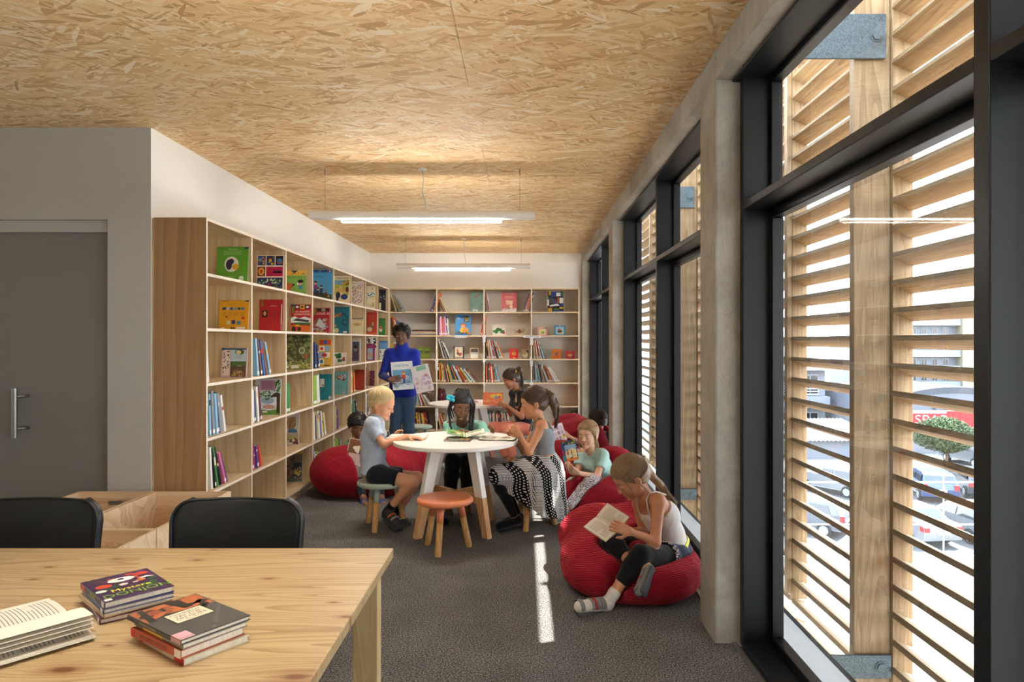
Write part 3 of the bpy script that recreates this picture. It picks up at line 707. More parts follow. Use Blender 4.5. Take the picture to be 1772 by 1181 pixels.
def leaning(axis, s0, row, n, a0, a1, where, group, cols, h=(0.24, 0.30), th=(0.006, 0.014), right=False, front=0.02, seed=0, smax=None):
    """books side by side, spines to the room; s0 where the first one stands, angles grow from a0 to a1 degrees, leaning back to s0"""
    rr = random.Random(seed*77+row*13+n); random.seed(seed+row*5+n); sg = -1 if right else 1; zb = ZR[row+1]+0.0008
    s = 0.0; prevT = None; out = []
    for i in range(n):
        a = math.radians(a0+(a1-a0)*(i/max(1, n-1))**1.0); H = rr.uniform(*h)*(1-0.10*i/max(1, n)); t = rr.uniform(*th); w = min(rr.uniform(0.19, 0.25), 0.27)
        if prevT is not None:
            s = max(s, prevT[0]+prevT[1]*math.tan(a)+0.0008)
            if smax is not None and s+t/math.cos(a) > smax: break
        bx = s+0.0; c = cols[(i*3+rr.randrange(3)) % len(cols)]
        # local frame: x thickness along s, leaning towards -s
        out.append((i, bx, a, H, t, w, c))
        T1 = (bx-H*math.sin(a)+t*math.cos(a), H*math.cos(a)+t*math.sin(a)); s = bx+t/math.cos(a)+0.0006
        prevT = T1
    m = len(out)
    for i, bx, a, H, t, w, c in out:
        nth = (ORD[i] if not right else ORD[i])+(' from the left' if not right else ' from the right')
        if m == 1: nth = 'single book'
        lab = '%s picture book, %s in the %s' % (c, nth, where) if m > 1 else '%s picture book leaning alone in the %s' % (c, where)
        # rotate about y (world before axis turn): x' axis = (cos a, 0, sin a) , z' = (-sin a, 0, cos a); pivot so that lowest corner sits on the board
        dep = front+rr.uniform(0, 0.02)
        if not right:
            R = Matrix(((math.cos(a), 0, -math.sin(a), bx), (0, 1, 0, dep), (math.sin(a), 0, math.cos(a), 0), (0, 0, 0, 1)))
        else:
            R = Matrix(((math.cos(a), 0, math.sin(a), -bx-t*math.cos(a)), (0, 1, 0, dep), (-math.sin(a), 0, math.cos(a), t*math.sin(a)), (0, 0, 0, 1)))
        if axis == 'B': W0 = Matrix.Translation((s0, BY, zb))
        else: W0 = Matrix(((0, -1, 0, LX), (1, 0, 0, s0), (0, 0, 1, zb), (0, 0, 0, 1)))
        spine_book(W0 @ R, w, t, H, c, lab, group)
# covers ----------------------------------------------------------
def cover_art(w, h, items, seed=1):       # flat print on the front board, in units of the cover
    m = MB(); mats = []; idx = {}; lay = 0
    rr = random.Random(seed)
    def mi(c):
        c = PAL.get(c, c)
        if c not in idx: idx[c] = len(mats); mats.append(plain(c, 0.35, 0, 0.45, 0.03))
        return idx[c]
    def put(pts, c):
        nonlocal lay
        y = -0.0003-0.00004*lay; m.add([(max(0, min(1, u))*w, y, max(0, min(1, v))*h) for u, v in pts], [tuple(range(len(pts)))], mi(c))
    def ell(cu, cv, ru, rv, c, n=16): put([(cu+ru*math.cos(2*PI*i/n), cv+rv*math.sin(2*PI*i/n)) for i in range(n)], c)
    for it in items:
        k, c = it[0], it[1]; lay += 1
        if k == 'r': put([(it[2], it[3]), (it[4], it[3]), (it[4], it[5]), (it[2], it[5])], c)
        elif k == 'e': ell(*it[2:6], c)
        elif k == 'p': put(it[2], c)
        elif k == 't':
            vs, fs, tw = text_mesh(it[2]); u, v, sz = it[3:6]; y = -0.0003-0.00004*lay
            if len(it) > 6: sz = min(sz, it[6]*w/(tw*h))
            m.add([(u*w+q.x*sz*h, y, v*h+q.y*sz*h) for q in vs], fs, mi(c))
        elif k == 'n':                         # scatter: count, box, size, colours
            n, u0, v0, u1, v1, sz, cl = it[2:9]
            for i in range(n):
                if i % 12 == 0: lay += 1
                u, v = rr.uniform(u0, u1), rr.uniform(v0, v1); s = sz*rr.uniform(0.5, 1.3); a = rr.uniform(0, PI); cc = rr.choice(cl)
                k2 = rr.choice((4, 5, 8)); put([(u+s*math.cos(a+2*PI*j/k2), v+s*w/h*rr.uniform(0.6, 1.1)*math.sin(a+2*PI*j/k2)) for j in range(k2)], cc)
        elif k == 'person':                    # a small drawn figure: u, v(feet), height, shirt, trousers, hair
            u, v, hh, sh, trs, hr = it[2:8]; q = hh*h/w
            put([(u-.11*q, v), (u+.11*q, v), (u+.09*q, v+.42*hh), (u-.09*q, v+.42*hh)], trs)
            put([(u-.13*q, v+.38*hh), (u+.13*q, v+.38*hh), (u+.15*q, v+.72*hh), (u-.15*q, v+.72*hh)], sh); lay += 1
            ell(u, v+.84*hh, .12*q, .14*hh, '#e3b088', 10); lay += 1; ell(u, v+.92*hh, .125*q, .09*hh, hr, 10)
        elif k == 'lines':                     # lines of small print: n, u0,v0,u1,v1
            n, u0, v0, u1, v1 = it[2:7]
            for i in range(n):
                v = v1-(v1-v0)*(i+.5)/n; put([(u0, v-.004), (u1-(0.12*(u1-u0) if i % 3 == 2 else 0), v-.004), (u1-(0.12*(u1-u0) if i % 3 == 2 else 0), v+.004), (u0, v+.004)], c)
    return m, mats
def facing_book(x0, x1, yd, zb, h, base, items, label, group, lean=7, tilt=0.0, th=0.012, spine='white', seed=1, cat='book', deep=None):
    """front board to the camera; yd is where its foot stands"""
    w = x1-x0; c = MB(); b = 0.002
    c.box(0, w, 0, b, 0, h); c.box(0, w, th-b, th, 0, h); c.box(0, b, b, th-b, 0, h)
    p = MB().box(b, w-0.002, b, th-b, 0.003, h-0.003)
    o = mk('picture_book', c, [bmat(base)]); tag(o, label, cat, group)
    o.matrix_world = Matrix.Translation((x0, yd, zb+0.0006)) @ Matrix.Rotation(math.radians(-lean), 4, 'X') @ Matrix.Rotation(math.radians(tilt), 4, 'Y')
    mk('page_block', p, M_PAGE, o, world=False)
    if items:
        m, mats = cover_art(w, h, items, seed); mk('cover_print', m, mats, o, world=False)
    return o
GL = 'picture books shown face out in the left bookcase'; GB = 'picture books shown face out in the back bookcase'
def LF(col, row, x0, x1, yt, base, items, label, **kw):     # a face-out book of the left bookcase given by its picture box
    yw = LY0+CW*(col+1)-T/2; hgt0 = 0.25; off = 0.045
    yd = yw-off; zb = ZR[row+1]; A = P(x0, yt, yd); B = P(x1, yt, yd); h = min(A.z-zb, 0.335)
    lean = math.degrees(math.asin(min(0.6, (off-0.016)/h)))
    facing_book(max(A.x, -2.405), min(B.x, LX-0.01), yd, zb, h/math.cos(math.radians(lean))*0.995, base, items, label, GL, lean=lean*0.92, **kw)
TXT = lambda n, u0, v0, u1, v1, c='#404040': ('lines', c, n, u0, v0, u1, v1)
skin = '#e3b088'
LF(0, 0, 374, 428, 426.5, '#5c9c2c', [('t', 'white', 'Fruits et legumes', .5, .93, .04, .5), TXT(5, .2, .76, .8, .9, '#a8cf80'), ('e', '#e4e6dc', .47, .5, .23, .22), ('e', '#2a2038', .39, .49, .10, .15), ('e', '#2a2038', .46, .58, .09, .08), ('e', '#d9a431', .6, .43, .11, .09), ('e', '#e0e0da', .8, .1, .08, .07), TXT(3, .3, .06, .6, .17, '#a8cf80'), ('r', '#26386e', .88, .94, 1, 1)], 'square green book with an aubergine in a round picture, top left pigeonhole')
LF(1, 0, 443, 489.5, 441, '#e8dcc8', [('r', '#243a7a', .03, .7, .32, .98), ('n', 'x', 26, .07, .74, .28, .94, .035, ['#e0b32a', '#d24a3a', '#3f8a4a', '#4aa0c8']), ('r', '#23305e', .36, .7, .66, .98), ('n', 'x', 12, .42, .74, .62, .94, .04, ['#e8d23a', '#c03048']), ('r', '#30202c', .7, .7, .98, .98), ('e', '#2f7fb0', .84, .82, .1, .09), ('n', 'x', 6, .76, .73, .94, .8, .04, ['#d2352f']), ('r', '#7d1d26', .03, .38, .32, .66), ('e', '#e0b32a', .175, .52, .11, .11), ('e', '#c8403a', .175, .52, .06, .06), ('r', '#b01c46', .36, .38, .98, .66), ('r', '#3a1430', .62, .47, .94, .55), ('r', '#1d2a58', .03, .02, .98, .34), ('n', 'x', 40, .1, .16, .9, .3, .03, ['#e9e9e0', '#5f9a5a', '#c9d6b0']), ('n', 'x', 26, .08, .05, .92, .18, .035, ['#c02a34', '#3f8a4a'])], 'cream book with a grid of navy and red pictures, second pigeonhole of the top row')
LF(2, 0, 487, 529, 468, '#7fae50', [('r', '#e8b24a', 0, .8, 1, 1), ('p', '#3a3a5a', [(.35, 1), (.65, 1), (.5, .88)]), ('n', 'x', 14, .05, .82, .95, .9, .03, ['#5fa058', '#c85a3a']), ('t', 'black', "Marcel et la nature", .52, .72, .075, .92), ('e', '#c8642e', .3, .38, .17, .12), ('e', '#c8642e', .2, .2, .19, .16), ('e', '#2a2026', .48, .42, .05, .04), ('e', skin, .75, .48, .1, .09), ('e', '#1d1d20', .77, .56, .12, .07), ('r', '#3c8cc0', .7, .24, .84, .4), ('r', '#f0ece0', .62, .42, .68, .5)], 'green book with a brown dog and a boy, third pigeonhole of top row')
LF(3, 0, 537.5, 576, 466, '#4d9ccb', [('r', '#2d5f96', .05, .9, .98, .98), ('n', 'x', 9, .1, .91, .95, .97, .035, ['#f0e8dc', '#d24a3a', '#e0b32a', '#2a2026']), ('t', '#1d3358', 'TOUS EN SCENE', .3, .76, .05, .5), ('p', '#4a4a2c', [(.0, 0), (1, 0), (1, .16), (.5, .24), (.0, .3)]), ('person', 'x', .22, .2, .42, '#9a3a8a', '#2c3e78', '#7a3020'), ('person', 'x', .5, .14, .34, '#3c3a4a', '#22304c', '#1d1d20'), ('person', 'x', .32, .08, .32, '#1f3a6c', '#3c3a2c', '#3a2016'), ('person', 'x', .72, .1, .22, '#8a2a26', '#5a3c22', '#8a2a26'), ('e', skin, .85, .12, .05, .03)], 'blue book with a crowd of cartoon children, fourth pigeonhole of the top row')
LF(4, 0, 576.5, 605, 476, '#efe3b6', [('t', '#3a3a4a', 'La Belle Dame', .52, .92, .08, .9), ('r', '#7fb2c8', .04, .66, .96, .84), ('r', '#b2b45c', .04, .3, .96, .68), ('p', '#e8d79a', [(.3, .1), (.75, .1), (.48, .62), (.4, .62)]), ('n', 'x', 16, .6, .62, .95, .82, .08, ['#e0942a', '#e8b23a', '#3f8a4a']), ('e', '#d8b060', .35, .48, .28, .07), ('e', '#2c2a4c', .3, .3, .14, .12), ('e', '#d8b060', .72, .42, .24, .05), ('e', '#28427c', .68, .24, .22, .1), ('e', '#6a2038', .85, .5, .1, .1), ('p', '#2c2a4c', [(.2, .1), (.3, .1), (.4, .3), (.15, .3)])], 'cream book with two figures under straw hats, fifth pigeonhole of the top row')
LF(5, 0, 608.5, 628, 486, '#efe9da', [('t', '#33302c', 'Pleins de visages', .5, .92, .07, .95), ('n', 'x', 330, .03, .14, .97, .86, .035, ['#c8643a', '#e0b32a', '#3f6fa8', '#8a4a34', '#e8d8c0', '#3f8a4a', '#30303a', '#b5232b'])], 'white book packed with hundreds of tiny faces, sixth pigeonhole of the top row')
LF(6, 0, 634, 648.5, 494, '#e9e2c2', [('e', '#c03030', .7, .88, .06, .03), ('n', 'x', 30, .05, .4, .95, .7, .1, ['#e8c83a', '#5fb0c8', '#e8e0c0', '#4a7fb0']), ('n', 'x', 22, .05, .12, .95, .3, .08, ['#4a7fb0', '#8fc0d8', '#e8c83a'])], 'pale book with a beach scene, seventh pigeonhole of the top row')
LF(7, 0, 656, 667, 500, '#26262e', [('n', 'x', 16, .1, .45, .9, .75, .09, ['#c8ccd8', '#5a6070', '#3a3f52']), ('r', '#e8e0b0', 0, .08, .3, .4)], 'black book with pale scrawl, last pigeonhole of the top row')
LF(0, 1, 378, 430.5, 519.7, '#d79a1e', [('r', '#7a2a3a', .05, .955, .3, .97), ('t', '#8a3a1c', 'Toutes les questions', .45, .88, .045, .5), ('n', 'x', 6, .18, .72, .22, .73, .04, ['#2c5f98'])] + [('r', c, .1+.13*i, .67, .2+.13*i, .76) for i, c in enumerate(['#2a3f5e', '#c8bcae', '#2f5fa8', '#7a9ab0', '#3a4a4e', '#3f7fa8'])] + [TXT(5, .1+.2*i, .46, .25+.2*i, .62, '#8a6a20') for i in range(4)] + [('e', '#2a2a30', .26, .44, .05, .02), ('e', '#b5232b', .82, .4, .06, .05), ('r', '#c8d0a0', .27, .18, .38, .3), ('r', '#2a3a6a', .43, .2, .56, .33), ('r', '#3f7fa8', .62, .18, .74, .3), ('r', '#e8e2d8', .07, .04, .22, .075), ('r', '#3a3a40', .4, .03, .55, .08), ('r', '#e8e2d8', .6, .03, .9, .1), ('r', '#26386e', .88, .95, 1, 1)], 'orange yellow book back with rows of small pictures, first pigeonhole of the second row')
LF(1, 1, 447.5, 488, 518.5, '#a51f26', [('r', '#8a7a20', .08, .78, .15, 1), ('t', 'white', 'HENRI IV', .6, .8, .045, .5), ('r', '#1d1a1a', .12, .44, .36, .66), ('e', '#c89a6a', .24, .56, .06, .07), TXT(12, .42, .34, .86, .64, '#8a1a20'), ('r', '#d8d2c8', .93, .2, .975, .85), ('r', '#c78a90', .93, 0, 1, .18)], 'plain red book with a small dark portrait, second pigeonhole of the second row')
LF(2, 1, 502.5, 538, 527, '#b3241f', [('r', '#26386e', 0, .92, .16, 1), ('r', '#5a9a3a', .05, .7, .14, .94), ('r', '#2a2a2e', .2, .84, .42, .98), ('r', '#e0c43a', .45, .84, .68, .98), ('r', '#2a2a2e', .71, .84, .95, .98), ('e', '#e8e4dc', .31, .91, .08, .04), ('e', '#3a3030', .56, .91, .07, .04), ('e', '#e8e4dc', .83, .91, .08, .04), ('t', '#f4efe6', 'LES GRANDES', .58, .74, .11, .74), ('t', '#f4efe6', 'INVENTIONS', .56, .64, .11, .8), ('p', '#dfe6ea', [(0, .34), (1, .34), (1, .5), (.7, .56), (.4, .5), (.2, .58), (0, .52)]), ('p', '#30343c', [(.1, .42), (.9, .36), (.95, .43), (.3, .5)]), ('r', '#3f6a34', .2, .26, 1, .35), ('p', '#cc6a26', [(0, 0), (1, 0), (1, .22), (.2, .27), (0, .25)]), ('e', '#e0b32a', .34, .2, .14, .08), ('e', '#26262a', .18, .12, .12, .09), ('e', '#26262a', .44, .12, .1, .08), ('e', '#b5232b', .32, .16, .08, .06)], 'red book titled Les Grandes Inventions with a racing car')
LF(3, 1, 541.5, 571, 533, '#a8262f', [('r', '#8fa03a', .02, .72, .12, .98), ('r', '#2a3a3a', .2, .86, .45, .98), ('r', '#7a9a78', .48, .86, .68, .98), ('r', '#2a2a2e', .72, .86, .96, .98), ('t', '#f4efe6', 'LOUIS XI', .56, .77, .13, .85), ('n', 'x', 60, .05, .04, .85, .56, .09, ['#9aa0a8', '#c8c0b8', '#8a5a4a', '#5a6a7a', '#b58a6a']), ('p', '#c8ccd0', [(.15, .3), (.35, .6), (.5, .5), (.75, .25), (.5, .2)]), ('r', '#e0b32a', .2, .01, .7, .05), ('r', '#c75a70', .93, 0, 1, 1)], 'crimson book titled Louis XI with a white horse')
LF(4, 1, 577.5, 603.5, 531, '#1d6d80', [('t', '#c03a2a', 'II', .2, .9, .1), ('n', 'x', 26, .05, .6, .55, .76, .06, ['#b5402a', '#d88a3a', '#7a3a2a']), ('p', '#14323e', [(.5, .76), (.75, .74), (.92, .6), (.94, .45), (.9, .45), (.86, .6), (.7, .7), (.5, .72)]), ('e', '#14323e', .72, .42, .2, .12), ('e', '#1d6d80', .74, .43, .15, .08), ('e', '#e0d4a0', .18, .12, .16, .09), ('e', '#c88a3a', .12, .3, .06, .05), ('r', '#e8e4da', .62, .03, .88, .1)], 'teal book with a curling rope and red leaves, second row')
LF(5, 1, 608.5, 628, 550.5, '#e9dfae', [('p', '#dfc79a', [(.1, .6), (.9, .5), (.8, .72), (.3, .75)]), ('e', '#c8a26a', .4, .6, .3, .08), ('n', 'x', 8, .1, .78, .9, .9, .04, ['#b8b070', '#c88a6a']), ('r', '#5a6a7a', .02, .92, .98, .99)], 'small pale yellow book, sixth pigeonhole of the second row')
LF(6, 1, 634.5, 653.5, 540, '#a8382a', [('t', '#d8725a', 'Histoires', .5, .82, .08, .7), ('t', '#d8725a', 'du soir', .5, .72, .08, .6), ('e', '#c8c09a', .3, .24, .26, .1), ('e', '#5a6a4a', .5, .4, .14, .12), ('e', '#c8bc8a', .62, .48, .06, .08), ('r', '#cc5a2a', .0, 0, 1, .1)], 'brick red book with jars drawn at its foot, second row')
LF(7, 1, 655.5, 666.5, 551, '#3c7f3a', [('e', '#e0d0c8', .3, .36, .26, .18), ('e', '#c83a3a', .3, .44, .22, .06), ('r', '#2a6a2c', .0, .9, 1, 1)], 'green book with a red mushroom, last pigeonhole of the second row')
LF(0, 2, 381.5, 426, 602.5, '#c9a8b4', [('r', '#2c5560', .02, .94, .96, .99), ('r', '#26386e', .0, .91, .12, 1), ('r', '#e2d4c6', .05, .08, .33, .93), ('n', 'x', 40, .07, .1, .31, .9, .03, ['#3a2a34', '#8a3a3a', '#5a4a3a']), ('r', '#b7cdd6', .36, .03, .97, .93), ('p', '#5a4634', [(.36, .03), (.97, .03), (.97, .42), (.7, .38), (.36, .45)]), ('r', '#4c6a34', .36, .4, .97, .55), ('e', '#7f6a54', .66, .18, .2, .09), ('n', 'x', 22, .4, .04, .95, .2, .035, ['#c89a4a', '#2c2a20']), ('e', '#3a6a2c', .7, .86, .18, .09), ('e', '#e0cfa6', .66, .85, .1, .07), ('e', '#b5232b', .8, .88, .035, .03), ('t', '#7a1e26', 'Le jardin', .68, .73, .055, .5), ('t', '#7a1e26', 'de la souris', .68, .67, .045, .5)], 'pink and blue book with a garden path, first pigeonhole of the third row')
LF(2, 2, 490, 537, 580, '#59603a', [('n', 'x', 240, .02, .12, .98, .97, .07, ['#4a5a34', '#3a4a2c', '#6f7d48', '#8a8f5a', '#2c3822', '#7f7a50']), ('p', '#4a3e2a', [(.5, .25), (.62, .25), (.56, .7), (.66, .9), (.6, .92), (.5, .7), (.38, .85), (.35, .82), (.48, .6)]), ('e', '#b8c098', .68, .55, .12, .1), ('e', '#6a7a4a', .68, .55, .08, .07), ('e', '#a05030', .84, .4, .09, .05), ('r', '#a05030', .78, .32, .9, .4), ('n', 'x', 70, .02, .02, .98, .2, .06, ['#8f8f4a', '#b0aa62', '#5a6a34']), ('r', '#e6e2d4', .04, .04, .2, .1), ('r', '#e6e2d4', .3, .03, .58, .12)], 'large dark green book with a tree house, third pigeonhole of the third row')
LF(3, 2, 549, 572.5, 587.5, '#dba51f', [('r', '#c8402a', .12, .8, .95, .98), ('r', '#3a6aa8', .4, .82, .7, .96), ('r', '#eae4d4', .12, .56, .5, .76), ('r', '#8ab0c8', .54, .56, .9, .76), ('e', '#c8402a', .3, .66, .12, .06), ('r', '#8ab0c8', .12, .32, .5, .52), ('r', '#eae4d4', .54, .32, .9, .52), ('e', '#c8402a', .5, .42, .2, .07), ('r', '#eae4d4', .12, .08, .5, .28), ('e', '#3a6aa8', .3, .18, .12, .07), ('r', '#d8b04a', .54, .08, .9, .28), ('r', '#26262a', .5, .02, .9, .055)], 'yellow comic book of framed pictures, fourth pigeonhole of the third row')
LF(4, 2, 578, 598.5, 610.5, '#e4e2d6', [('n', 'x', 12, .05, .45, .5, .85, .13, ['#2f7a4a', '#4a9a5a', '#2a6a3e']), ('n', 'x', 8, .35, .2, .7, .4, .13, ['#3a8a50', '#2a6a3e']), ('e', '#b02a30', .8, .42, .12, .2), ('e', '#3a8a50', .78, .45, .05, .06)], 'small white board book with a green caterpillar, third row of the left bookcase')
LF(5, 2, 608.5, 624, 586, '#cfcdc8', [('r', '#4c5c74', .05, .05, .82, .86), ('n', 'x', 26, .1, .08, .78, .4, .1, ['#7a2c30', '#3a3a44', '#5a4a3a']), ('e', '#c89a7a', .4, .56, .16, .1), ('e', '#2a2024', .4, .64, .17, .08)], 'grey book with a painted child in red, sixth pigeonhole of the third row')
LF(6, 2, 634.2, 651, 583, '#e8e6e0', [('n', 'x', 60, .02, .55, .98, .98, .1, ['#26262a', '#e8e6e0', '#26262a'])], 'black and white swirled book standing behind the magenta one', th=0.008)
def LF2(col, row, x0, x1, yt, base, items, label, dy, **kw):
    yw = LY0+CW*(col+1)-T/2; yd = yw-dy; zb = ZR[row+1]; A = P(x0, yt, yd); B = P(x1, yt, yd); h = A.z-zb
    facing_book(max(A.x, -2.405), min(B.x, LX-0.01), yd, zb, h, base, items, label, GL, lean=5, **kw)
LF2(6, 2, 634.2, 648.5, 596, '#8f2a6a', [('r', '#8ab4c4', .1, .05, .72, .76), ('n', 'x', 20, .12, .06, .7, .5, .08, ['#e0a82a', '#d8902a']), ('t', '#e8c43a', 'Le roi', .5, .88, .1, .7)], 'magenta book with a yellow crowned figure, third row', 0.075, th=0.01)
LF(7, 2, 656, 669.5, 590, '#4f86b8', [('r', '#dfe2da', 0, 0, 1, .55), ('n', 'x', 22, .05, .05, .95, .5, .09, ['#4a5a3c', '#c8ccd0', '#2f3a4a']), ('r', '#6ba0cc', 0, .6, 1, .9)], 'blue and white book, last pigeonhole of the third row')
LF(1, 3, 440, 484.5, 656, '#b7c3c8', [('r', '#cdd6da', 0, .3, 1, 1), ('p', '#5c8a3a', [(0, 0), (1, 0), (1, .16), (.6, .12), (.3, .14), (0, .1)]), ('e', '#d8e2ea', .52, .32, .34, .2), ('e', '#9ab8cc', .5, .4, .26, .1), ('e', '#c89a86', .55, .22, .25, .06), ('p', '#4c3a2c', [(.86, .05), (.99, .05), (.98, .6), (.8, .62), (.62, .52), (.62, .48), (.85, .5)]), ('n', 'x', 44, .04, .42, .6, .66, .04, ['#3f7a34', '#6aa04a']), ('n', 'x', 26, .72, .62, .99, .95, .05, ['#3f7a34', '#6aa04a']), ('r', '#b98aa0', .2, .68, .78, .96), ('t', '#5a2a44', 'LES CONTES DU BOIS', .5, .9, .04, .5), TXT(7, .26, .71, .74, .87, '#7a4a64'), ('r', '#e8e6e0', .32, .06, .5, .11)], 'book with a pale hill, tree and pink text box, second pigeonhole of the fourth row')
LF2(3, 3, 551, 574.5, 648, '#1c6f78', [('r', '#dcd6bc', .1, .5, .42, .82), ('e', '#14303a', .32, .56, .05, .04), ('p', '#14303a', [(.3, .3), (.34, .3), (.5, .52), (.46, .54)]), ('r', '#d8b0c0', .78, .02, .96, .14)], 'dark teal book leaning behind the green one, fourth row', 0.05, th=0.014)
LF(4, 3, 578, 601.5, 643.5, '#76b0ae', [('n', 'x', 40, .15, .62, .82, .84, .07, ['#7a3a34', '#e0d4c4', '#4a2c2c', '#b86a4a']), TXT(7, .14, .22, .62, .46, '#4a8080'), ('r', '#e0b8c0', .66, .04, .76, .14), ('r', '#5f98b0', .88, 0, 1, 1)], 'light teal book with a pile of drawn animals, fifth pigeonhole of the fourth row')
LF(5, 3, 613, 629.5, 640, '#8f2a22', [('t', '#c85a3a', 'ROUGE', .5, .88, .07, .7), ('r', '#a83a2a', .1, .08, .9, .8)], 'dark red book standing face out behind cream books, fourth row')
LF(6, 3, 639, 647.5, 642, '#5a1e3c', [('n', 'x', 24, .1, .1, .9, .9, .06, ['#d88a3a', '#c0a050'])], 'maroon book with orange dots, fourth row')
LF2(2, 4, 494.5, 516.5, 716, '#dad7d4', [('e', '#a8865a', .4, .68, .36, .2), ('n', 'x', 40, .08, .5, .75, .88, .07, ['#a08252', '#8a6a42', '#bfa072']), ('e', '#4a86a8', .5, .42, .38, .09), ('r', '#b8a8a8', 0, .3, 1, .38), ('r', '#b0b070', 0, .16, 1, .3), ('n', 'x', 26, .05, .03, .95, .2, .1, ['#5a3a34', '#d8d4cc', '#8a4a3a']), ('p', '#7a5a3a', [(.22, .4), (.3, .4), (.32, .7), (.24, .7)])], 'white book with a brown tree over blue water, third pigeonhole of the fifth row', 0.10, th=0.016)
LF2(2, 5, 494.5, 522.5, 779, '#8a735a', [('r', '#c8ae2a', .0, .87, 1, 1), ('t', '#a8302a', 'SPIROU', .5, .935, .1, .8), ('r', '#7a6a58', .02, .45, .98, .84), ('n', 'x', 40, .05, .1, .45, .82, .08, ['#5a4232', '#3a4a5a', '#8a4a34', '#a08a6a']), ('r', '#2c3c50', .44, .14, .95, .6), ('e', '#c8a83a', .7, .3, .18, .09), ('e', '#26262a', .7, .42, .1, .12), ('n', 'x', 30, .5, .15, .95, .5, .05, ['#c8a83a', '#7a9a6a', '#d8d0b8']), ('r', '#5a6a5a', .02, .02, .98, .12)], 'worn comic album with a yellow title band, bottom row of the left bookcase', 0.10, th=0.018)
# upright and leaning books of the left bookcase
gg = 'books leaning spine out in the left bookcase'
def yat(px): return (LX-0.02)*F/(px-VX)
leaning('L', yat(359)+0.075, 3, 7, 3, 17, 'first pigeonhole of the fourth row', gg, ['light blue', 'white', 'grey', 'navy', 'red', 'grey', 'silver'], h=(.28, .31), th=(.02, .03), seed=1)
leaning('L', yat(359)+0.08, 4, 6, 6, 30, 'first pigeonhole of the fifth row', gg, ['white', 'pink', 'green', 'yellow', 'black', 'purple'], h=(.27, .31), th=(.016, .024), seed=2)
leaning('L', yat(357)+0.03, 2, 2, 2, 6, 'first pigeonhole of the third row', gg, ['green', 'white'], h=(.26, .28), th=(.012, .016), seed=3)
leaning('L', yat(436)+0.13, 2, 7, 10, 26, 'second pigeonhole of the third row', gg, ['light blue', 'blue', 'red', 'yellow', 'navy', 'orange', 'brown', 'light blue'], h=(.28, .31), th=(.026, .036), seed=4)
leaning('L', yat(436)+0.04, 3, 4, 3, 12, 'second pigeonhole of the fourth row', gg, ['navy', 'navy', 'white', 'maroon'], h=(.24, .31), th=(.03, .04), seed=5)
leaning('L', yat(436)+0.03, 4, 5, 4, 22, 'second pigeonhole of the fifth row', gg, ['red', 'pink', 'pink', 'purple', 'orange'], h=(.18, .2), th=(.024, .034), seed=6)
leaning('L', yat(496)+0.02, 3, 2, 1, 2, 'third pigeonhole of the fourth row', gg, ['green', 'pink'], h=(.24, .29), th=(.03, .04), seed=7)
leaning('L', yat(542)+0.09, 2, 3, 6, 14, 'fourth pigeonhole of the third row', gg, ['white', 'navy', 'navy'], h=(.26, .28), th=(.03, .04), seed=8)
leaning('L', yat(542)+0.02, 3, 2, 0, 8, 'fourth pigeonhole of the fourth row', gg, ['lime', 'white'], h=(.26, .31), th=(.09, .1), seed=9)
leaning('L', yat(542)+0.05, 4, 10, 2, 18, 'fourth pigeonhole of the fifth row', gg, ['cream', 'red', 'green', 'white', 'orange', 'yellow', 'blue', 'beige', 'navy'], h=(.24, .3), th=(.03, .04), seed=10)
leaning('L', yat(542)+0.03, 5, 6, 3, 26, 'fourth pigeonhole of the bottom row', gg, ['blue', 'lime', 'cream', 'grey', 'light blue', 'brown'], h=(.22, .29), th=(.03, .04), seed=11)
leaning('L', yat(579)+0.03, 4, 5, 2, 10, 'fifth pigeonhole of the fifth row', gg, ['orange', 'beige', 'lime', 'white', 'purple'], h=(.22, .28), th=(.03, .04), seed=12)
leaning('L', yat(579)+0.03, 5, 5, 2, 12, 'fifth pigeonhole of the bottom row', gg, ['white', 'black', 'grey', 'lime'], h=(.24, .3), th=(.04, .05), seed=13)
leaning('L', yat(608.5)+0.02, 3, 3, 2, 8, 'sixth pigeonhole of the fourth row', gg, ['beige', 'white', 'orange'], h=(.24, .29), th=(.04, .05), seed=14)
leaning('L', yat(608.5)+0.03, 4, 5, 2, 12, 'sixth pigeonhole of the fifth row', gg, ['green', 'green', 'white', 'navy', 'black'], h=(.24, .3), th=(.04, .05), seed=15)
leaning('L', yat(634.5)+0.02, 3, 2, 0, 3, 'seventh pigeonhole of the fourth row', gg, ['navy', 'maroon'], h=(.24, .29), th=(.04, .05), seed=16)
leaning('L', yat(634.5)+0.02, 4, 4, 0, 6, 'seventh pigeonhole of the fifth row', gg, ['pink', 'white', 'silver', 'maroon'], h=(.24, .29), th=(.04, .05), seed=17)
leaning('L', yat(634.5)+0.02, 5, 7, 0, 5, 'seventh pigeonhole of the bottom row', gg, ['dark red', 'navy', 'orange', 'green', 'black'], h=(.24, .29), th=(.03, .04), seed=18)
def flat_stack(x0, y0, z, items, where, group, w=0.22, axis='X', seed=1):
    rr = random.Random(seed)
    for i, (c, L, t) in enumerate(items):
        cm, pm = book_mesh(w, t, L); a = rr.uniform(-3, 3)
        o = mk('picture_book', cm, [bmat(c)]); tag(o, '%s book lying flat, %s from bottom of stack %s' % (c, ORD[i], where), 'book', group)
        mk('page_block', pm, M_PAGE, o, world=False)
        # thickness x -> z , height z -> x , depth y stays
        o.matrix_world = Matrix.Translation((x0+rr.uniform(0, .012), y0+rr.uniform(0, .01), z)) @ Matrix.Rotation(math.radians(a), 4, 'Z') @ Matrix(((0, 0, 1, 0), (0, 1, 0, 0), (1, 0, 0, 0), (0, 0, 0, 1)))
        for me in (o, ): me.data.flip_normals()
        z += t+0.0006
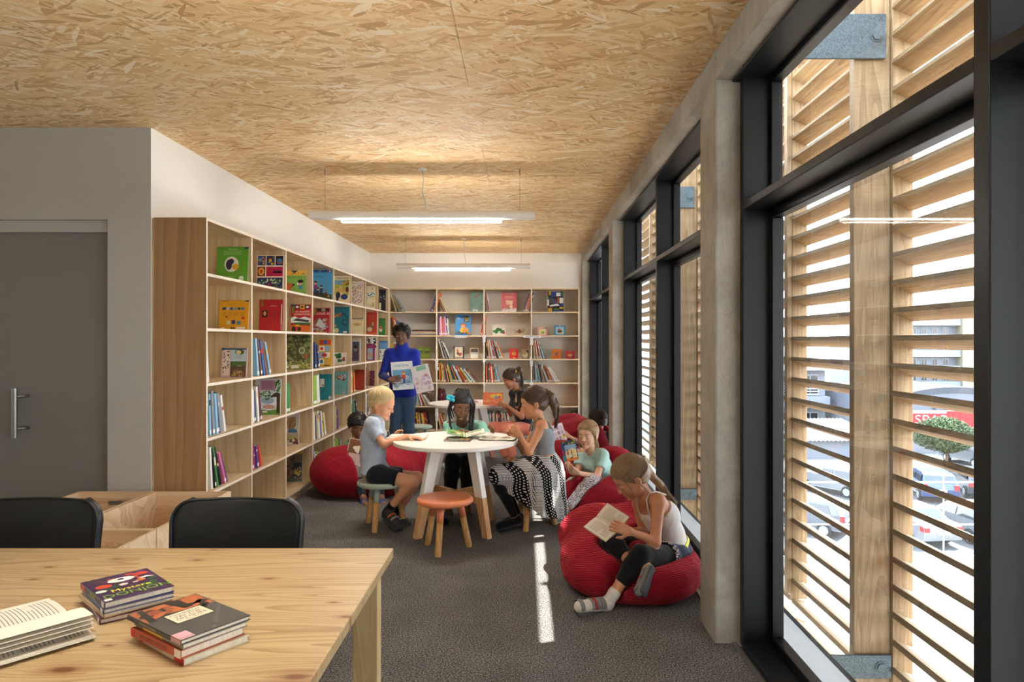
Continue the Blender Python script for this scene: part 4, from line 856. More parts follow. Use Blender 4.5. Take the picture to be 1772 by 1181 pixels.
# ---- back bookcase
gb = 'books leaning spine out in the back bookcase'
ZB = BY+0.02
def bx(px): return (px-VX)*(BY+0.02)/F
def BL(row, px, n, a0, a1, where, cols, **kw): leaning('B', bx(px), row, n, a0, a1, where, gb, cols, front=0.015, **kw)
MIX = ['red', 'white', 'black', 'cream', 'grey', 'orange', 'brown', 'black', 'beige', 'yellow', 'dark red', 'light blue', 'beige', 'navy', 'white', 'teal', 'brown', 'silver']
BL(0, 677+8, 5, 18, 30, 'top left cell of the back bookcase', ['cream', 'yellow', 'brown', 'white', 'grey'], h=(.29, .32), seed=21, th=(.007, .012))
BL(0, 755, 6, 12, 18, 'top row, first bay, right end', ['orange', 'blue', 'cream', 'white', 'brown'], right=True, h=(.29, .32), seed=22, th=(.007, .012))
BL(0, 760+6, 4, 18, 30, 'top row, second bay', ['white', 'red', 'cream', 'beige'], h=(.24, .26), seed=23, th=(.006, .01))
BL(0, 842+4, 2, 10, 12, 'top row, third bay, left end', ['red', 'white'], h=(.29, .31), seed=24, th=(.006, .009))
BL(0, 919, 7, 8, 17, 'top row, third bay, right end', ['purple', 'yellow', 'navy', 'pink', 'blue', 'white'], right=True, h=(.29, .32), seed=25, th=(.007, .012))
BL(1, 678+5, 6, 10, 22, 'second row, first bay', ['orange', 'white', 'blue', 'orange', 'beige'], h=(.25, .29), seed=26)
BL(1, 758, 9, 0, 5, 'second row, second bay, left end', ['purple', 'white', 'orange', 'pink', 'blue', 'white', 'pink'], h=(.27, .32), seed=27, th=(.01, .018))
BL(1, 837, 3, 7, 10, 'second row, second bay, right end', ['red', 'orange', 'white'], right=True, h=(.28, .31), seed=28)
BL(2, 758+10, 5, 16, 25, 'third row, second bay', ['cream', 'brown', 'white', 'pink', 'black'], h=(.29, .32), seed=29, th=(.006, .011))
BL(2, 841+2, 14, 3, 22, 'third row, third bay', MIX, h=(.28, .31), seed=30, th=(.007, .014))
BL(2, 919.5, 2, 6, 8, 'third row, third bay, right end', ['navy', 'grey'], right=True, h=(.22, .26), seed=31)
BL(2, 922+2, 11, 3, 20, 'third row, fourth bay', MIX[3:]+MIX[:3], h=(.26, .3), seed=32, th=(.006, .012))
BL(2, 677, 5, 2, 9, 'third row, first bay', ['yellow', 'red', 'green', 'white'], h=(.24, .28), seed=33)
BL(3, 758, 27, 0, 42, 'fourth row, second bay', MIX, h=(.28, .32), seed=34, th=(.008, .015), smax=.69)
BL(3, 841, 12, 0, 10, 'fourth row, third bay', MIX[5:]+MIX[:5], h=(.25, .31), seed=35, th=(.009, .016))
BL(3, 922, 19, 0, 35, 'fourth row, fourth bay', MIX[2:]+MIX[:2], h=(.28, .31), seed=36, th=(.008, .014), smax=.52)
BL(4, 760, 6, 0, 12, 'fifth row, second bay', ['black', 'red', 'cream', 'brown', 'dark red'], h=(.24, .28), seed=37)
BL(4, 720, 8, 4, 30, 'fifth row, first bay', ['cream', 'red', 'white', 'grey'], h=(.22, .26), seed=38)
BL(4, 922, 11, 4, 44, 'fifth row, fourth bay', ['yellow', 'black', 'orange', 'white', 'grey'], h=(.27, .31), seed=39, smax=.5)
BL(5, 690, 27, 0, 8, 'bottom row, first bay', ['dark red', 'black', 'brown', 'red', 'navy', 'beige', 'maroon', 'green', 'yellow'], h=(.25, .31), seed=40, th=(.012, .018), smax=.57)
BL(5, 758+4, 9, 12, 34, 'bottom row, second bay', ['beige', 'black', 'brown', 'red', 'cream'], h=(.24, .28), seed=41)
BL(5, 841, 24, 0, 10, 'bottom row, third bay', MIX[4:]+MIX[:4], h=(.24, .3), seed=42, th=(.01, .016), smax=.5)
BL(5, 1000, 11, 2, 14, 'bottom row, fourth bay, right end', ['black', 'dark red', 'maroon', 'green', 'brown'], right=True, h=(.26, .3), seed=43)
def BF(row, x0, x1, yt, base, items, label, **kw):
    yd = BY+0.13; s = yd/(BY+0.02); zb = ZR[row+1]; A = P(x0, yt, yd); B = P(x1, yt, yd)
    facing_book(A.x, B.x, yd, zb, A.z-zb, base, items, label, GB, lean=6, **kw)
BF(0, 813.5, 836, 505.5, '#3f6a52', [('n', 'x', 30, .02, .02, .98, .4, .12, ['#355c46', '#4c7a60', '#2f5040']), ('p', '#a8283a', [(.3, .78), (.7, .86), (.74, .9), (.5, .84), (.45, .72), (.42, .8)]), ('n', 'x', 9, .1, .03, .9, .14, .07, ['#d8dcd4', '#b8c4bc'])], 'green book with a red aeroplane, top row of the back bookcase')
BF(0, 868, 894.5, 506.5, '#a82c34', [('t', '#e8d8c8', 'LE PETIT PRINCE', .5, .93, .07, .8), ('r', '#d8605c', .2, .68, .8, .84), ('t', 'white', "C'EST MOI", .5, .76, .08, .5), ('p', '#e0b896', [(.25, .62), (.75, .58), (.7, .36), (.3, .4)]), ('n', 'x', 40, .05, .02, .95, .16, .09, ['#f0e8e0', '#e8d8d0']), ('e', '#8a4a34', .48, .24, .16, .09), ('e', '#e8c8a0', .62, .28, .1, .08)], 'red book with snow and a small bear, top row of the back bookcase')
BF(0, 946.5, 976, 503.5, '#ece8e0', [('r', '#23202c', .02, .02, .98, .98), ('r', '#8a2a2c', .03, .8, .1, .98), ('r', '#e0b82a', .12, .8, .24, .98), ('r', '#2a3f8a', .27, .72, .52, .98), ('r', '#dfe2e4', .55, .75, .8, .92), ('r', '#2a6a3a', .83, .75, .97, .98), ('r', '#3a7a44', .03, .62, .12, .75), ('r', '#e8e6e0', .03, .3, .12, .6), ('p', '#4a4a56', [(.18, .42), (.6, .42), (.6, .58), (.16, .7)]), ('r', '#c8502a', .62, .42, .7, .7), ('r', '#e6e6e6', .74, .42, .95, .68), ('p', '#e4e4e2', [(.16, .26), (.75, .3), (.62, .4), (.2, .34)]), ('r', '#2a4aa0', .76, .3, .96, .4), ('r', '#d8b02a', .06, .02, .3, .18), ('r', '#3f8a44', .4, .1, .7, .16), ('r', '#d8b02a', .74, .16, .96, .24), ('r', '#8a2a2c', .1, .2, .3, .24), ('r', '#2a4aa0', .34, .02, .95, .08), ('e', '#5a4aa0', .46, .46, .06, .06)], 'book cover of coloured squares in black outlines, top row, last bay')
BF(1, 788, 815, 545.5, '#2a7fb8', [('t', '#dfe8ee', 'BB', .2, .84, .14), ('r', '#201f1c', .52, .66, .9, .94), ('t', '#e0c42a', 'Boule', .71, .86, .12, .34), ('t', '#e0c42a', 'Bill', .71, .74, .12, .3), ('e', '#c8502a', .5, .5, .2, .1), ('e', skin, .48, .44, .14, .1), ('e', '#e0b83a', .42, .26, .14, .12), ('e', '#c88a3a', .66, .24, .2, .16), ('e', '#3a5a3c', .2, .14, .12, .08), ('n', 'x', 10, .1, .04, .95, .12, .07, ['#c88a3a', '#5a3a2a'])], 'bright blue comic with a red haired child and dog, second row')
BF(1, 852.5, 875, 567.5, '#ddd4c4', [('n', 'x', 8, .1, .3, .3, .6, .12, ['#2f7a3a', '#3f9a4a']), ('n', 'x', 10, .25, .6, .7, .82, .12, ['#2f7a3a', '#4aa050', '#2a6a32']), ('n', 'x', 7, .65, .35, .85, .6, .12, ['#2f7a3a', '#3f9a4a']), ('e', '#b0282c', .86, .32, .1, .15)], 'white board book with a caterpillar, second row, third bay')
BF(1, 887.5, 910, 568, '#c4b292', [('e', '#7a2420', .5, .5, .15, .26), ('e', '#3a1c18', .5, .72, .09, .12)] + [('p', '#4a3428', [(.5, .5), (.5+sx*.42, .5+dy), (.5+sx*.44, .5+dy-.05), (.5, .44)]) for sx in (-1, 1) for dy in (.36, .16, -.08, -.3)], 'tan board book with a red spider, second row, third bay')
BF(1, 930, 947.5, 566.5, '#cf8f84', [('r', '#e4dcb4', .16, .1, .84, .76), ('e', '#6fa05a', .5, .36, .2, .18), ('e', '#d8b83a', .42, .44, .12, .1), ('n', 'x', 8, .1, .84, .9, .94, .06, ['#5a8ab0', '#e4dcb4'])], 'small pink board book, second row, last bay')
BF(1, 959, 978.5, 563.5, '#4a8fb4', [('r', '#a8c8d4', .14, .1, .86, .84), ('e', '#b04a4a', .44, .62, .14, .06), ('e', '#4a3a34', .5, .4, .22, .14), ('e', '#d8b02a', .6, .2, .12, .1), ('e', '#d8d4b0', .5, .95, .08, .05)], 'small blue board book, second row, last bay')
BF(2, 719.5, 745.5, 600.5, '#5a6a22', [('r', '#6f802c', .04, .1, .96, .95), ('r', '#4a5820', .08, .45, .48, .92), ('r', '#4a5820', .54, .45, .94, .92), ('r', '#7f9034', .12, .68, .44, .86), ('r', '#7f9034', .58, .68, .9, .86), ('e', '#3a4418', .28, .62, .05, .05), ('e', '#3a4418', .74, .62, .05, .05)], 'olive green book shaped like a satchel, third row behind the woman')
BF(2, 784.5, 803, 599.5, '#2f2a28', [('r', '#d6c8b0', .12, .14, .88, .94), ('e', '#a8542a', .6, .36, .2, .14), ('e', '#c87a4a', .4, .6, .1, .2), ('e', '#3f4a5a', .4, .42, .1, .1), ('r', '#c8bca8', .12, .03, .88, .1)], 'small dark framed book with a seated figure, third row')
BF(2, 813, 828.5, 602.5, '#b8a886', [('r', '#e8e6e0', .1, .05, .9, .6), ('r', '#3c3028', .1, .6, .9, .92), ('r', '#b8b4ac', .1, .4, .9, .6)], 'small silvery book, third row, second bay')
BF(2, 881.5, 897, 604, '#b51c24', [('t', '#d8a03a', 'Mon ours', .5, .85, .12, .8), ('e', '#e0b82a', .5, .5, .2, .16), ('e', '#201a1a', .5, .5, .12, .1), ('e', '#e0b82a', .5, .5, .05, .04), ('e', '#d8c83a', .5, .1, .1, .06)], 'small red board book with a yellow ring, third row')
BF(2, 902, 916, 605, '#8a7a5c', [('e', '#d8c8a8', .5, .4, .34, .3), ('e', '#b09468', .4, .6, .2, .2), ('e', '#5a4a34', .8, .8, .15, .15)], 'small brown book with a pale animal, third row')
BF(2, 955, 971, 604.5, '#d86a1e', [('t', '#e8c83a', 'Mon robot', .5, .86, .12, .8), ('r', '#3a6a9a', .34, .42, .66, .6), ('r', '#26262a', .44, .46, .56, .56), ('p', '#26262a', [(.4, .42), (.44, .42), (.3, .1), (.26, .1)]), ('p', '#26262a', [(.6, .42), (.56, .42), (.7, .1), (.74, .1)])], 'small orange board book with a blue robot, third row, last bay')
BF(2, 978.5, 995, 607, '#b02a44', [('t', '#e0a8a0', 'COULEURS', .5, .86, .14, .86)] + [('p', '#d8b04a', [(.5+.08*math.cos(a+.9), .42+.08*math.sin(a+.9)), (.5+.36*math.cos(a), .42+.3*math.sin(a)), (.5+.08*math.cos(a-.9), .42+.08*math.sin(a-.9))]) for a in [PI/4*i for i in range(8)]] + [('e', '#d8b04a', .5, .42, .12, .1)], 'small crimson board book with a golden star flower, third row, last bay')
flat_stack(bx(711), BY+0.03, ZR[2]+0.0008, [('beige', .36, .012), ('blue', .38, .011), ('cream', .37, .012), ('beige', .38, .013), ('silver', .33, .01), ('brown', .38, .013), ('black', .36, .01)], 'in the second row, first bay', gb, seed=3)
flat_stack(bx(898), BY+0.03, ZR[4]+0.0008, [('grey', .3, .012), ('light blue', .28, .012)], 'in the fourth row, third bay', gb, seed=5)

# ================================================================ stools and round tables
M_STW = wood('stool_leg_oak', ('#d3ab74', '#bd9059', '#94693c'), 'Z', 1.6, 0.45, bump=0.1)
def paint(c, r=0.32): return plain(c, r, 0, 0.45, 0.02)
M_OR, M_GR = paint('#d98155'), paint('#9fb0a3')
def stool(x, y, rot, mat, label, H=0.365, R=0.195, lr=0.135, n=3, fr=0.175):
    t = thing('stool', label, 'stool', (x, y, 0), 'round children\'s stools'); t.rotation_euler.z = 0
    prof = [(R*0.80, H-0.042), (R*0.93, H-0.040), (R*0.985, H-0.032), (R, H-0.021), (R*0.99, H-0.010), (R*0.955, H-0.002), (R*0.9, H+0.001), (R*0.80, H-0.002), (R*0.5, H-0.004), (0.002, H-0.004)]
    mk('seat', MB().lathe(prof, 48, 0, (x, y, 0)), mat, t, smooth=True)
    for i in range(n):
        a = math.radians(rot)+2*PI*i/n; tp = Vector((x+math.cos(a)*lr*0.78, y+math.sin(a)*lr*0.78, H-0.038)); ft = Vector((x+math.cos(a)*fr, y+math.sin(a)*fr, 0)); mid = tp.lerp(ft, 0.33)
        l = mk('leg', MB().tube([mid, ft.lerp(mid, 0.03), ft], [0.0225, 0.0215, 0.0195], 18), M_STW, t, smooth=False)
        for p in l.data.polygons: p.use_smooth = len(p.vertices) == 4
        s = mk('painted_top', MB().tube([tp, mid], [0.0235, 0.0235], 18), mat, l); s.parent = l
        for p in s.data.polygons: p.use_smooth = len(p.vertices) == 4
stool(-0.545, 4.735, 285-24, M_OR, 'orange stool standing empty in front of the round table')
stool(-1.10, 5.32, 262, M_GR, 'grey green stool under the blond boy')
stool(0.075, 5.345, 250, M_GR, 'grey green stool under the girl in the black and white dress')
stool(-0.53, 6.03, 200, M_GR, 'grey green stool under the girl with braids')
stool(-1.36, 8.72, 30, M_GR, 'grey green stool behind the standing woman')
stool(0.02, 7.98, 40, M_GR, 'grey green stool under the girl with the bun')
M_TT = plain('#ebe7df', 0.3, 0, 0.4, 0.02); M_BEECH = wood('table_leg_ply', ('#e4c092', '#cf9f6a', '#a8764a'), 'Z', 1.0, 0.5); M_PINK = paint('#e0a6a0')
def round_table(x, y, R, H, rot, label, wm, fr=0.36):
    t = thing('round_table', label, 'table', (x, y, 0), 'round white reading tables')
    mk('tabletop', MB().lathe([(R-0.004, H-0.030), (R, H-0.026), (R, H-0.004), (R-0.004, H), (R*0.6, H), (0.002, H)], 72, 0, (x, y, 0)), M_TT, t)
    for i in range(4):
        a = math.radians(rot)+PI/2*i; d = Vector((math.cos(a), math.sin(a), 0)); tp = Vector((x, y, H-0.032))+d*fr*0.55; ft = Vector((x, y, 0))+d*fr; s = d.cross(Vector((0, 0, 1)))
        def seg(f0, f1, w0, w1, th):
            A = tp.lerp(ft, f0); B = tp.lerp(ft, f1); m = MB(); v = []
            for Q, w in ((A, w0), (B, w1)):
                for u, k in ((-1, -1), (1, -1), (1, 1), (-1, 1)): v.append(Q+d*(w/2*u)+s*(th/2*k))
            m.add(v, [(0, 1, 2, 3), (7, 6, 5, 4), (0, 4, 5, 1), (1, 5, 6, 2), (2, 6, 7, 3), (3, 7, 4, 0)]); return m
        l = mk('leg', seg(0, 0.56, 0.10, 0.085, 0.045), M_TT, t, bevel=0.002); l['label'] = 'white painted upper leg'
        f = mk('wooden_foot', seg(0.56, 1.0, 0.085, 0.058, 0.045), wm, l, bevel=0.002)
    for i in range(2):
        a = math.radians(rot)+PI/2*i; d = Vector((math.cos(a), math.sin(a), 0)); p = Vector((x, y, 0.27)); q = 0.29
        mk('cross_rail', MB().bar(p-d*q, p+d*q, 0.03, 0.06), wm, t, bevel=0.002)
round_table(-0.522, 5.26, 0.478, 0.692, 45, 'white round reading table in the middle of the children', M_BEECH)
round_table(-0.69, 8.3, 0.46, 0.695, 30, 'white round table farther back beside the girl with the bun', M_PINK)
# ================================================================ the pine desk in the foreground
def pine():
    a = N('knotty_pine'); base = a.coords((1, 1, 1)); sep = a.n('SeparateXYZ'); a.l(base, sep.inputs[0])
    knots = [(110, 1160, .04), (512, 1172, .035), (465, 1002, .02), (577, 1043, .013), (202, 968, .018), (85, 982, .018), (58, 1003, .016), (341, 970, .018), (600, 1068, .02), (188, 1118, .012), (370, 952, .014)]
    D0 = None; shift = None
    for px, py, r in knots:
        Y = F*(CZ-0.74)/(py-VY); X = (px-VX)*Y/F
        dx = a.math('MULTIPLY', a.math('SUBTRACT', sep.outputs[0], X), 0.45); dy = a.math('SUBTRACT', sep.outputs[1], Y)
        d = a.math('DIVIDE', a.math('SQRT', a.math('ADD', a.math('MULTIPLY', dx, dx), a.math('MULTIPLY', dy, dy))), r*0.55)
        # the grain flows round the knot
        w = a.math('POWER', 2.718, a.math('MULTIPLY', a.math('MULTIPLY', d, d), -0.10))
        sh = a.math('MULTIPLY', a.math('MULTIPLY', w, a.math('SIGN', dy)), r*0.9)
        shift = sh if shift is None else a.math('ADD', shift, sh); D0 = d if D0 is None else a.math('MINIMUM', D0, d)
    cb = a.n('CombineXYZ'); a.l(a.math('MULTIPLY', sep.outputs[0], 0.55), cb.inputs[0])
    a.l(a.math('MULTIPLY', a.math('SUBTRACT', sep.outputs[1], shift), 7.0), cb.inputs[1]); a.l(a.math('MULTIPLY', sep.outputs[2], 7.0), cb.inputs[2])
    big = a.noise(cb.outputs[0], 1.1, 2, 0.4, 0.3); rings = a.math('FRACT', a.math('MULTIPLY', big, 16.0)); fin = a.noise(cb.outputs[0], 14, 3, 0.6)
    tri = a.math('POWER', rings, 2.2)
    c = a.ramp(a.math('ADD', a.math('MULTIPLY', tri, 0.7), a.math('MULTIPLY', fin, 0.35)), [(0.1, '#b39a72'), (0.5, '#a58960'), (1.0, '#856540')])
    k = a.ramp(D0, [(0.0, 1.0), (0.42, 0.85), (0.60, 0.4), (0.85, 0.0)]); c = a.mix(k, c, '#35190c')
    k.node.color_ramp.elements[0].position = 0
    kk = a.math('LESS_THAN', D0, 1.0); halo = a.ramp(a.math('MULTIPLY', D0, 0.3), [(0.0, 1.0), (0.3, 0.6), (0.55, 0.0)]); c = a.mix(a.math('MULTIPLY', halo, 0.6), c, '#7d4a22')
    a.col(c); a.bump(tri, 0.05, 0.001); return a.done(0.38, 0, 0.4)
M_PINE = pine(); M_PINEL = wood('pine_leg', ('#d0ba90', '#c0a474', '#a3804e'), 'Z', 1.0, 0.5, knots=1.0)
dk = thing('desk', 'large knotty pine desk in the foreground with a plank top', 'table', (-1.4, 1.8, 0)); dk.location = (0, 0, 0)
mk('tabletop', MB().box(-2.45, -0.445, 1.22, 2.335, 0.708, 0.74), M_PINE, dk, bevel=0.003)
for x, y in ((-0.565, 2.255), (-0.565, 1.27), (-2.38, 2.255), (-2.38, 1.27)):
    mk('leg', MB().box(x, x+0.082, y, y+0.062, 0, 0.708), M_PINEL, dk, bevel=0.003)
mk('apron', MB().box(-2.3, -0.60, 2.22, 2.245, 0.62, 0.708), M_PINEL, dk, bevel=0.002)
# black chairs
def blk():
    a = N('black_leatherette'); n = a.noise(a.coords(), 420, 2); a.col('#101214'); a.bump(n, 0.12, 0.001); return a.done(0.42, 0, 0.45)
M_BLK = blk(); M_CHR = plain('#9fa1a3', 0.25, 0.9)
def chair(xc, yb, label):
    t = thing('black_chair', label, 'chair', (xc, yb-0.2, 0), 'black chairs at the desk'); W2, z0, z1, r = 0.262, 0.43, 0.826, 0.085
    def sheet(rows, cols=20):
        m = MB(); vs = []
        for (z, hw, y) in rows:
            for j in range(cols+1):
                u = -1+2*j/cols; vs.append((xc+hw*u, y+0.03*(1-u*u), z))
        fs = [(i*(cols+1)+j, i*(cols+1)+j+1, (i+1)*(cols+1)+j+1, (i+1)*(cols+1)+j) for i in range(len(rows)-1) for j in range(cols)]
        return m.add(vs, fs)
    rows = []
    for i in range(29):
        v = i/28; z = z1-(z1-z0)*((1-v)**2.2); dz = z1-z; hw = W2-(r-math.sqrt(max(0, r*r-(r-dz)**2)) if dz < r else 0)-0.02*(1-v); rows.append((z, hw, yb+0.05*v))
    o = mk('backrest', sheet(rows), M_BLK, t, smooth=True); s = o.modifiers.new('s', 'SOLIDIFY'); s.thickness = 0.03; s.offset = -1
    pts = [(xc-hw, y, z) for z, hw, y in rows]+[(xc+hw*u, rows[-1][2]+0.03*(1-u*u), z1) for u in (-.8, -.4, 0, .4, .8)]+[(xc+hw, y, z) for z, hw, y in reversed(rows)]
    mk('piping', MB().tube(pts, 0.006, 6), M_BLK, t, smooth=True)
    F2 = Fld(0.012, 0.02); F2.cap((xc-0.2, yb-0.42, 0.44), (xc+0.2, yb-0.42, 0.44), 0.03).cap((xc-0.2, yb-0.02, 0.43), (xc+0.2, yb-0.02, 0.43), 0.03)
    mk('seat', MB().box(xc-0.25, xc+0.25, yb-0.44, yb+0.0, 0.41, 0.45), M_BLK, t, bevel=0.018, bseg=3)
    for sx in (-1, 1):
        for y in (yb-0.4, yb-0.03): mk('leg', MB().tube([(xc+sx*0.2, y, 0.41), (xc+sx*0.23, y+(0.02 if y > yb-0.2 else -0.02), 0)], 0.012, 10), M_CHR, t)
chair(-1.115, 2.62, 'black leatherette chair behind the middle of the desk')
chair(-1.905, 2.62, 'black leatherette chair behind the left end of the desk')
# plywood crates
M_CRATE = wood('crate_ply', ('#ecd8ba', '#dfc29c', '#bc936a'), 'X', 0.3, 0.55, bump=0.05); M_CREDGE = wood('crate_edge', ('#f0dcbe', '#e0c39c', '#c8a278'), 'X', 2.0, 0.6)
def crate(x0, x1, y0, y1, z1, label, z0=0.0):
    t = thing('book_crate', label, 'crate', ((x0+x1)/2, (y0+y1)/2, z0), 'plywood book crates'); e = 0.015; f = {1: 1}
    for nm, b in (('side_panel', (x0, x0+e, y0, y1)), ('side_panel', (x1-e, x1, y0, y1))):
        mk(nm, MB().box(*b, z0, z1, 0, faces=f), [M_CRATE, M_CREDGE], t)
    xm = (x0+x1)/2
    for y in (y0, y1-e):                     # end panels with an oval hand hole
        bm = bmesh.new(); n = 12; hw, hh, hz = 0.055, 0.016, z1-0.075
        hole = [(xm+hw*(1 if math.cos(2*PI*i/n) >= 0 else -1)*0.7+hh*math.cos(2*PI*i/n), hz+hh*math.sin(2*PI*i/n)) for i in range(n)]
        oc = [(x1-e, hz), (x1-e, z1), (xm, z1), (x0+e, z1), (x0+e, hz), (x0+e, z0), (xm, z0), (x1-e, z0)]
        m = MB(); k = 8; hs = [hole[int(round(i*n/k)) % n] for i in range(k)]
        for yy, s in ((y, 1), (y+e, -1)):
            vs = [(p[0], yy, p[1]) for p in hs]+[(p[0], yy, p[1]) for p in oc]
            m.add(vs, [((i, (i+1) % k, k+(i+1) % k, k+i) if s < 0 else (k+i, k+(i+1) % k, (i+1) % k, i)) for i in range(k)])
        m.add([(p[0], y, p[1]) for p in hs]+[(p[0], y+e, p[1]) for p in hs], [(i, (i+1) % k, k+(i+1) % k, k+i) for i in range(k)], 1)
        m.add([(x0+e, y, z1), (x1-e, y, z1), (x1-e, y+e, z1), (x0+e, y+e, z1)], [(0, 1, 2, 3)], 1)
        mk('end_panel', m, [M_CRATE, M_CREDGE], t); bm.free()
    mk('base', MB().box(x0+e, x1-e, y0+e, y1-e, z0+0.02, z0+0.032), M_CRATE, t)
ZC = 0.475
crate(-2.38, -1.895, 3.53, 4.42, ZC, 'plywood crate with a hand hole, right one of the back pair')
crate(-2.875, -2.39, 3.53, 4.42, ZC, 'plywood crate with a hand hole by the grey sliding door')
crate(-2.38, -1.895, 2.78, 3.52, ZC, 'plywood crate in front row, nearest the black chairs, right')
crate(-2.875, -2.39, 2.78, 3.52, ZC, 'plywood crate in front row, left, behind the black chair')

# ---------------------------------------------------------------- books on the desk
def flat_book(corner, rot, w, h, th, z, c, items, label, group='books lying on the pine desk', seed=1, spine_items=None):
    cm = MB(); b = 0.0022 if th > 0.008 else 0.0012
    cm.box(0, w, 0, h, th-b, th); cm.box(0, w, 0, h, 0, b); cm.box(0, b, 0, h, b, th-b)
    o = mk('picture_book', cm, [bmat(c)], bevel=0.0006, bseg=1); tag(o, label, 'book', group)
    o.matrix_world = Matrix.Translation((corner[0], corner[1], z)) @ Matrix.Rotation(math.radians(rot), 4, 'Z')
    mk('page_block', MB().box(b, w-0.004, 0.003, h-0.003, b, th-b), M_PAGE, o, world=False)
    if items:
        m, mats = cover_art(w, h, items, seed); m.v = [(x, zz, th-y) for x, y, zz in m.v]; m.f = m.f; mk('cover_print', m, mats, o, world=False)
    if spine_items:
        m = MB(); mats = []
        for k, (cc, y0, y1, txt) in enumerate(spine_items):
            mats.append(plain(PAL.get(cc, cc), 0.4))
            if txt is None: m.add([(-0.0004-0.0001*k, y0*h, 0.0005), (-0.0004-0.0001*k, y0*h, th-0.0005), (-0.0004-0.0001*k, y1*h, th-0.0005), (-0.0004-0.0001*k, y1*h, 0.0005)], [(0, 1, 2, 3)], k)
            else:
                vs, fs, tw = text_mesh(txt); sc = min(th*0.7, (y1-y0)*h/tw); m.add([(-0.0008, (y0+y1)/2*h-v.x*sc, th/2+v.y*sc) for v in vs], fs, k)
        mk('spine_print', m, mats, o, world=False)
    return o
# left stack
c0 = (-1.045, 1.702)
zs = 0.7402
flat_book((c0[0]-0.012, c0[1]+0.0), 42, .17, .215, .014, zs, 'maroon', None, 'dark red paperback at the bottom of the small stack', spine_items=[('white', .02, .12, None), ('red', .8, .95, None)]); zs += .0145
flat_book((c0[0]-0.004, c0[1]+0.004), 48, .165, .21, .012, zs, 'beige', None, 'tan paperback, second from the bottom of the small stack', spine_items=[('white', .02, .12, None)]); zs += .0125
flat_book((c0[0]-0.002, c0[1]-0.002), 45, .165, .21, .012, zs, 'navy', None, 'navy paperback just under the purple monster book', spine_items=[('white', .02, .12, None)]); zs += .0125
flat_book(c0, 47, .165, .208, .016, zs, '#3a2340', [('r', '#3c2444', .04, .02, .99, .99), ('n', 'x', 46, .08, .3, .95, .95, .08, ['#2f5a34', '#5a2f5a', '#2a1c34', '#4a3a2a']), ('n', 'x', 10, .3, .5, .9, .9, .07, ['#b5402c', '#c86a34', '#d8c8b8']), ('e', '#e8e2dc', .5, .74, .2, .09), ('e', '#3a2340', .5, .76, .05, .04), ('e', '#b5402c', .2, .6, .12, .08), ('e', '#b5402c', .82, .82, .12, .07), ('p', '#e6e0da', [(.7, .62), (.95, .6), (.85, .68)]), ('t', '#e8e040', 'Mystere', .5, .34, .14, .8), ('t', '#7aa832', 'DONJON', .53, .17, .2, .95), ('e', '#c8d8c0', .1, .42, .08, .05), ('r', '#e0dcd8', .02, .02, .12, .1)], 'small book with purple and green monsters on top of its stack', spine_items=[('white', .02, .12, None), ('red', .8, .97, None), ('#d8d840', .25, .7, 'MYSTERE')])
c1 = (-0.744, 1.481); zs = 0.7402
flat_book((c1[0]+0.004, c1[1]+0.006), 53, .155, .215, .015, zs, '#cfc2a6', None, 'cream paperback at the bottom of the bear book stack', spine_items=[('red', .0, .2, None), ('red', .88, .98, None), ('#b5402c', .35, .8, 'LES CONTES')]); zs += .0155
flat_book((c1[0]-0.002, c1[1]+0.004), 56, .155, .215, .019, zs, '#b8543c', None, 'brick red paperback in the middle of the bear book stack', spine_items=[('white', .0, .12, None), ('red', .9, .99, None), ('#3a2420', .25, .8, 'HISTOIRES NATURE')]); zs += .0195
flat_book((c1[0]+0.002, c1[1]+0.006), 54, .155, .225, .012, zs, '#8a8478', None, 'grey hardback under the dark bear book', spine_items=[('#d8b04a', .4, .8, None)]); zs += .0125
flat_book(c1, 55, .168, .240, .011, zs, '#45433f', [('r', '#4a4844', 0, 0, 1, 1), ('p', '#a85f38', [(.02, .62), (.3, .7), (.98, .62), (.98, .98), (.02, .98)]), ('n', 'x', 26, .05, .6, .95, .97, .09, ['#2c2826', '#a85f38', '#3a3430', '#8a4a30']), ('p', '#2c2826', [(.04, .62), (.12, .98), (.2, .98), (.14, .6)]), ('p', '#2c2826', [(.5, .98), (.6, .7), (.72, .7), (.7, .98)]), ('p', '#5a5854', [(.6, .1), (.98, .5), (.98, .55), (.56, .14)]), ('r', '#2c2826', .24, .37, .80, .66), ('r', '#d9cdb0', .26, .385, .78, .645), ('t', '#26221f', 'COMMENT', .52, .59, .085, .44), ('t', '#26221f', "J'AI TUE", .52, .53, .075, .4), ('t', '#26221f', 'UN OURS', .52, .47, .08, .42), ('t', '#6a5f50', 'Pere Bruel', .52, .42, .04, .4), ('r', '#c99aa0', .0, .0, .2, .17), ('t', '#2a2624', 'R TUE C', .1, .03, .04, .17), ('t', '#c0b8a8', 'IZI', .5, .04, .03, .2)], 'dark picture book with a cream title panel about a bear', spine_items=[('#c99aa0', 0, .17, None), ('#c8bc9a', .3, .9, 'COMMENT UN OURS')])
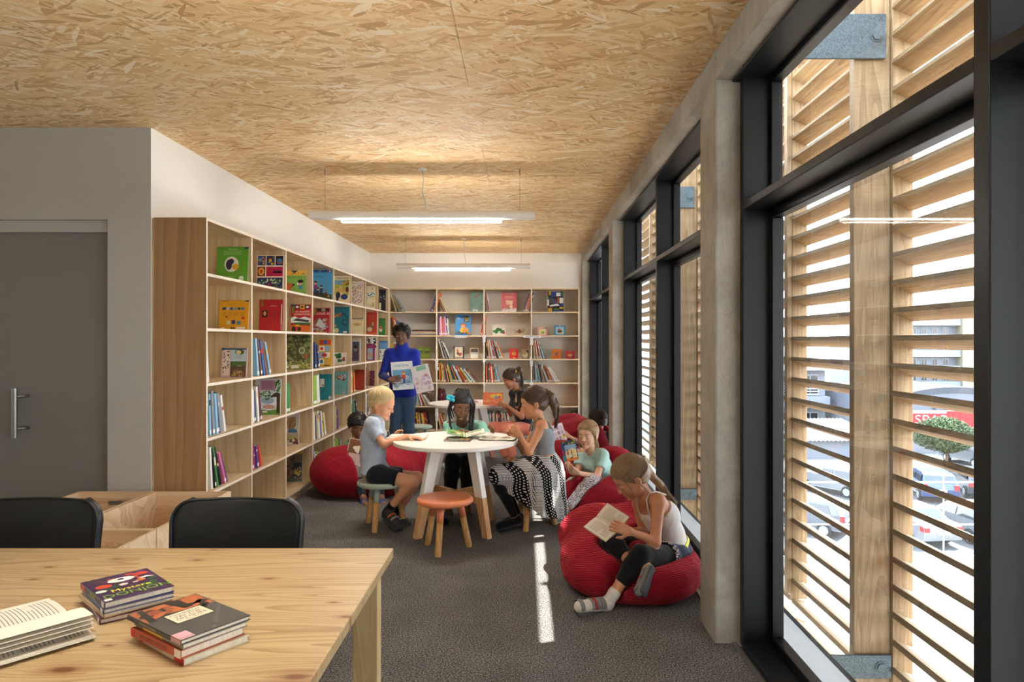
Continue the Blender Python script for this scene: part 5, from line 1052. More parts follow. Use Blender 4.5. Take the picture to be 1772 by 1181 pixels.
# open books --------------------------------------------------------
def open_book(M, w, h, label, cover='#c8c0b0', th=0.010, fold=8, fan=0, pics=None, text=True, group=None, cat='book', page='#f1ece0', lift=None):
    """spine along local y, halves on both sides of it, pages to +z"""
    o = D.objects.new('open_book', None); C.objects.link(o); tag(o, label, cat, group); o.matrix_world = M; o.empty_display_size = 0.03
    pm = plain(page, 0.8, 0, 0.2, 0.02); ink = plain('#7b766e', 0.8)
    for s in (-1, 1):
        a = math.radians(fold if not lift else lift[0 if s < 0 else 1]); R = Matrix.Rotation(-s*a, 4, 'Y')
        m = MB(); m.box(min(0, s*(w+0.004)), max(0, s*(w+0.004)), -h/2-0.003, h/2+0.003, -0.002, 0, 0, R); mk('cover', m, plain(cover, 0.4), o, world=False)
        m = MB(); n = 8; vs = []; k = 0
        prof = [(w*i/n, th*(0.35+0.65*math.sin(PI*min(1, i/n*1.15+0.02))**0.5*(1-0.35*i/n)) if i else th*0.3) for i in range(n+1)]
        for yy in (-h/2, h/2):
            for x, z in prof: vs.append(R @ Vector((s*x, yy, z)))
            for x, z in prof: vs.append(R @ Vector((s*x, yy, 0.0003)))
        q = 2*(n+1); fs = []
        for i in range(n):
            fs.append((i, i+1, q+i+1, q+i)); fs.append((n+1+i+1, n+1+i, q+n+1+i, q+n+1+i+1)); fs.append((i+1, i, n+1+i, n+1+i+1)); fs.append((q+i, q+i+1, q+n+1+i+1, q+n+1+i))
        fs.append((n, q+n, q+2*n+1, 2*n+1)); m.add(vs, [f if s > 0 else f[::-1] for f in fs]); pg = mk('page_block', m, M_LEAFP, o, world=False)
        top = lambda x: np.interp(x, [p[0] for p in prof], [p[1] for p in prof])+0.0004
        m = MB(); side = pics[0 if s < 0 else 1] if pics else None; mats = [ink]
        def strip(x0, x1, y0, y1, mi, up=0.0):
            vv = []; kk = 6
            for i in range(kk+1):
                x = x0+(x1-x0)*i/kk
                for yy in (y0, y1): vv.append(R @ Vector((s*x, yy, float(top(x))+up)))
            m.add(vv, [(2*i, 2*i+1, 2*i+3, 2*i+2) for i in range(kk)], mi)
        if side:
            for j, (c, x0, x1, y0, y1) in enumerate(side):
                mats.append(plain(c, 0.6)); strip(x0*w, x1*w, (y0-0.5)*h, (y1-0.5)*h, len(mats)-1, 0.00005*j)
        elif text:
            nl = int(h/0.0085); rr = random.Random(3)
            for i in range(2, nl-2):
                y = h/2-i*0.0085; strip(0.14*w, (0.9 if rr.random() > 0.2 else 0.55)*w, y-0.0010, y+0.0010, 0)
        if m.f: mk('page_print', m, mats, pg, world=False)
        if fan:
            for j in range(fan):
                aa = math.radians(3+j*3.2); Rf = Matrix.Rotation(-s*(a+aa*(1 if s > 0 else 0.3)), 4, 'Y'); m = MB(); vs = []; kk = 8
                for yy in (-h/2, h/2):
                    for i in range(kk+1): x = w*i/kk; vs.append(Rf @ Vector((s*x, yy, th*0.8+0.010*math.sin(PI*i/kk)*(1+0.2*j))))
                m.add(vs, [(i, i+1, kk+2+i, kk+1+i) for i in range(kk)]); 
                if s > 0: lf = mk('loose_page', m, M_LEAFP, o, world=False); sd = lf.modifiers.new('s', 'SOLIDIFY'); sd.thickness = 0.0006
    return o
u = Vector((.76, -.65, 0)).normalized(); v = Vector((.65, .76, 0)).normalized()
Mb = Matrix((u, v, Vector((0, 0, 1)))).transposed().to_4x4(); Mb.translation = Vector((-1.149, 1.726, 0.7435))-v*0.105
open_book(Mb, 0.175, 0.215, 'open paperback novel with fanned pages at the left end of the desk', cover='#d8d2c4', th=0.016, fold=2, fan=4, page='#efe6cf', group='books lying on the pine desk')
# open books on the round tables
TZ = 0.6922
def onT(px, py, rot, w, h, label, z=TZ+0.0025, **kw):
    Y = F*(CZ-z)/(py-VY); M = Matrix.Translation(((px-VX)*Y/F, Y, z)) @ Matrix.Rotation(math.radians(rot), 4, 'Z')
    return open_book(M, w, h, label, group='books on the round tables', **kw)
onT(706, 757, 90, 0.12, 0.30, 'open white book with small coloured pictures before the blond boy', pics=[[('#e6e2da', .05, .95, .05, .95), ('#c88a6a', .2, .5, .2, .35), ('#7a9a86', .3, .6, .5, .7), ('#b56a5a', .6, .8, .3, .45), ('#4a5a6a', .2, .35, .75, .85)], [('#e6e2da', .05, .95, .05, .95), ('#c8a070', .2, .4, .2, .8), ('#8a5a4a', .6, .85, .5, .7)]], cover='#e0dcd4', th=0.006, fold=3)
onT(862, 760, -8, 0.135, 0.19, 'large open picture book with washed grey drawings on the table', pics=[[('#c9c2b6', .04, .96, .05, .95), ('#8f8478', .15, .8, .2, .75), ('#b8ab98', .3, .9, .4, .9), ('#6a6258', .5, .75, .15, .4)], [('#d5cfc4', .04, .8, .06, .94), ('#9a8d7c', .2, .7, .25, .7), ('#e4dfd6', .82, .97, .05, .95), ('#5f574d', .3, .5, .5, .75)]], cover='#2a2826', th=0.008, fold=3)
flat_book((-0.60, 5.13), -4, .20, .16, .010, TZ, 'black', [('r', '#1c1c1e', 0, 0, 1, 1), ('t', '#d8c83a', 'OU EST', .5, .7, .34, .8), ('n', 'x', 26, .05, .1, .95, .5, .07, ['#c83a30', '#d8c83a', '#3f8a4a', '#e8e0d0'])], 'black book with yellow lettering lying flat under the open one', 'books on the round tables')
Mx = Matrix.Translation((-0.45, 5.34, TZ+0.016)) @ Matrix.Rotation(math.radians(6), 4, 'Z') @ Matrix.Rotation(math.radians(2), 4, 'X')
open_book(Mx, 0.15, 0.20, 'open green picture book tilted towards the girl with braids', cover='#3f7a3c', th=0.007, fold=14, group='books on the round tables', pics=[[('#5f9a4a', .02, .98, .02, .98), ('#c88a5a', .2, .6, .4, .75), ('#e0d0b0', .3, .5, .2, .5), ('#3a6a34', .6, .9, .1, .5)], [('#e9e4d8', .02, .98, .02, .98), ('#8aa86a', .1, .9, .6, .92), ('#b8a890', .2, .8, .1, .3)]])
flat_book((-0.86, 8.12), 5, .30, .22, .008, 0.6955, 'beige', [('r', '#c8a880', .05, .05, .95, .95), ('n', 'x', 12, .1, .1, .9, .9, .1, ['#b58a5a', '#8a6a4a'])], 'thin tan picture book lying on the farther round table', 'books on the round tables')
flat_book((-0.78, 8.2), 12, .24, .2, .008, 0.704, 'pink', [('r', '#7a3a5a', .05, .05, .95, .95)], 'pink book on top of the tan one on the farther table', 'books on the round tables')

# ================================================================ beanbags
def cord(name='red_corduroy', rot=(0, 0, 0), f=88):
    a = N(name); tc = a.n('TexCoord'); mp = a.n('Mapping'); a.l(tc.outputs['Object'], mp.inputs[0]); mp.inputs['Rotation'].default_value = rot
    n = a.noise(mp.outputs[0], 3.0, 2); sx = a.n('SeparateXYZ'); a.l(mp.outputs[0], sx.inputs[0])
    ph = a.math('ADD', a.math('MULTIPLY', sx.outputs[2], f*6.2832/1.0), a.math('MULTIPLY', n, 26.0)); w = a.math('SINE', ph)
    h = a.math('ADD', a.math('MULTIPLY', w, 0.5), 0.5); g = a.noise(mp.outputs[0], 7, 4, 0.6, 0.8); fz = a.noise(mp.outputs[0], 400, 2)
    c = a.mix(a.math('MULTIPLY', a.math('SUBTRACT', 1.0, h), 0.5), a.mix(fz, '#8a0c20', '#a2132b'), '#4c0510')  # shading of the grooves between ribs is put into the colour
    a.col(c); b1 = a.n('Bump'); b1.inputs['Strength'].default_value = 0.35; b1.inputs['Distance'].default_value = 0.05; a.l(g, b1.inputs['Height'])
    b2 = a.n('Bump'); b2.inputs['Strength'].default_value = 0.9; b2.inputs['Distance'].default_value = 0.004; a.l(h, b2.inputs['Height']); a.l(b1.outputs[0], b2.inputs['Normal']); a.l(b2.outputs[0], a.b.inputs['Normal'])
    a.b.inputs['Sheen Weight'].default_value = 0.35; a.b.inputs['Sheen Tint'].default_value = lin('#ff6a70'); return a.done(0.85, 0, 0.15)
M_C1 = cord('red_corduroy', (0.18, 0.12, 0), 105); M_C2 = cord('red_corduroy_tilted', (0.5, 0.5, 0), 95); M_C3 = cord('red_corduroy_left', (0.25, -0.55, 0), 90)
def beanbag(cx, cy, rx, ry, h, label, mat, bumps=(), dents=(), seed=1, hgt=0.008, seam=None):
    t = thing('beanbag', label, 'beanbag', (cx, cy, 0), 'red corduroy beanbags'); f = Fld(hgt, 0.12)
    f.ell((cx, cy, h*0.47), (rx, ry, h*0.62), k=0.1)
    for c, r in bumps: f.ell(c, r, k=0.12)
    for a, b, r0, r1 in dents: f.cap(a, b, r0, r1, k=0.05, sub=True)
    f.cut((0, 0, 0.001), (0, 0, -1))
    def dp(V):
        m = np.clip(V[:, 2]/0.1, 0, 1); d = nz(V, 17, seed)*0.008+nz(V, 55, seed+1)*0.0022; W = V.copy()
        W[:, 0] += d*(V[:, 0]-cx)/rx*m; W[:, 1] += d*(V[:, 1]-cy)/ry*m; W[:, 2] += d*m; return W
    mk('cover', f.mesh(dp), mat, t, smooth=True)
    if seam: mk('seam_piping', MB().tube(seam, 0.006, 6), mat, t, smooth=True)
    return t
# ================================================================ people
def V3(p): return Vector(p)
def skinmat(c):
    a = N('skin'); n = a.noise(a.coords(), 9, 3); L = lin(c)
    a.col(a.mix(n, tuple(x*0.9 for x in L[:3])+(1,), (min(1, L[0]*1.08), L[1]*1.03, L[2], 1))); a.b.inputs['Subsurface Weight'].default_value = 0.08
    a.b.inputs['Subsurface Radius'].default_value = (0.02, 0.008, 0.004); return a.done(0.5, 0, 0.35)
M_EYEW, M_PUP, M_LIPD = plain('#e8e4de', 0.2), plain('#1c1410', 0.15), plain('#8a4a44', 0.45)
def frame(fwd, up=(0, 0, 1), roll=0):
    f = V3(fwd).normalized(); r = f.cross(V3(up)).normalized(); u = r.cross(f)
    if roll: q = Matrix.Rotation(math.radians(roll), 3, f); r = q @ r; u = q @ u
    return Matrix((r, f, u)).transposed()           # columns: right, forward, up
class Head:
    def __init__(s, c, fwd, k=1.0, up=(0, 0, 1), roll=0): s.c = V3(c); s.M = frame(fwd, up, roll); s.k = k
    def p(s, x, y, z): return s.c+s.M @ (V3((x, y, z))*s.k)
    def ops(s, f, nose=1.0):
        k = s.k; e = lambda c, r, kk=0.02, sub=False: f.ell(s.p(*c), [q*k for q in r], s.M, k=kk*k, sub=sub)
        e((0, -.012, .024), (.073, .089, .080)); e((0, .022, -.035), (.056, .060, .066)); e((0, .034, .026), (.056, .049, .048))
        for q in (-1, 1):
            e((q*.033, .046, -.040), (.026, .028, .028)); f.cap(s.p(q*.046, .002, -.058), s.p(q*.008, .056, -.094), .018*k, .014*k, k=.02*k)
            e((q*.031, .093, -.004), (.015, .013, .010), .012, True)
            e((q*.031, .0715, -.005), (.0145, .0120, .0105), .004)
            e((q*.077, -.010, -.014), (.009, .017, .028), .006); e((q*.086, -.004, -.012), (.006, .009, .017), .004, True)
            e((q*.0085, .088, -.035), (.0065, .0065, .005), .005)
        e((0, .062, -.092), (.018, .015, .014), .015)
        f.cap(s.p(0, .079, .000), s.p(0, .0935*nose, -.030), .0062*k, .0088*k, k=.012*k)
        e((0, .0755, -.058), (.019, .010, .0055), .008); e((0, .075, -.068), (.015, .010, .006), .008); e((0, .090, -.063), (.02, .008, .0015), .003, True)
    def face(s, root, hair, lips, open_=0.5, look=(0, 0), brow=True):
        k = s.k; open_ = 0 if open_ < .38 else open_
        for q in (-1, 1):
            if open_ > 0:
                m = MB(); m.ell(s.p(q*.031, .0765, -.006), (.0115*k, .0085*k, .0062*k*open_*1.6), 12, 8, 0, s.M); m.ell(s.p(q*.031+look[0], .0835, -.0065+look[1]), (.005*k, .003*k, min(.005, .0055*open_*1.6)*k), 10, 6, 1, s.M)
                mk('eye', m, [M_EYEW, M_PUP], root, smooth=True)
            m = MB(); z0 = -.006+.007*open_*1.6-(.006 if open_ == 0 else 0)
            pts = [s.p(q*(.031+.0135*t), .0805-.006*t*t, z0+.001-.004*t*t) for t in (-1, -.5, 0, .5, 1)]; m.tube(pts, [.0008*k, .0014*k, .0018*k, .0016*k, .0008*k], 5); mk('eyelash', m, M_PUP, root, smooth=True)
            if brow:
                pts = [s.p(q*.015, .0845, .014), s.p(q*.028, .0825, .0185), s.p(q*.046, .071, .015)]; mk('eyebrow', MB().tube(pts, [.0022*k, .0026*k, .0012*k], 6), hair, root, smooth=True)
        m = MB(); m.ell(s.p(0, .0796, -.0585), (.0170*k, .0062*k, .0038*k), 14, 8, 0, s.M); m.ell(s.p(0, .0790, -.0670), (.0140*k, .0064*k, .0044*k), 14, 8, 0, s.M); mk('lips', m, lips, root, smooth=True)
def hand(f, w, d, n, s=0.85, curl=(25, 30, 25), ts=1, spread=3, th=1.0):
    """wrist, direction of the fingers, way the palm faces; thumb on side ts of d x n"""
    w = V3(w); d = V3(d).normalized(); n = V3(n); n = (n-d*n.dot(d)).normalized(); r = d.cross(n)
    kk = 0.007
    for o in (-.022, -.007, .008, .022): f.cap(w+r*o*s*0.65+d*.004, w+d*.072*s+r*o*s*1.15, .0125*s, .0105*s, k=.010)
    L = (.064, .073, .069, .054) if ts > 0 else (.064, .073, .069, .054)
    for i in range(4):
        o = (1.5-i)*.0185*ts*s; p = w+d*.078*s+r*o; q = Matrix.Rotation(math.radians(-(1.5-i)*spread*ts), 3, n); dd = q @ d; a = 0
        for j, fr in enumerate((.45, .31, .24)):
            a += curl[j]; c = dd*math.cos(math.radians(a))+n*math.sin(math.radians(a)); e = p+c*L[i]*s*fr
            f.cap(p, e, (.0088-.0009*j)*s, (.0082-.0009*j)*s, k=0.003); p = e
    p = w+d*.018*s+r*ts*.022*s; q = p+(d*.55+r*ts*.75*th+n*.35).normalized()*.040*s; e = q+(d*.85+r*ts*.25*th+n*.4).normalized()*.030*s
    f.cap(p, q, .0125*s, .0100*s, k=.010); f.cap(q, e, .0098*s, .0080*s, k=.004)
def torso(f, J, g=0.0, w=1.0, belly=1.0):
    pe, ch, ne = J['pelvis'], J['chest'], J['neck']; sd = (J['shl']-J['shr']).normalized(); hs = (J['hipl']-J['hipr']).normalized(); L = (J['shl']-J['shr']).length/2
    wa = pe.lerp(ch, 0.5)
    for q in (-1, 1):
        a = pe+hs*q*.05*w; b = wa+(hs+sd).normalized()*q*.042*w; c = ch+sd*q*.052*w; sh = (ne+(ch-ne)*0.28)+sd*q*(L-.012)
        f.cap(a, b, (.078*w)+g, .068*w*belly+g, k=.04); f.cap(b, c, .068*w*belly+g, .072*w+g, k=.04); f.cap(c, sh, .070*w+g, .040*w+g, k=.04)
        f.cap(ne+(ch-ne)*0.12+sd*q*.02, sh, .030*w+g, .036*w+g, k=.03)
def arm(f, J, q, g=0.0, w=1.0, upto=2.0, ca=False):
    a, b, c = J['sh'+q], J['el'+q], J['wr'+q]
    if upto <= 1: e = a.lerp(b, upto); f.cap(a, e, .038*w+g, .036*w+g*1.25, k=.03, cb=True); return
    f.cap(a, b, .037*w+g, .029*w+g, k=.025); e = b.lerp(c, upto-1); f.cap(b, e, .029*w+g, (.029-.010*(upto-1))*w+g, k=.02, cb=upto < 2)
    if upto >= 2: pass
def leg(f, J, q, g=0.0, w=1.0, upto=2.0, flare=0.0):
    a, b, c = J['hip'+q], J['kn'+q], J['an'+q]
    if upto <= 1: e = a.lerp(b, upto); f.cap(a, e, .072*w+g, (.072-.022*upto)*w+g+flare, k=.03, cb=True); return
    f.cap(a, b, .070*w+g, .047*w+g, k=.03); m = b.lerp(c, 0.3); e = b.lerp(c, upto-1)
    if upto-1 > .35: f.cap(b, m, .046*w+g, .046*w+g, k=.03); f.cap(m, e, .046*w+g, (.046-.020*(upto-1.3)/.7)*w+g+flare, k=.02, cb=upto < 2)
    else: f.cap(b, e, .046*w+g, .046*w+g, k=.03, cb=True)
def foot(f, an, heel, toe, g=0.0, w=1.0):
    f.cap(an, heel, .026*w+g, .026*w+g, k=.02); f.cap(heel, toe, .027*w+g, .022*w+g, k=.02); s = (toe-heel).cross(V3((0, 0, 1)))
    if s.length > 1e-4: s.normalize(); f.cap(heel.lerp(toe, .5)+s*.012*w, toe+s*.010*w, .020*w+g, .017*w+g, k=.015)
def body(J, H, hands=(), s=1.0, w=1.0, bare=True, h=0.0055, neckr=.036, feet=True):
    f = Fld(h, .02); torso(f, J, 0, w); H.ops(f)
    f.cap(H.p(0, -.018, -.055), J['neck']+(J['chest']-J['neck'])*0.15, neckr*H.k, neckr*1.12*H.k, k=.03)
    for q in 'lr':
        arm(f, J, q, 0, w); leg(f, J, q, 0, w)
        if feet: foot(f, J['an'+q], J['he'+q], J['to'+q], 0, w)
    for a in hands: hand(f, *a[:3], **a[3])
    return f
def garment(name, root, f, mat, wr=0.003, seed=1, fr=42, label=None):
    def dp(V):
        d = nz(V, fr, seed)*wr+nz(V, fr*2.6, seed+3)*wr*0.35; c = V.mean(0); n = V-c; n /= np.linalg.norm(n, axis=1)[:, None]+1e-6; return V+n*d[:, None]
    o = mk(name, f.mesh(dp), mat, root, smooth=True)
    if label: o['label'] = label
    return o
# hair --------------------------------------------------------------
def hairmat(c1, c2, axis_noise=200):
    a = N('hair'); n = a.noise(a.coords((1, 1, 0.25)), 90, 4, 0.7, 0.4); g = a.noise(a.coords(), 14, 3); a.col(a.mix(a.math('ADD', a.math('MULTIPLY', n, 0.6), a.math('MULTIPLY', g, 0.4)), c1, c2)); a.bump(n, 0.5, 0.003)
    a.b.inputs['Anisotropic'].default_value = 0.4; return a.done(0.42, 0, 0.45)
def slerp(a, b, t):
    a = a.normalized(); b = b.normalized(); o = math.acos(max(-1, min(1, a.dot(b))))
    return a if o < 1e-3 else (a*math.sin((1-t)*o)+b*math.sin(t*o))/math.sin(o)
def scalp_pt(H, d, e=1.0): return H.p(d.x*.084*e, -.014+d.y*.100*e, .028+d.z*.091*e)
def strands_to(m, H, gather, n, rr, r=.0016, e=(1.0, 1.03), front=0.045, k=7):
    gd = V3(gather).normalized()
    for i in range(n):
        a = rr.uniform(0, 2*PI); # ring of roots along the hairline
        ca = math.cos(a); z = -.28+(.68*ca if ca > 0 else .60*ca)+rr.uniform(-.13, .30); d = V3((math.sin(a), ca, z)).normalized(); e1 = rr.uniform(*e)
        pts = [scalp_pt(H, slerp(d, gd, t), e1*(0.985 if t in (0,) else 1)) for t in [j/(k-1) for j in range(k)]]
        m.tube(pts, [r*H.k]*k, 3, cap=False)
def lock(m, pts, r0, n, rr, r=.0014, seg=9, taper=0.25, wob=.004):
    """a bundle of n fine strands following a guide curve"""
    P_ = [V3(p) for p in pts]
    def cat(t):
        x = t*(len(P_)-1); i = min(int(x), len(P_)-2); u = x-i; p0, p1, p2, p3 = P_[max(i-1, 0)], P_[i], P_[i+1], P_[min(i+2, len(P_)-1)]
        return 0.5*((2*p1)+(-p0+p2)*u+(2*p0-5*p1+4*p2-p3)*u*u+(-p0+3*p1-3*p2+p3)*u**3)
    for i in range(n):
        a = rr.uniform(0, 2*PI); q = math.sqrt(rr.random())*r0; o = V3((math.cos(a)*q, math.sin(a)*q*0.8, math.sin(a*2)*q*0.3)); w = V3((rr.gauss(0, wob), rr.gauss(0, wob), rr.gauss(0, wob))); end = rr.uniform(.82, 1)
        ps = []; rs = []
        for j in range(seg):
            t = end*j/(seg-1); b = math.sin(PI*min(1, t*1.1+.12))**0.6; ps.append(cat(t)+o*(b*(1-taper*t))+w*t*t*2); rs.append(r*(1-.6*t))
        m.tube(ps, rs, 3, cap=False)
def cap_fld(H, grow=1.0, line=(.088, .046), nape=(-.09, -.078), face=True, h=0.005, ear=True):
    f = Fld(h, .012); k = H.k; f.ell(H.p(0, -.014, .028), [.081*k*grow, .097*k*grow, .088*k*grow], H.M); f.ell(H.p(0, -.03, -.01), [.076*k*grow, .082*k*grow, .075*k*grow], H.M)
    y0, z0 = line; y1, z1 = nape; d = V3((0, y1-y0, z1-z0)); n = V3((0, -d.z, d.y)); n = n if n.z < 0 else -n
    f.cut(H.p(0, y0, z0), H.M @ n)
    if face: f.ell(H.p(0, .098, -.035), [.062*k, .06*k, .088*k], H.M, k=.012, sub=True)
    return f
def finish_hair(root, f, m, mat, seed=1, amp=.0012, fr=160, name='hair'):
    hp = mk(name, f.mesh(lambda V: V+(V-V.mean(0))*0+np.stack([nz(V, fr, seed), nz(V, fr, seed+1), nz(V, fr, seed+2)], 1)*amp), mat, root, smooth=True)
    if m is not None and m.f:
        s = mk('hair_strands', m, mat, hp, smooth=True); s['kind'] = 'stuff'
    return hp
def collar(root, J, mat, r=.052, h=.03):
    ne, ch = J['neck'], J['chest']; ax = (ne-ch).normalized(); s = (J['shl']-J['shr']).normalized(); f = s.cross(ax).normalized(); b = ne+(ch-ne)*0.02; m = MB(); n = 20; vs = []
    for k, (rr_, z) in enumerate(((r*1.05, -.004), (r*.92, h), (r*1.12, h*0.55), (r*1.35, -.006))):
        for j in range(n+1):
            a = 2*PI*j/n*0.96+PI/2+0.06; vs.append(b+s*math.cos(a)*rr_+f*math.sin(a)*rr_+ax*z)
    m.add(vs, [(k*(n+1)+j, k*(n+1)+j+1, (k+1)*(n+1)+j+1, (k+1)*(n+1)+j) for k in range(3) for j in range(n)])
    o = mk('collar', m, mat, root, smooth=True); sd = o.modifiers.new('s', 'SOLIDIFY'); sd.thickness = .003
def straps(root, pts_list, mat, r=.006):
    for pts in pts_list:
        o = mk('strap', MB().tube(pts, r, 8), mat, root, smooth=True)
def shoe(root, an, heel, toe, mat, sole, w=1.0, g=.010, stripes=None, name='shoe', h=.0045, low=False, laces=None):
    f = Fld(h, .015); foot(f, an if not low else an.lerp(heel, .75), heel, toe, g, w)
    if not low: f.cut(an+(an-heel).normalized()*0.0, (an-heel))
    o = mk(name, f.mesh(), mat, root, smooth=True)
    ax = (toe-heel).normalized(); dn = (heel-an); dn = (dn-ax*dn.dot(ax)).normalized()
    f2 = Fld(h, .01)
    s = ax.cross(dn)
    for q in (-.012, .012): f2.cap(heel+dn*(.022*w+g)+s*q, toe+dn*(.018*w+g)+s*q*1.4, .021*w, .021*w, k=.01)
    f2.cut(heel+dn*(.012*w+g), -dn)
    f2.cut(heel+dn*(.034*w+g), dn)
    mk('sole', f2.mesh(), sole, o, smooth=True)
    if stripes:
        for i, (t, m_) in enumerate(stripes):
            c = heel.lerp(toe, t); R = .027*w+g+.0015; pts = [c-dn*math.cos(b)*R+s*math.sin(b)*(R+.006) for b in [math.radians(x) for x in range(-85, 86, 17)]]
            st_ = MB(); 
            for a_, b_ in zip(pts, pts[1:]): st_.bar(a_, b_, .014, .003, 0, up=tuple((a_-c).normalized()))
            mk('shoe_strap', st_, m_, o)
    return o
def Pz(px, Y, z): return Vector(((px-VX)*Y/F, Y, z))
GP = None
def person(label, base): return thing('person', label, 'person', base)
# ---------------------------------------------------------------- the blond boy at the table
J = dict(neck=P(651, 724, 5.33), chest=P(646, 757, 5.33), pelvis=P(645, 816, 5.33), shr=P(642, 737, 5.215), shl=P(651, 737, 5.455), elr=P(664, 770, 5.16), wrr=Pz(705, 5.19, .722), ell=P(667, 768, 5.50), wrl=P(680, 760, 5.52),
         hipr=P(652, 822, 5.245), hipl=P(656, 822, 5.42), knr=P(713, 835, 5.20), knl=P(722, 827, 5.46), anr=P(675, 880, 5.27), anl=P(690, 884, 5.42), her=P(670, 889, 5.27), hel=P(687, 893, 5.44), tor=P(691, 911, 5.19), tol=P(704, 909, 5.36))
t = person('blond boy in a pale blue shirt sitting on a stool at the round table', (J['pelvis'].x, 5.33, 0))
H = Head(P(661, 699, 5.33), (.93, -.12, -.30), 1.06); sk = skinmat('#dba27e')
bf = body(J, H, [(J['wrr'], (1, .05, -.12), (0, 0, -1), dict(s=.85, curl=(6, 12, 12), ts=-1)), (J['wrl'], (.55, -.1, .8), (.8, -.4, -.3), dict(s=.8, curl=(15, 25, 20), ts=-1))], w=.95)
mk('body', bf.mesh(), sk, t, smooth=True)
hm = hairmat('#a88450', '#f2ddaa'); H.face(t, plain('#c9a870', 0.6), plain('#c06a62', 0.4), 0.3, (0.003, -.002))
rr = random.Random(5); m = MB(); crown = V3((0, -.55, .85))
for i in range(1500):
    a = rr.uniform(0, 2*PI); ca = math.cos(a); zz = (.14+.26*ca if ca > 0 else .14+.80*ca)+rr.uniform(-.16, .22)
    d = V3((math.sin(a+rr.uniform(-.1, .1)), ca, zz)).normalized(); e1 = rr.uniform(1.0, 1.07) if ca > -.3 else rr.uniform(1.0, 1.04); t0 = rr.uniform(0, .6); t1 = rr.uniform(.8, 1.03); w_ = rr.uniform(-.12, .12)
    tt = [t0+(t1-t0)*j/6 for j in range(7)]; pts = [scalp_pt(H, (slerp(crown, d, q)+V3((w_*q*(1-q), 0, 0))).normalized(), e1+.05*math.sin(PI*q)-.075*q) for q in tt]; m.tube(pts, [.0018, .0022, .0022, .002, .0018, .0014, .0005], 3, cap=False)
finish_hair(t, cap_fld(H, .975, line=(.088, .056), nape=(-.10, -.070)), m, hm, 3)
M_SH = cloth('#b9c4d2', .3, 300, .85, 8, .6, '#9fabbc'); M_NAVY = cloth('#14161f', .2, 260, .9, 8, .5)
f = Fld(.006, .02); torso(f, J, .014, .98, 1.05); f.cap(J['pelvis'], J['pelvis']+V3((.05, 0, -.0)), .09, .085, k=.03)
for q in 'lr': arm(f, J, q, .012, .98, .62)
f.cut(J['pelvis']+V3((0, 0, -.012)), V3((-.12, 0, -1))); f.cut(J['neck']+(J['neck']-J['chest']).normalized()*.022, (J['neck']-J['chest']))
garment('shirt', t, f, M_SH, .004, 4, 30); collar(t, J, M_SH, .056, .036)
f = Fld(.006, .02)
for q in 'lr': leg(f, J, q, .010, .95, .60, .008)
f.cap(J['hipl'], J['hipr'], .082, .082, k=.03); garment('shorts', t, f, M_NAVY, .002, 6)
M_SN = plain('#2b2d31', .7); M_ORG = plain('#d0642c', .5); M_SOLE = plain('#3a3b3d', .7)
for q in 'rl':
    f = Fld(.005, .01); f.cap(J['an'+q].lerp(J['kn'+q], .14), J['an'+q], .036, .034, ca=True); mk('sock', f.mesh(), M_NAVY, t, smooth=True)
    shoe(t, J['an'+q], J['he'+q], J['to'+q], M_SN, M_SOLE, 1.0, .012, [(.35, M_ORG), (.6, plain('#8f8a80', .6))])
# ---------------------------------------------------------------- the standing woman
J = dict(neck=P(696, 604, 8.16), chest=P(696, 634, 8.16), pelvis=P(697, 683, 8.2), shr=P(673, 613, 8.16), shl=P(719, 614, 8.16), elr=P(662, 650, 8.12), wrr=P(673, 657, 7.80), ell=P(724, 652, 8.12), wrl=P(733, 680, 7.93),
         hipr=P(687, 690, 8.2), hipl=P(707, 690, 8.2), knr=P(684, 743, 8.16), knl=P(707, 743, 8.16), anr=Pz(685, 8.2, .09), anl=Pz(709, 8.2, .09), her=Pz(684, 8.22, .04), hel=Pz(708, 8.22, .04), tor=Pz(681, 8.02, .035), tol=Pz(716, 8.02, .035))
t = person('standing woman in a bright blue turtleneck and jeans holding up two books', (J['pelvis'].x, 8.2, 0))
H = Head(P(695, 580, 8.10), (.02, -1, -.12), 1.06); sk = skinmat('#71503f')
bf = body(J, H, [(J['wrr'], (.95, .05, .1), (.0, 1, .0), dict(s=1.0, curl=(5, 15, 15), ts=-1)), (J['wrl'], (.8, -.1, -.1), (-.1, -.2, 1), dict(s=.95, curl=(15, 35, 30), ts=1))], w=1.22, h=.0065, neckr=.05)
mk('body', bf.mesh(), sk, t, smooth=True); H.face(t, plain('#15100e', .6), plain('#5c2f2b', .4), .38)
hm = hairmat('#0c0a0a', '#1f1a19'); f = cap_fld(H, 1.12, line=(.088, .050), nape=(-.10, -.085)); f.ell(H.p(.055, -.01, .03), (.045, .06, .07), H.M); f.ell(H.p(-.055, -.01, .03), (.045, .06, .07), H.M)
rr = random.Random(8); m = MB()
for i in range(520):
    d = V3((rr.gauss(0, 1), rr.gauss(-.1, .9), rr.uniform(-.25, 1))).normalized(); 
    if d.y > .55 and d.z < .42: continue
    p = scalp_pt(H, d, 1.08); q = scalp_pt(H, (d+V3((rr.gauss(0, .3), rr.gauss(0, .3), rr.gauss(-.15, .2)))).normalized(), 1.25); m.tube([p, p.lerp(q, .5)+V3((0, 0, .008)), q], [.004, .003, .001], 3, cap=False)
finish_hair(t, f, m, hm, 5, .004, 70)
M_BLUE = cloth('#1c2f9c', .3, 420, .9, 7, .6, '#172683')
f = Fld(.0065, .02); torso(f, J, .012, 1.22, 1.0)
for q in 'lr': arm(f, J, q, .010, 1.2, 1.97)
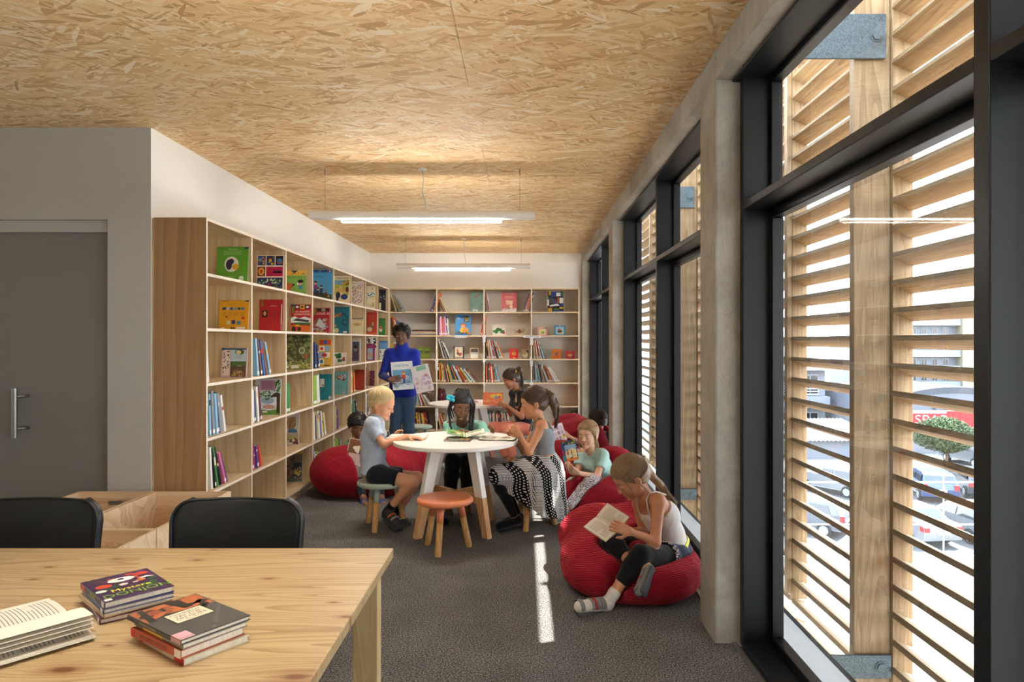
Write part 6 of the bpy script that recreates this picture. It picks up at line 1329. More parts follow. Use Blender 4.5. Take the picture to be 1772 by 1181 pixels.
f.cap(J['neck']+V3((0, .005, -.10)), J['neck']+V3((0, -.01, 0)), .085, .074, k=.03); f.cap(J['neck']+V3((0, .0, -.02)), H.p(0, -.010, -.080), .072, .066, k=.02, cb=True); f.cut(J['pelvis']+V3((0, 0, -.075)), (0, 0, -1)); garment('jumper', t, f, M_BLUE, .0035, 2, 26)
f = Fld(.007, .02); M_JEAN = cloth('#3d5673', .3, 420, .85, 9, .7, '#2b3f58')
for q in 'lr': leg(f, J, q, .012, 1.12, 1.96, .022)
f.cap(J['hipl'], J['hipr'], .098, .098, k=.04); garment('jeans', t, f, M_JEAN, .005, 3, 30)
for q in 'lr': shoe(t, J['an'+q], J['he'+q], J['to'+q], plain('#1e1e20', .7), plain('#dedbd4', .6), 1.1, .008)
# ---------------------------------------------------------------- the girl with braids
J = dict(neck=P(800, 731, 5.96), chest=P(802, 756, 5.98), pelvis=P(802, 789, 6.03), shr=P(781, 737, 5.94), shl=P(831, 737, 5.96), elr=P(774, 765, 5.80), wrr=P(799, 746, 5.58), ell=P(848, 764, 5.80), wrl=P(852, 752, 5.64),
         hipr=P(789, 791, 6.0), hipl=P(814, 791, 6.0), knr=P(783, 798, 5.60), knl=P(809, 800, 5.57), anr=Pz(777, 5.52, .085), anl=Pz(809, 5.48, .085), her=Pz(777, 5.55, .035), hel=Pz(809, 5.51, .035), tor=Pz(772, 5.36, .03), tol=Pz(805, 5.33, .03))
t = person('girl with long black braids and a turquoise flower sitting behind the round table', (J['pelvis'].x, 6.0, 0))
H = Head(P(799, 700, 5.84), (.17, -.82, -.42), 1.06, roll=-6); sk = skinmat('#78543f')
bf = body(J, H, [(J['wrr'], (.9, -.2, -.1), (0, -.2, -1), dict(s=.8, curl=(12, 20, 20), ts=-1)), (J['wrl'], (.05, -.4, .7), (-.7, -.6, .2), dict(s=.8, curl=(35, 50, 40), ts=1))], w=.97)
mk('body', bf.mesh(), sk, t, smooth=True); H.face(t, plain('#120d0c', .6), plain('#7c4038', .4), .18, (0, -.002))
hm = hairmat('#08080a', '#1b181b'); f = cap_fld(H, 1.02, line=(.088, .060), nape=(-.10, -.09)); rr = random.Random(2); m = MB()
def braid(m, pts, r, rr):
    P_ = [V3(p) for p in pts]; k = len(P_); n = 26; ps = []; rs = []
    for i in range(n+1):
        x = i/n*(k-1); j = min(int(x), k-2); ps.append(P_[j].lerp(P_[j+1], x-j)); rs.append(r*(1+.28*math.sin(i*2.4))*(1-.35*i/n))
    m.tube(ps, rs, 6)
gx = [(-.085, .02), (-.09, 0), (-.088, -.03), (-.08, .04), (-.082, -.05), (-.07, .055), (.078, .02), (.084, 0), (.08, -.03), (.072, -.055), (.06, -.075), (-.06, -.075), (-.03, -.09), (.03, -.09), (0, -.094), (-.094, .03), (-.078, .02)]
for i, (x, y) in enumerate(gx):
    tp = H.p(x*.55, y*.5, .095); md = H.p(x*1.08, y*1.02, .02); lo = H.p(x*1.15+.004, y*1.05, -.07)
    out = V3(((-.02 if x < 0 else .035)+rr.gauss(0, .008), -.02+rr.gauss(0, .012), -.19-rr.uniform(0, .05)-(.03 if x < 0 else 0)))
    if y < -.05: out.z = -.10
    braid(m, [tp, md, lo, lo+out*.5+V3((0, 0, -.01)), lo+out], .0088, rr)
for i in range(9):
    a = -1.1+2.2*i/8; braid(m, [H.p(.05*math.sin(a), .078*math.cos(a)+.0, .062), H.p(.055*math.sin(a), .03*math.cos(a)-.01, .112), H.p(.05*math.sin(a), -.05, .115), H.p(.06*math.sin(a), -.095, .06)], .008, rr)
finish_hair(t, f, None, hm, 5, .0015, 120); o = mk('braids', m, hm, t, smooth=True)
m = MB(); fc = P(780, 690, 5.76)
for i in range(16):
    a = rr.uniform(0, 2*PI); b = rr.uniform(-1, 1); d = V3((math.cos(a), -.5+.5*math.sin(b*3), math.sin(a))); m.ell(fc+d*rr.uniform(.008, .030), (.013, .007, .013), 8, 6, 0, Matrix.Rotation(a, 3, 'Y'))
mk('hair_flower', m, plain('#3aa9bf', .8), t, smooth=True)
M_MINT = cloth('#8fc9b4', .3, 300, .9, 8, .6, '#7dbaa4'); M_BLKC = cloth('#0c0c0f', .2, 260, .92, 8, .5, '#08080a')
f = Fld(.006, .02); torso(f, J, .014, 1.0, 1.1)
for q in 'lr': arm(f, J, q, .014, .98, 1.55)
f.ell(J['neck']+V3((0, -.065, -.005)), (.060, .055, .050), k=.01, sub=True); f.cut(J['neck']+V3((0, 0, .004)), (0, -.12, 1)); f.cut(J['pelvis']+V3((0, 0, -.03)), (0, 0, -1)); garment('top', t, f, M_MINT, .005, 6, 34)
f = Fld(.006, .02)
for q in 'lr': leg(f, J, q, .012, 1.0, 1.82, .006)
f.cap(J['hipl'], J['hipr'], .085, .085, k=.03); garment('trousers', t, f, M_BLKC, .004, 7, 36)
for q in 'lr': shoe(t, J['an'+q], J['he'+q], J['to'+q], M_BLKC, M_SOLE, 1.0, .006, low=True, name='ballet_flat')
# ---------------------------------------------------------------- the girl in the black and white dress
J = dict(neck=P(932, 727, 5.29), chest=P(939, 757, 5.29), pelvis=P(942, 813, 5.31), shl=P(937, 740, 5.18), shr=P(930, 740, 5.41), ell=P(915, 783, 5.12), wrl=P(901, 755, 5.13), elr=P(907, 782, 5.44), wrr=P(893, 760, 5.36),
         hipl=P(938, 817, 5.23), hipr=P(936, 817, 5.41), knl=P(858, 825, 5.2), knr=P(863, 824, 5.43), anl=P(890, 893, 5.2), anr=P(894, 889, 5.41), hel=P(897, 901, 5.2), her=P(899, 897, 5.42), tol=P(865, 911, 5.16), tor=P(874, 905, 5.38))
t = person('girl with a brown ponytail in a black and white dress on a stool, facing left', (J['pelvis'].x, 5.3, 0))
H = Head(P(923, 697, 5.29), (-.95, -.10, -.22), 1.06); sk = skinmat('#c98f6a')
bf = body(J, H, [(J['wrl'], (-.55, .0, .6), (.1, .9, -.1), dict(s=.85, curl=(25, 40, 30), ts=1)), (J['wrr'], (-.5, -.1, .6), (.1, -.9, -.1), dict(s=.85, curl=(25, 40, 30), ts=-1))], w=.95)
mk('body', bf.mesh(), sk, t, smooth=True); H.face(t, plain('#3a2218', .6), plain('#b8645a', .4), .35, (0, -.002))
hm = hairmat('#2b1a12', '#6b4a33'); tail = V3((0, -.86, .34)); rr = random.Random(4); m = MB(); strands_to(m, H, tail, 900, rr, .0019, (1.0, 1.04))
b = scalp_pt(H, tail.normalized(), 1.05); lock(m, [b, P(953, 684, 5.3), P(962, 703, 5.3), P(964, 722, 5.32), P(960, 742, 5.32)], .030, 260, rr, .0020, taper=.1)
f = cap_fld(H, .99, line=(.090, .050), nape=(-.09, -.105)); f.chain([b, P(953, 687, 5.3), P(959, 702, 5.3), P(961, 722, 5.31)], [.016*1, .030, .028, .016], k=.02)
finish_hair(t, f, m, hm, 9, .0016, 110); m = MB(); m.lathe([(.017, -.007), (.023, -.004), (.023, .004), (.017, .007)], 14, 0, tuple(P(947, 686, 5.30))); mk('hair_tie', m, plain('#d83a8a', .6), t, smooth=True)
def dressmat():
    a = N('dotted_and_checked_cotton'); tc = a.n('TexCoord'); sp = a.n('SeparateXYZ'); a.l(tc.outputs['Object'], sp.inputs[0]); X, Y_, Z = sp.outputs
    u = a.math('ADD', a.math('ADD', X, Y_), a.math('MULTIPLY', Z, 0.25))
    ck = a.math('MULTIPLY', a.math('GREATER_THAN', a.math('FRACT', a.math('MULTIPLY', u, 90)), .5), a.math('GREATER_THAN', a.math('FRACT', a.math('MULTIPLY', Z, 90)), .5))
    gm = a.mix(ck, '#1c1c1f', '#e4e2de'); gm2 = a.mix(a.math('MULTIPLY', a.math('ADD', a.math('GREATER_THAN', a.math('FRACT', a.math('MULTIPLY', u, 90)), .5), a.math('GREATER_THAN', a.math('FRACT', a.math('MULTIPLY', Z, 90)), .5)), .5), '#1c1c1f', '#e4e2de')
    fu = a.math('SUBTRACT', a.math('FRACT', a.math('MULTIPLY', u, 46)), .5); fz = a.math('SUBTRACT', a.math('FRACT', a.math('ADD', a.math('MULTIPLY', Z, 46), a.math('MULTIPLY', a.math('FLOOR', a.math('MULTIPLY', u, 46)), .5))), .5)
    d = a.math('LESS_THAN', a.math('ADD', a.math('MULTIPLY', fu, fu), a.math('MULTIPLY', fz, fz)), .045); dt = a.mix(d, '#121214', '#e8e6e2')
    pan = a.math('GREATER_THAN', a.math('SINE', a.math('ADD', a.math('MULTIPLY', u, 32), a.math('MULTIPLY', a.noise(None, 3, 1), 2.0))), -.1); a.col(a.mix(pan, dt, gm2)); return a.done(.85, 0, .2)
M_DRESS = dressmat(); M_GREY = cloth('#8b8f92', .3, 300, .9, 8, .5, '#7b7f82')
f = Fld(.006, .02); torso(f, J, .010, .95, 1.0); f.cut(J['chest']+V3((0, 0, .085)), V3((.1, 0, 1))); f.cut(P(938, 784, 5.3), (0, 0, -1)); garment('camisole', t, f, M_GREY, .002, 3)
f = Fld(.0065, .04); wst = P(937, 780, 5.3)
f.cap(wst, J['pelvis']+V3((.0, 0, .03)), .090, .140, k=.04)
for q in 'lr': f.cap(J['hip'+q]+V3((0, 0, .0)), J['kn'+q]+V3((.02, 0, .012)), .125, .082, k=.05)
f.cap(P(929, 826, 5.31), P(929, 890, 5.31), .20, .215, k=.05); f.cap(P(950, 826, 5.28), P(951, 885, 5.28), .115, .13, k=.05); f.cap(P(895, 832, 5.28), P(900, 870, 5.28), .13, .14, k=.05)
A_, B_ = P(858, 836, 5.3), P(948, 889, 5.3); dd = (B_-A_).normalized(); f.cut(A_, V3((dd.z, 0, -dd.x))); f.cut(P(950, 889, 5.3), (0, 0, -1)); f.cut(wst, (0, 0, 1))
def folds(V):
    c = np.array(wst); d = V-c; ang = np.arctan2(d[:, 1], d[:, 0]); down = np.clip(-d[:, 2]/.35, 0, 1); r = np.sqrt(d[:, 0]**2+d[:, 1]**2)+1e-6; a = (np.sin(ang*13+d[:, 2]*6)*.5+np.sin(ang*21+2)*.3)*.013*down
    W_ = V.copy(); W_[:, 0] += d[:, 0]/r*a; W_[:, 1] += d[:, 1]/r*a; W_[:, 2] += np.sin(ang*9)*.006*down; return W_
mk('skirt', f.mesh(folds), M_DRESS, t, smooth=True)
sd = (J['shl']-J['shr']).normalized(); ax = (J['neck']-J['chest']).normalized(); fw = V3((-1, 0, 0)); top = J['neck']+(J['chest']-J['neck'])*.14
for q in (-1, 1):
    s0 = top+sd*q*.066; mk('strap', MB().tube([s0+fw*.082-ax*.07, s0+fw*.055-ax*.012, s0+ax*.036, s0-fw*.062-ax*.008, s0-fw*.085-ax*.07], .006, 8), M_GREY, t, smooth=True)
f = Fld(.006, .02)
for q in 'lr': leg(f, J, q, .006, .95, 2.0)
garment('leggings', t, f, M_BLKC, .001, 5)
for q in 'lr': shoe(t, J['an'+q], J['he'+q], J['to'+q], M_BLKC, plain('#1a1a1c', .7), 1.0, .008, low=True, name='ballet_flat')
# ---------------------------------------------------------------- the girl with the bun at the farther table
J = dict(neck=P(894, 675, 7.90), chest=P(901, 698, 7.92), pelvis=P(909, 739, 7.97), shl=P(908, 687, 7.80), shr=P(892, 687, 8.04), ell=P(903, 722, 7.72), wrl=P(878, 703, 7.74), elr=P(884, 717, 8.08), wrr=P(874, 701, 7.93),
         hipl=P(908, 742, 7.88), hipr=P(905, 740, 8.06), knl=P(876, 743, 7.66), knr=P(853, 740, 7.96), anl=P(889, 796, 7.66), anr=P(880, 797, 7.88), hel=P(890, 801, 7.68), her=P(883, 803, 7.9), tol=P(899, 814, 7.58), tor=P(872, 806, 7.80))
t = person('girl with a curly bun in coral trousers reading at the farther table', (J['pelvis'].x, 7.95, 0))
H = Head(P(884, 656, 7.86), (-.86, -.30, -.38), 1.0); sk = skinmat('#b98262')
bf = body(J, H, [(J['wrl'], (-.9, .1, .25), (.0, .9, .2), dict(s=.85, curl=(15, 30, 30), ts=1)), (J['wrr'], (-.7, -.3, .1), (.0, -.9, .2), dict(s=.85, curl=(15, 30, 30), ts=-1))], w=.97, h=.007)
mk('body', bf.mesh(), sk, t, smooth=True); H.face(t, plain('#2a1a12', .6), plain('#a85a50', .4), .25)
hm = hairmat('#271a13', '#5d4230'); tail = V3((0, -.62, .80)); rr = random.Random(6); m = MB(); strands_to(m, H, tail, 260, rr, .0022)
f = cap_fld(H, 1.02, line=(.090, .046), nape=(-.09, -.10)); f.ell(P(898, 640, 7.88), (.040, .040, .036)); f.ell(P(901, 646, 7.88), (.03, .03, .03))
for k_ in range(5): lock(m, [P(898+k_*.6, 645, 7.9), P(902+k_*.7, 655, 7.9), P(900+k_, 664, 7.88), P(904, 672+k_, 7.88)], .010, 12, rr, .003, wob=.012)
finish_hair(t, f, m, hm, 9, .005, 60); mk('hair_tie', MB().ell(P(893, 643, 7.80), (.008, .008, .016)), plain('#d8c83a', .6), t, smooth=True)
def printmat(base, bits):
    a = N('printed_cotton'); vo = a.n('TexVoronoi'); vo.inputs['Scale'].default_value = 9; a.l(a.coords(), vo.inputs['Vector']); c = a.ramp(vo.outputs['Color'], bits, 'CONSTANT'); a.l(a.coords(), vo.inputs['Vector']); a.col(c); return a.done(.9, 0, .2)
M_CH = cloth('#2a2c36', .2, 300, .9, 8, .5, '#22242c'); M_CORAL = cloth('#ea9780', .3, 300, .9, 7, .5, '#df8872')
f = Fld(.007, .02); torso(f, J, .014, 1.0, 1.05)
for q in 'lr': arm(f, J, q, .014, .98, .6)
f.cut(J['neck']+(J['neck']-J['chest']).normalized()*.004, (J['neck']-J['chest'])); f.cut(J['pelvis']+V3((0, 0, -.035)), (0, 0, -1)); sh = garment('t_shirt', t, f, M_CH, .003, 6)
ctr = J['chest']; m = MB(); mats = [plain('#e0705c', .8), plain('#d9c08a', .8), plain('#e6e2dc', .8)]
for i, (px, py, w_, h_, k_) in enumerate(((885, 688, 6, 12, 2), (890, 690, 7, 13, 1), (880, 686, 6, 12, 0), (893, 701, 9, 14, 0), (884, 703, 8, 13, 1), (889, 714, 8, 12, 2))):
    Yq = 7.79
    q = [P(px-w_/2, py+h_/2, Yq), P(px+w_/2, py+h_/2, Yq), P(px, py-h_/2, Yq)]; q2 = [p+V3((0, .004, 0)) for p in q]
    # pushed back on to the shirt by casting a ray from in front of it
    m.add(q+q2, [(0, 1, 2), (5, 4, 3), (0, 3, 4, 1), (1, 4, 5, 2), (2, 5, 3, 0)], k_)
pr = mk('shirt_print', m, mats, sh); sw = pr.modifiers.new('w', 'SHRINKWRAP'); sw.target = sh; sw.offset = .002; sw.wrap_method = 'NEAREST_SURFACEPOINT'
f = Fld(.007, .02)
for q in 'lr': leg(f, J, q, .012, 1.0, 1.88, .01)
f.cap(J['hipl'], J['hipr'], .085, .085, k=.03); garment('trousers', t, f, M_CORAL, .005, 7, 30)
for q in 'lr': shoe(t, J['an'+q], J['he'+q], J['to'+q], plain('#2f5f9a' if q == 'l' else '#26324a', .6), plain('#c9c2b4', .6), 1.0, .006, low=True)
o = facing_book(P(835.5, 680, 7.86).x, P(869.5, 680, 7.86).x, 7.86, P(852, 701, 7.86).z, P(852, 679, 7.86).z-P(852, 701, 7.86).z, '#d8602c', [('r', '#d8602c', 0, 0, 1, 1), ('n', 'x', 14, .45, .5, .92, .85, .07, ['#e0b82a', '#e8c83a']), ('e', '#e0b82a', .45, .7, .12, .14), ('e', '#4a86b8', .66, .62, .08, .12), ('e', '#b5302a', .84, .66, .06, .1), ('n', 'x', 10, .1, .2, .8, .45, .05, ['#e8a070', '#e0b82a']), ('t', '#f0d0a0', 'Puppy', .2, .3, .2, .3)], 'orange picture book with yellow puppies held by the girl with the bun', 'books held by readers', lean=10, tilt=2)
o['group'] = 'books held by readers'
# ---------------------------------------------------------------- the girl in the mint shirt on the middle beanbag
J = dict(neck=P(1022, 779, 5.99), chest=P(1031, 806, 6.03), pelvis=P(1046, 842, 6.10), shl=P(1043, 790, 5.96), shr=P(1006, 785, 6.06), ell=P(1033, 826, 5.84), wrl=P(1001, 819, 5.68), elr=P(999, 821, 5.96), wrr=P(985, 817, 5.76),
         hipl=P(1053, 845, 6.04), hipr=P(1040, 842, 6.16), knl=P(1023, 833, 5.74), knr=P(991, 838, 5.92), anl=P(977, 884, 5.52), anr=P(952, 862, 5.78), hel=P(980, 894, 5.52), her=P(953, 874, 5.80), tol=P(958, 901, 5.44), tor=P(940, 878, 5.7))
t = person('girl in a pale mint shirt and patterned leggings reading on the middle beanbag', (J['pelvis'].x, 6.05, 0))
H = Head(P(1017, 752, 5.90), (-.50, -.85, -.10), 1.04); sk = skinmat('#dcae90')
bf = body(J, H, [(J['wrl'], (-.75, -.3, .45), (-.2, .5, .5), dict(s=.85, curl=(25, 40, 35), ts=1)), (J['wrr'], (-.3, -.5, .6), (.5, .2, .2), dict(s=.85, curl=(25, 40, 35), ts=-1))], w=.97, h=.0055)
mk('body', bf.mesh(), sk, t, smooth=True); H.face(t, plain('#9a7850', .6), plain('#c4706a', .4), .40, (-.002, -.002))
hm = hairmat('#7f6040', '#c9a677'); tail = V3((.15, -.95, -.1)); rr = random.Random(11); m = MB(); strands_to(m, H, tail, 900, rr, .0019, (1.0, 1.04))
f = cap_fld(H, .99, line=(.090, .056), nape=(-.09, -.11)); b = scalp_pt(H, tail.normalized(), 1.0); lock(m, [b, P(1031, 765, 6.0), P(1034, 780, 6.0), P(1038, 790, 6.0)], .022, 90, rr, .002); lock(m, [H.p(-.070, .04, .03), H.p(-.080, .035, -.03), H.p(-.078, .03, -.09), H.p(-.07, .03, -.14)], .007, 22, rr, .0014); lock(m, [H.p(.078, .02, .01), H.p(.085, 0, -.05), H.p(.085, -.01, -.10), H.p(.09, -.01, -.14)], .010, 40, rr, .0016)
finish_hair(t, f, m, hm, 4, .001, 120)
M_MT = cloth('#b9dcd6', .25, 300, .9, 8, .6, '#a6cdc7')
def leo():
    a = N('patterned_leggings'); v = a.coords((1, 1, 1.0)); vo = a.n('TexVoronoi', feature='DISTANCE_TO_EDGE'); vo.inputs['Scale'].default_value = 100; nn = a.n('TexNoise'); nn.inputs['Scale'].default_value = 40; a.l(v, nn.inputs['Vector'])
    ad = a.n('VectorMath', operation='MULTIPLY_ADD'); a.l(nn.outputs['Color'], ad.inputs[0]); ad.inputs[1].default_value = (.02, .02, .02); a.l(v, ad.inputs[2]); a.l(ad.outputs[0], vo.inputs['Vector'])
    k = a.math('MULTIPLY', a.math('LESS_THAN', vo.outputs['Distance'], .13), a.math('GREATER_THAN', a.noise(v, 85, 2), .45)); a.col(a.mix(k, '#ddd3d2', '#3c3f52')); return a.done(.85, 0, .2)
f = Fld(.006, .02); torso(f, J, .014, 1.0, 1.05)
for q in 'lr': arm(f, J, q, .014, .98, .58)
nk = J['neck']; f.ell(nk+V3((-.035, -.06, -.01)), (.05, .05, .055), k=.01, sub=True); f.cut(nk+(nk-J['chest']).normalized()*.0, (nk-J['chest'])); garment('t_shirt', t, f, M_MT, .004, 8, 30)
f = Fld(.006, .02)
for q in 'lr': leg(f, J, q, .008, 1.0, 1.9)
f.cap(J['hipl'], J['hipr'], .085, .085, k=.03); garment('leggings', t, f, leo(), .002, 7)
for q in 'lr': shoe(t, J['an'+q], J['he'+q], J['to'+q], cloth('#8f8f86', .4, 500), plain('#c8c4ba', .6), 1.0, .010, [(.4, M_TAG), (.6, M_TAG)])
A_ = P(976, 800, 5.62)
o = facing_book(0, .125, 0, 0, .165, '#2c4a6c', [('r', '#33485c', .0, .0, 1, 1), ('n', 'x', 20, .1, .8, .98, .97, .07, ['#3f5a2c', '#2c2a20', '#c8b04a']), ('r', '#86a4c4', .2, .45, .96, .8), ('p', '#e0c084', [(.2, .3), (.96, .3), (.96, .5), (.7, .62), (.4, .5), (.2, .45)]), ('r', '#d8782a', .18, .0, 1, .14), ('r', '#e0d0a0', .2, .14, .96, .36), ('person', 'x', .36, .3, .28, '#c8502a', '#2c4a8a', '#1c1614'), ('person', 'x', .62, .26, .26, '#8a2a6a', '#3f8a4a', '#1c1614'), ('n', 'x', 12, .5, .12, .95, .3, .06, ['#26262a', '#e8e0d0']), ('r', '#2a9ab0', 0, .0, .14, .3), ('r', '#8a3a6a', 0, .3, .14, .6), ('r', '#2a4a8a', 0, .6, .14, .9)], 'colourful paperback with drawn children held by the girl in mint', 'books held by readers')
o.matrix_world = Matrix.Translation(A_) @ Matrix.Rotation(math.radians(-14), 4, 'Z') @ Matrix.Rotation(math.radians(-12), 4, 'Y') @ Matrix.Rotation(math.radians(-8), 4, 'X')
J_MINT = J
# ---------------------------------------------------------------- the dark haired child farthest right
J = dict(neck=P(1036, 748, 7.66), chest=P(1040, 768, 7.68), pelvis=P(1040, 796, 7.62), shl=P(1022, 754, 7.56), shr=P(1052, 757, 7.78), ell=P(1003, 766, 7.38), wrl=P(985, 756, 7.26), elr=P(1015, 790, 7.9), wrr=P(985, 772, 7.5),
         hipl=P(1034, 800, 7.56), hipr=P(1044, 800, 7.72), knl=P(985, 790, 7.42), knr=P(990, 786, 7.70), anl=P(962, 812, 7.30), anr=P(962, 806, 7.62), hel=P(966, 818, 7.32), her=P(966, 812, 7.62), tol=P(950, 818, 7.22), tor=P(950, 812, 7.55))
t = person('child with short black hair seen from behind on the farthest beanbag', (J['pelvis'].x, 7.65, 0))
H = Head(P(1034, 728, 7.62), (-.72, .62, -.25), 1.02); sk = skinmat('#c59878')
bf = body(J, H, [(J['wrl'], (-.7, -.1, .5), (.3, .2, -.3), dict(s=.85, curl=(20, 35, 30), ts=1)), (J['wrr'], (-.9, -.1, .1), (.3, -.3, .6), dict(s=.85, curl=(20, 35, 30), ts=-1))], w=.97, h=.0075)
mk('body', bf.mesh(), sk, t, smooth=True); H.face(t, plain('#15100e', .6), plain('#a8645a', .4), .3)
hm = hairmat('#191413', '#41362f'); rr = random.Random(15); m = MB(); crown = V3((0, -.35, .95))
for i in range(600):
    a = rr.uniform(0, 2*PI); zz = (0.30 if math.cos(a) > 0 else -.75)*abs(math.cos(a))-(.3 if abs(math.cos(a)) < .6 else 0)+rr.uniform(-.08, .08); d = V3((math.sin(a), math.cos(a), zz)).normalized(); e1 = rr.uniform(1.0, 1.08)
    pts = [scalp_pt(H, slerp(crown, d, j/6), e1*(1+.04*math.sin(PI*j/6))) for j in range(7)]; m.tube(pts, .002, 3, cap=False)
finish_hair(t, cap_fld(H, 1.05, line=(.088, .036), nape=(-.10, -.095)), m, hm, 3)
f = Fld(.0075, .02); torso(f, J, .014, 1.0, 1.05)
for q in 'lr': arm(f, J, q, .012, .98, 1.95)
f.cut(J['neck']+(J['neck']-J['chest']).normalized()*.006, (J['neck']-J['chest'])); garment('sweater', t, f, cloth('#22252f', .2), .003, 6)
f = Fld(.0075, .02)
for q in 'lr': leg(f, J, q, .010, 1.0, 1.92)
f.cap(J['hipl'], J['hipr'], .085, .085, k=.03); garment('trousers', t, f, cloth('#5a5342', .5, 60, .9, 9, .5, '#3a3a2c'), .004, 7)
for q in 'lr': shoe(t, J['an'+q], J['he'+q], J['to'+q], M_SN, M_SOLE, 1.0, .010)
o = facing_book(0, .13, 0, 0, .19, '#d9cfd4', [('r', '#dccfd8', 0, 0, 1, 1)]+[('r', c, .12+.28*(i % 3), .12+.28*(i//3), .32+.28*(i % 3), .32+.28*(i//3)) for i, c in enumerate(['#b59aa8', '#a88a94', '#e0c83a', '#c8b0b8', '#9a8088', '#b8a0b0', '#d0bcc4', '#a890a0', '#c8b4bc'])], 'pale magazine with a grid of small pictures held by the black haired child', 'books held by readers', th=.006)
o.matrix_world = Matrix.Translation(P(962, 768, 7.22)) @ Matrix.Rotation(math.radians(8), 4, 'Z') @ Matrix.Rotation(math.radians(-17), 4, 'Y') @ Matrix.Rotation(math.radians(-8), 4, 'X')
J_DARK = J
# ---------------------------------------------------------------- the boy behind, on the left beanbag
J = dict(neck=P(624, 762, 6.66), chest=P(628, 786, 6.72), pelvis=P(636, 822, 6.78), shr=P(605, 773, 6.64), shl=P(644, 773, 6.70), elr=P(597, 800, 6.56), wrr=P(596, 806, 6.38), ell=P(657, 802, 6.55), wrl=P(655, 800, 6.40),
         hipr=P(627, 826, 6.72), hipl=P(648, 826, 6.76), knr=P(615, 814, 6.36), knl=P(650, 816, 6.40), anr=P(629, 862, 6.12), anl=P(660, 862, 6.16), her=P(629, 870, 6.14), hel=P(660, 870, 6.18), tor=P(634, 874, 6.02), tol=P(668, 874, 6.08))
t = person('boy with black curly hair reading on the beanbag behind the blond boy', (J['pelvis'].x, 6.75, 0))
H = Head(P(619, 737, 6.60), (.35, -.85, -.42), 1.0); sk = skinmat('#87604a')
bf = body(J, H, [(J['wrr'], (-.15, -.2, .8), (.8, .2, .0), dict(s=.85, curl=(30, 45, 35), ts=-1)), (J['wrl'], (.1, -.2, .8), (-.8, .2, .0), dict(s=.85, curl=(30, 45, 35), ts=1))], w=.97, h=.0065)
mk('body', bf.mesh(), sk, t, smooth=True); H.face(t, plain('#15100e', .6), plain('#7c4840', .4), .2)
hm = hairmat('#0e0b0a', '#2a211d'); rr = random.Random(25); m = MB()
for i in range(700):
    d = V3((rr.gauss(0, 1), rr.gauss(-.15, .9), rr.uniform(-.3, 1))).normalized()
    if d.y > .5 and d.z < .35: continue
    p = scalp_pt(H, d, rr.uniform(1.02, 1.16)); m.ell(p, (rr.uniform(.004, .008),)*3, 5, 4)
finish_hair(t, cap_fld(H, 1.1, line=(.088, .044), nape=(-.10, -.07)), m, hm, 3, .005, 90)
f = Fld(.007, .02); torso(f, J, .014, 1.0, 1.05)
for q in 'lr': arm(f, J, q, .014, .98, .6)
f.cut(J['neck']+(J['neck']-J['chest']).normalized()*.01, (J['neck']-J['chest'])); garment('t_shirt', t, f, cloth('#7fae86', .3), .004, 6)
f = Fld(.007, .02)
for q in 'lr': leg(f, J, q, .014, 1.0, 1.35, .0)
f.cap(J['hipl'], J['hipr'], .088, .088, k=.03); garment('shorts', t, f, cloth('#8b8582', .3), .006, 7, 30)
f = Fld(.007, .02)
for q in 'lr': leg(f, J, q, .006, 1.0, 1.95)
garment('leggings', t, f, cloth('#262c3c', .3), .002, 7)
for q in 'lr': shoe(t, J['an'+q], J['he'+q], J['to'+q], plain('#2c3f7a', .6), plain('#c8c4ba', .6), 1.0, .008)
o = facing_book(0, .235, 0, 0, .245, '#7a5233', [('r', '#e0d4cc', 0, 0, 1, 1), ('r', '#84573a', .03, .03, .97, .97), ('r', '#d9c4c0', .1, .0, 1, .45), ('e', '#e8e0d4', .55, .62, .26, .16), ('e', '#e8e0d4', .35, .66, .14, .08), ('e', '#e8e0d4', .72, .58, .16, .1), ('person', 'x', .55, .44, .46, '#e8c83a', '#26347a', '#e8e0d4'), TXT(5, .2, .12, .45, .32, '#8a6a68'), TXT(5, .55, .12, .85, .32, '#8a6a68'), TXT(1, .16, .36, .9, .42, '#b04a4a')], 'brown comic album held open by the boy on the left beanbag', 'books held by readers', th=.010)
o.matrix_world = Matrix.Translation(P(595, 803, 6.34)) @ Matrix.Rotation(math.radians(-8), 4, 'Z') @ Matrix.Rotation(math.radians(9), 4, 'Y') @ Matrix.Rotation(math.radians(-14), 4, 'X')
J_BOY = J
# ---------------------------------------------------------------- the girl in the foreground
J = dict(neck=P(1115, 858, 3.99), chest=P(1143, 893, 4.02), pelvis=P(1166, 950, 4.09), shl=P(1139, 874, 3.86), shr=P(1105, 874, 4.13), ell=P(1134, 938, 3.79), wrl=P(1092, 921, 3.74), elr=P(1113, 921, 4.17), wrr=P(1078, 920, 3.98),
         hipl=P(1168, 966, 3.98), hipr=P(1160, 962, 4.17), knl=P(1108, 961, 3.72), knr=P(1056, 936, 3.91), anl=P(1062, 1028, 3.68), anr=P(1094, 974, 3.76), hel=P(1050, 1046, 3.68), her=P(1122, 986, 3.68), tol=P(1004, 1051, 3.60), tor=P(1107, 1024, 3.59))
t = person('girl with a light brown ponytail in a white camisole reading on the foreground beanbag', (J['pelvis'].x, 4.0, 0))
H = Head(P(1090, 826, 3.96), (-.80, -.16, -.58), 1.09); sk = skinmat('#c88e6c')
bf = body(J, H, [(J['wrl'], (-.85, .05, .32), (.15, .7, -.3), dict(s=.9, curl=(20, 32, 28), ts=1)), (J['wrr'], (-.9, -.15, .1), (.1, -.6, .6), dict(s=.9, curl=(20, 35, 30), ts=-1))], w=1.0, h=.0045)
mk('body', bf.mesh(), sk, t, smooth=True); H.face(t, plain('#7a583c', .6), plain('#b8685c', .4), .22, (0, -.002))
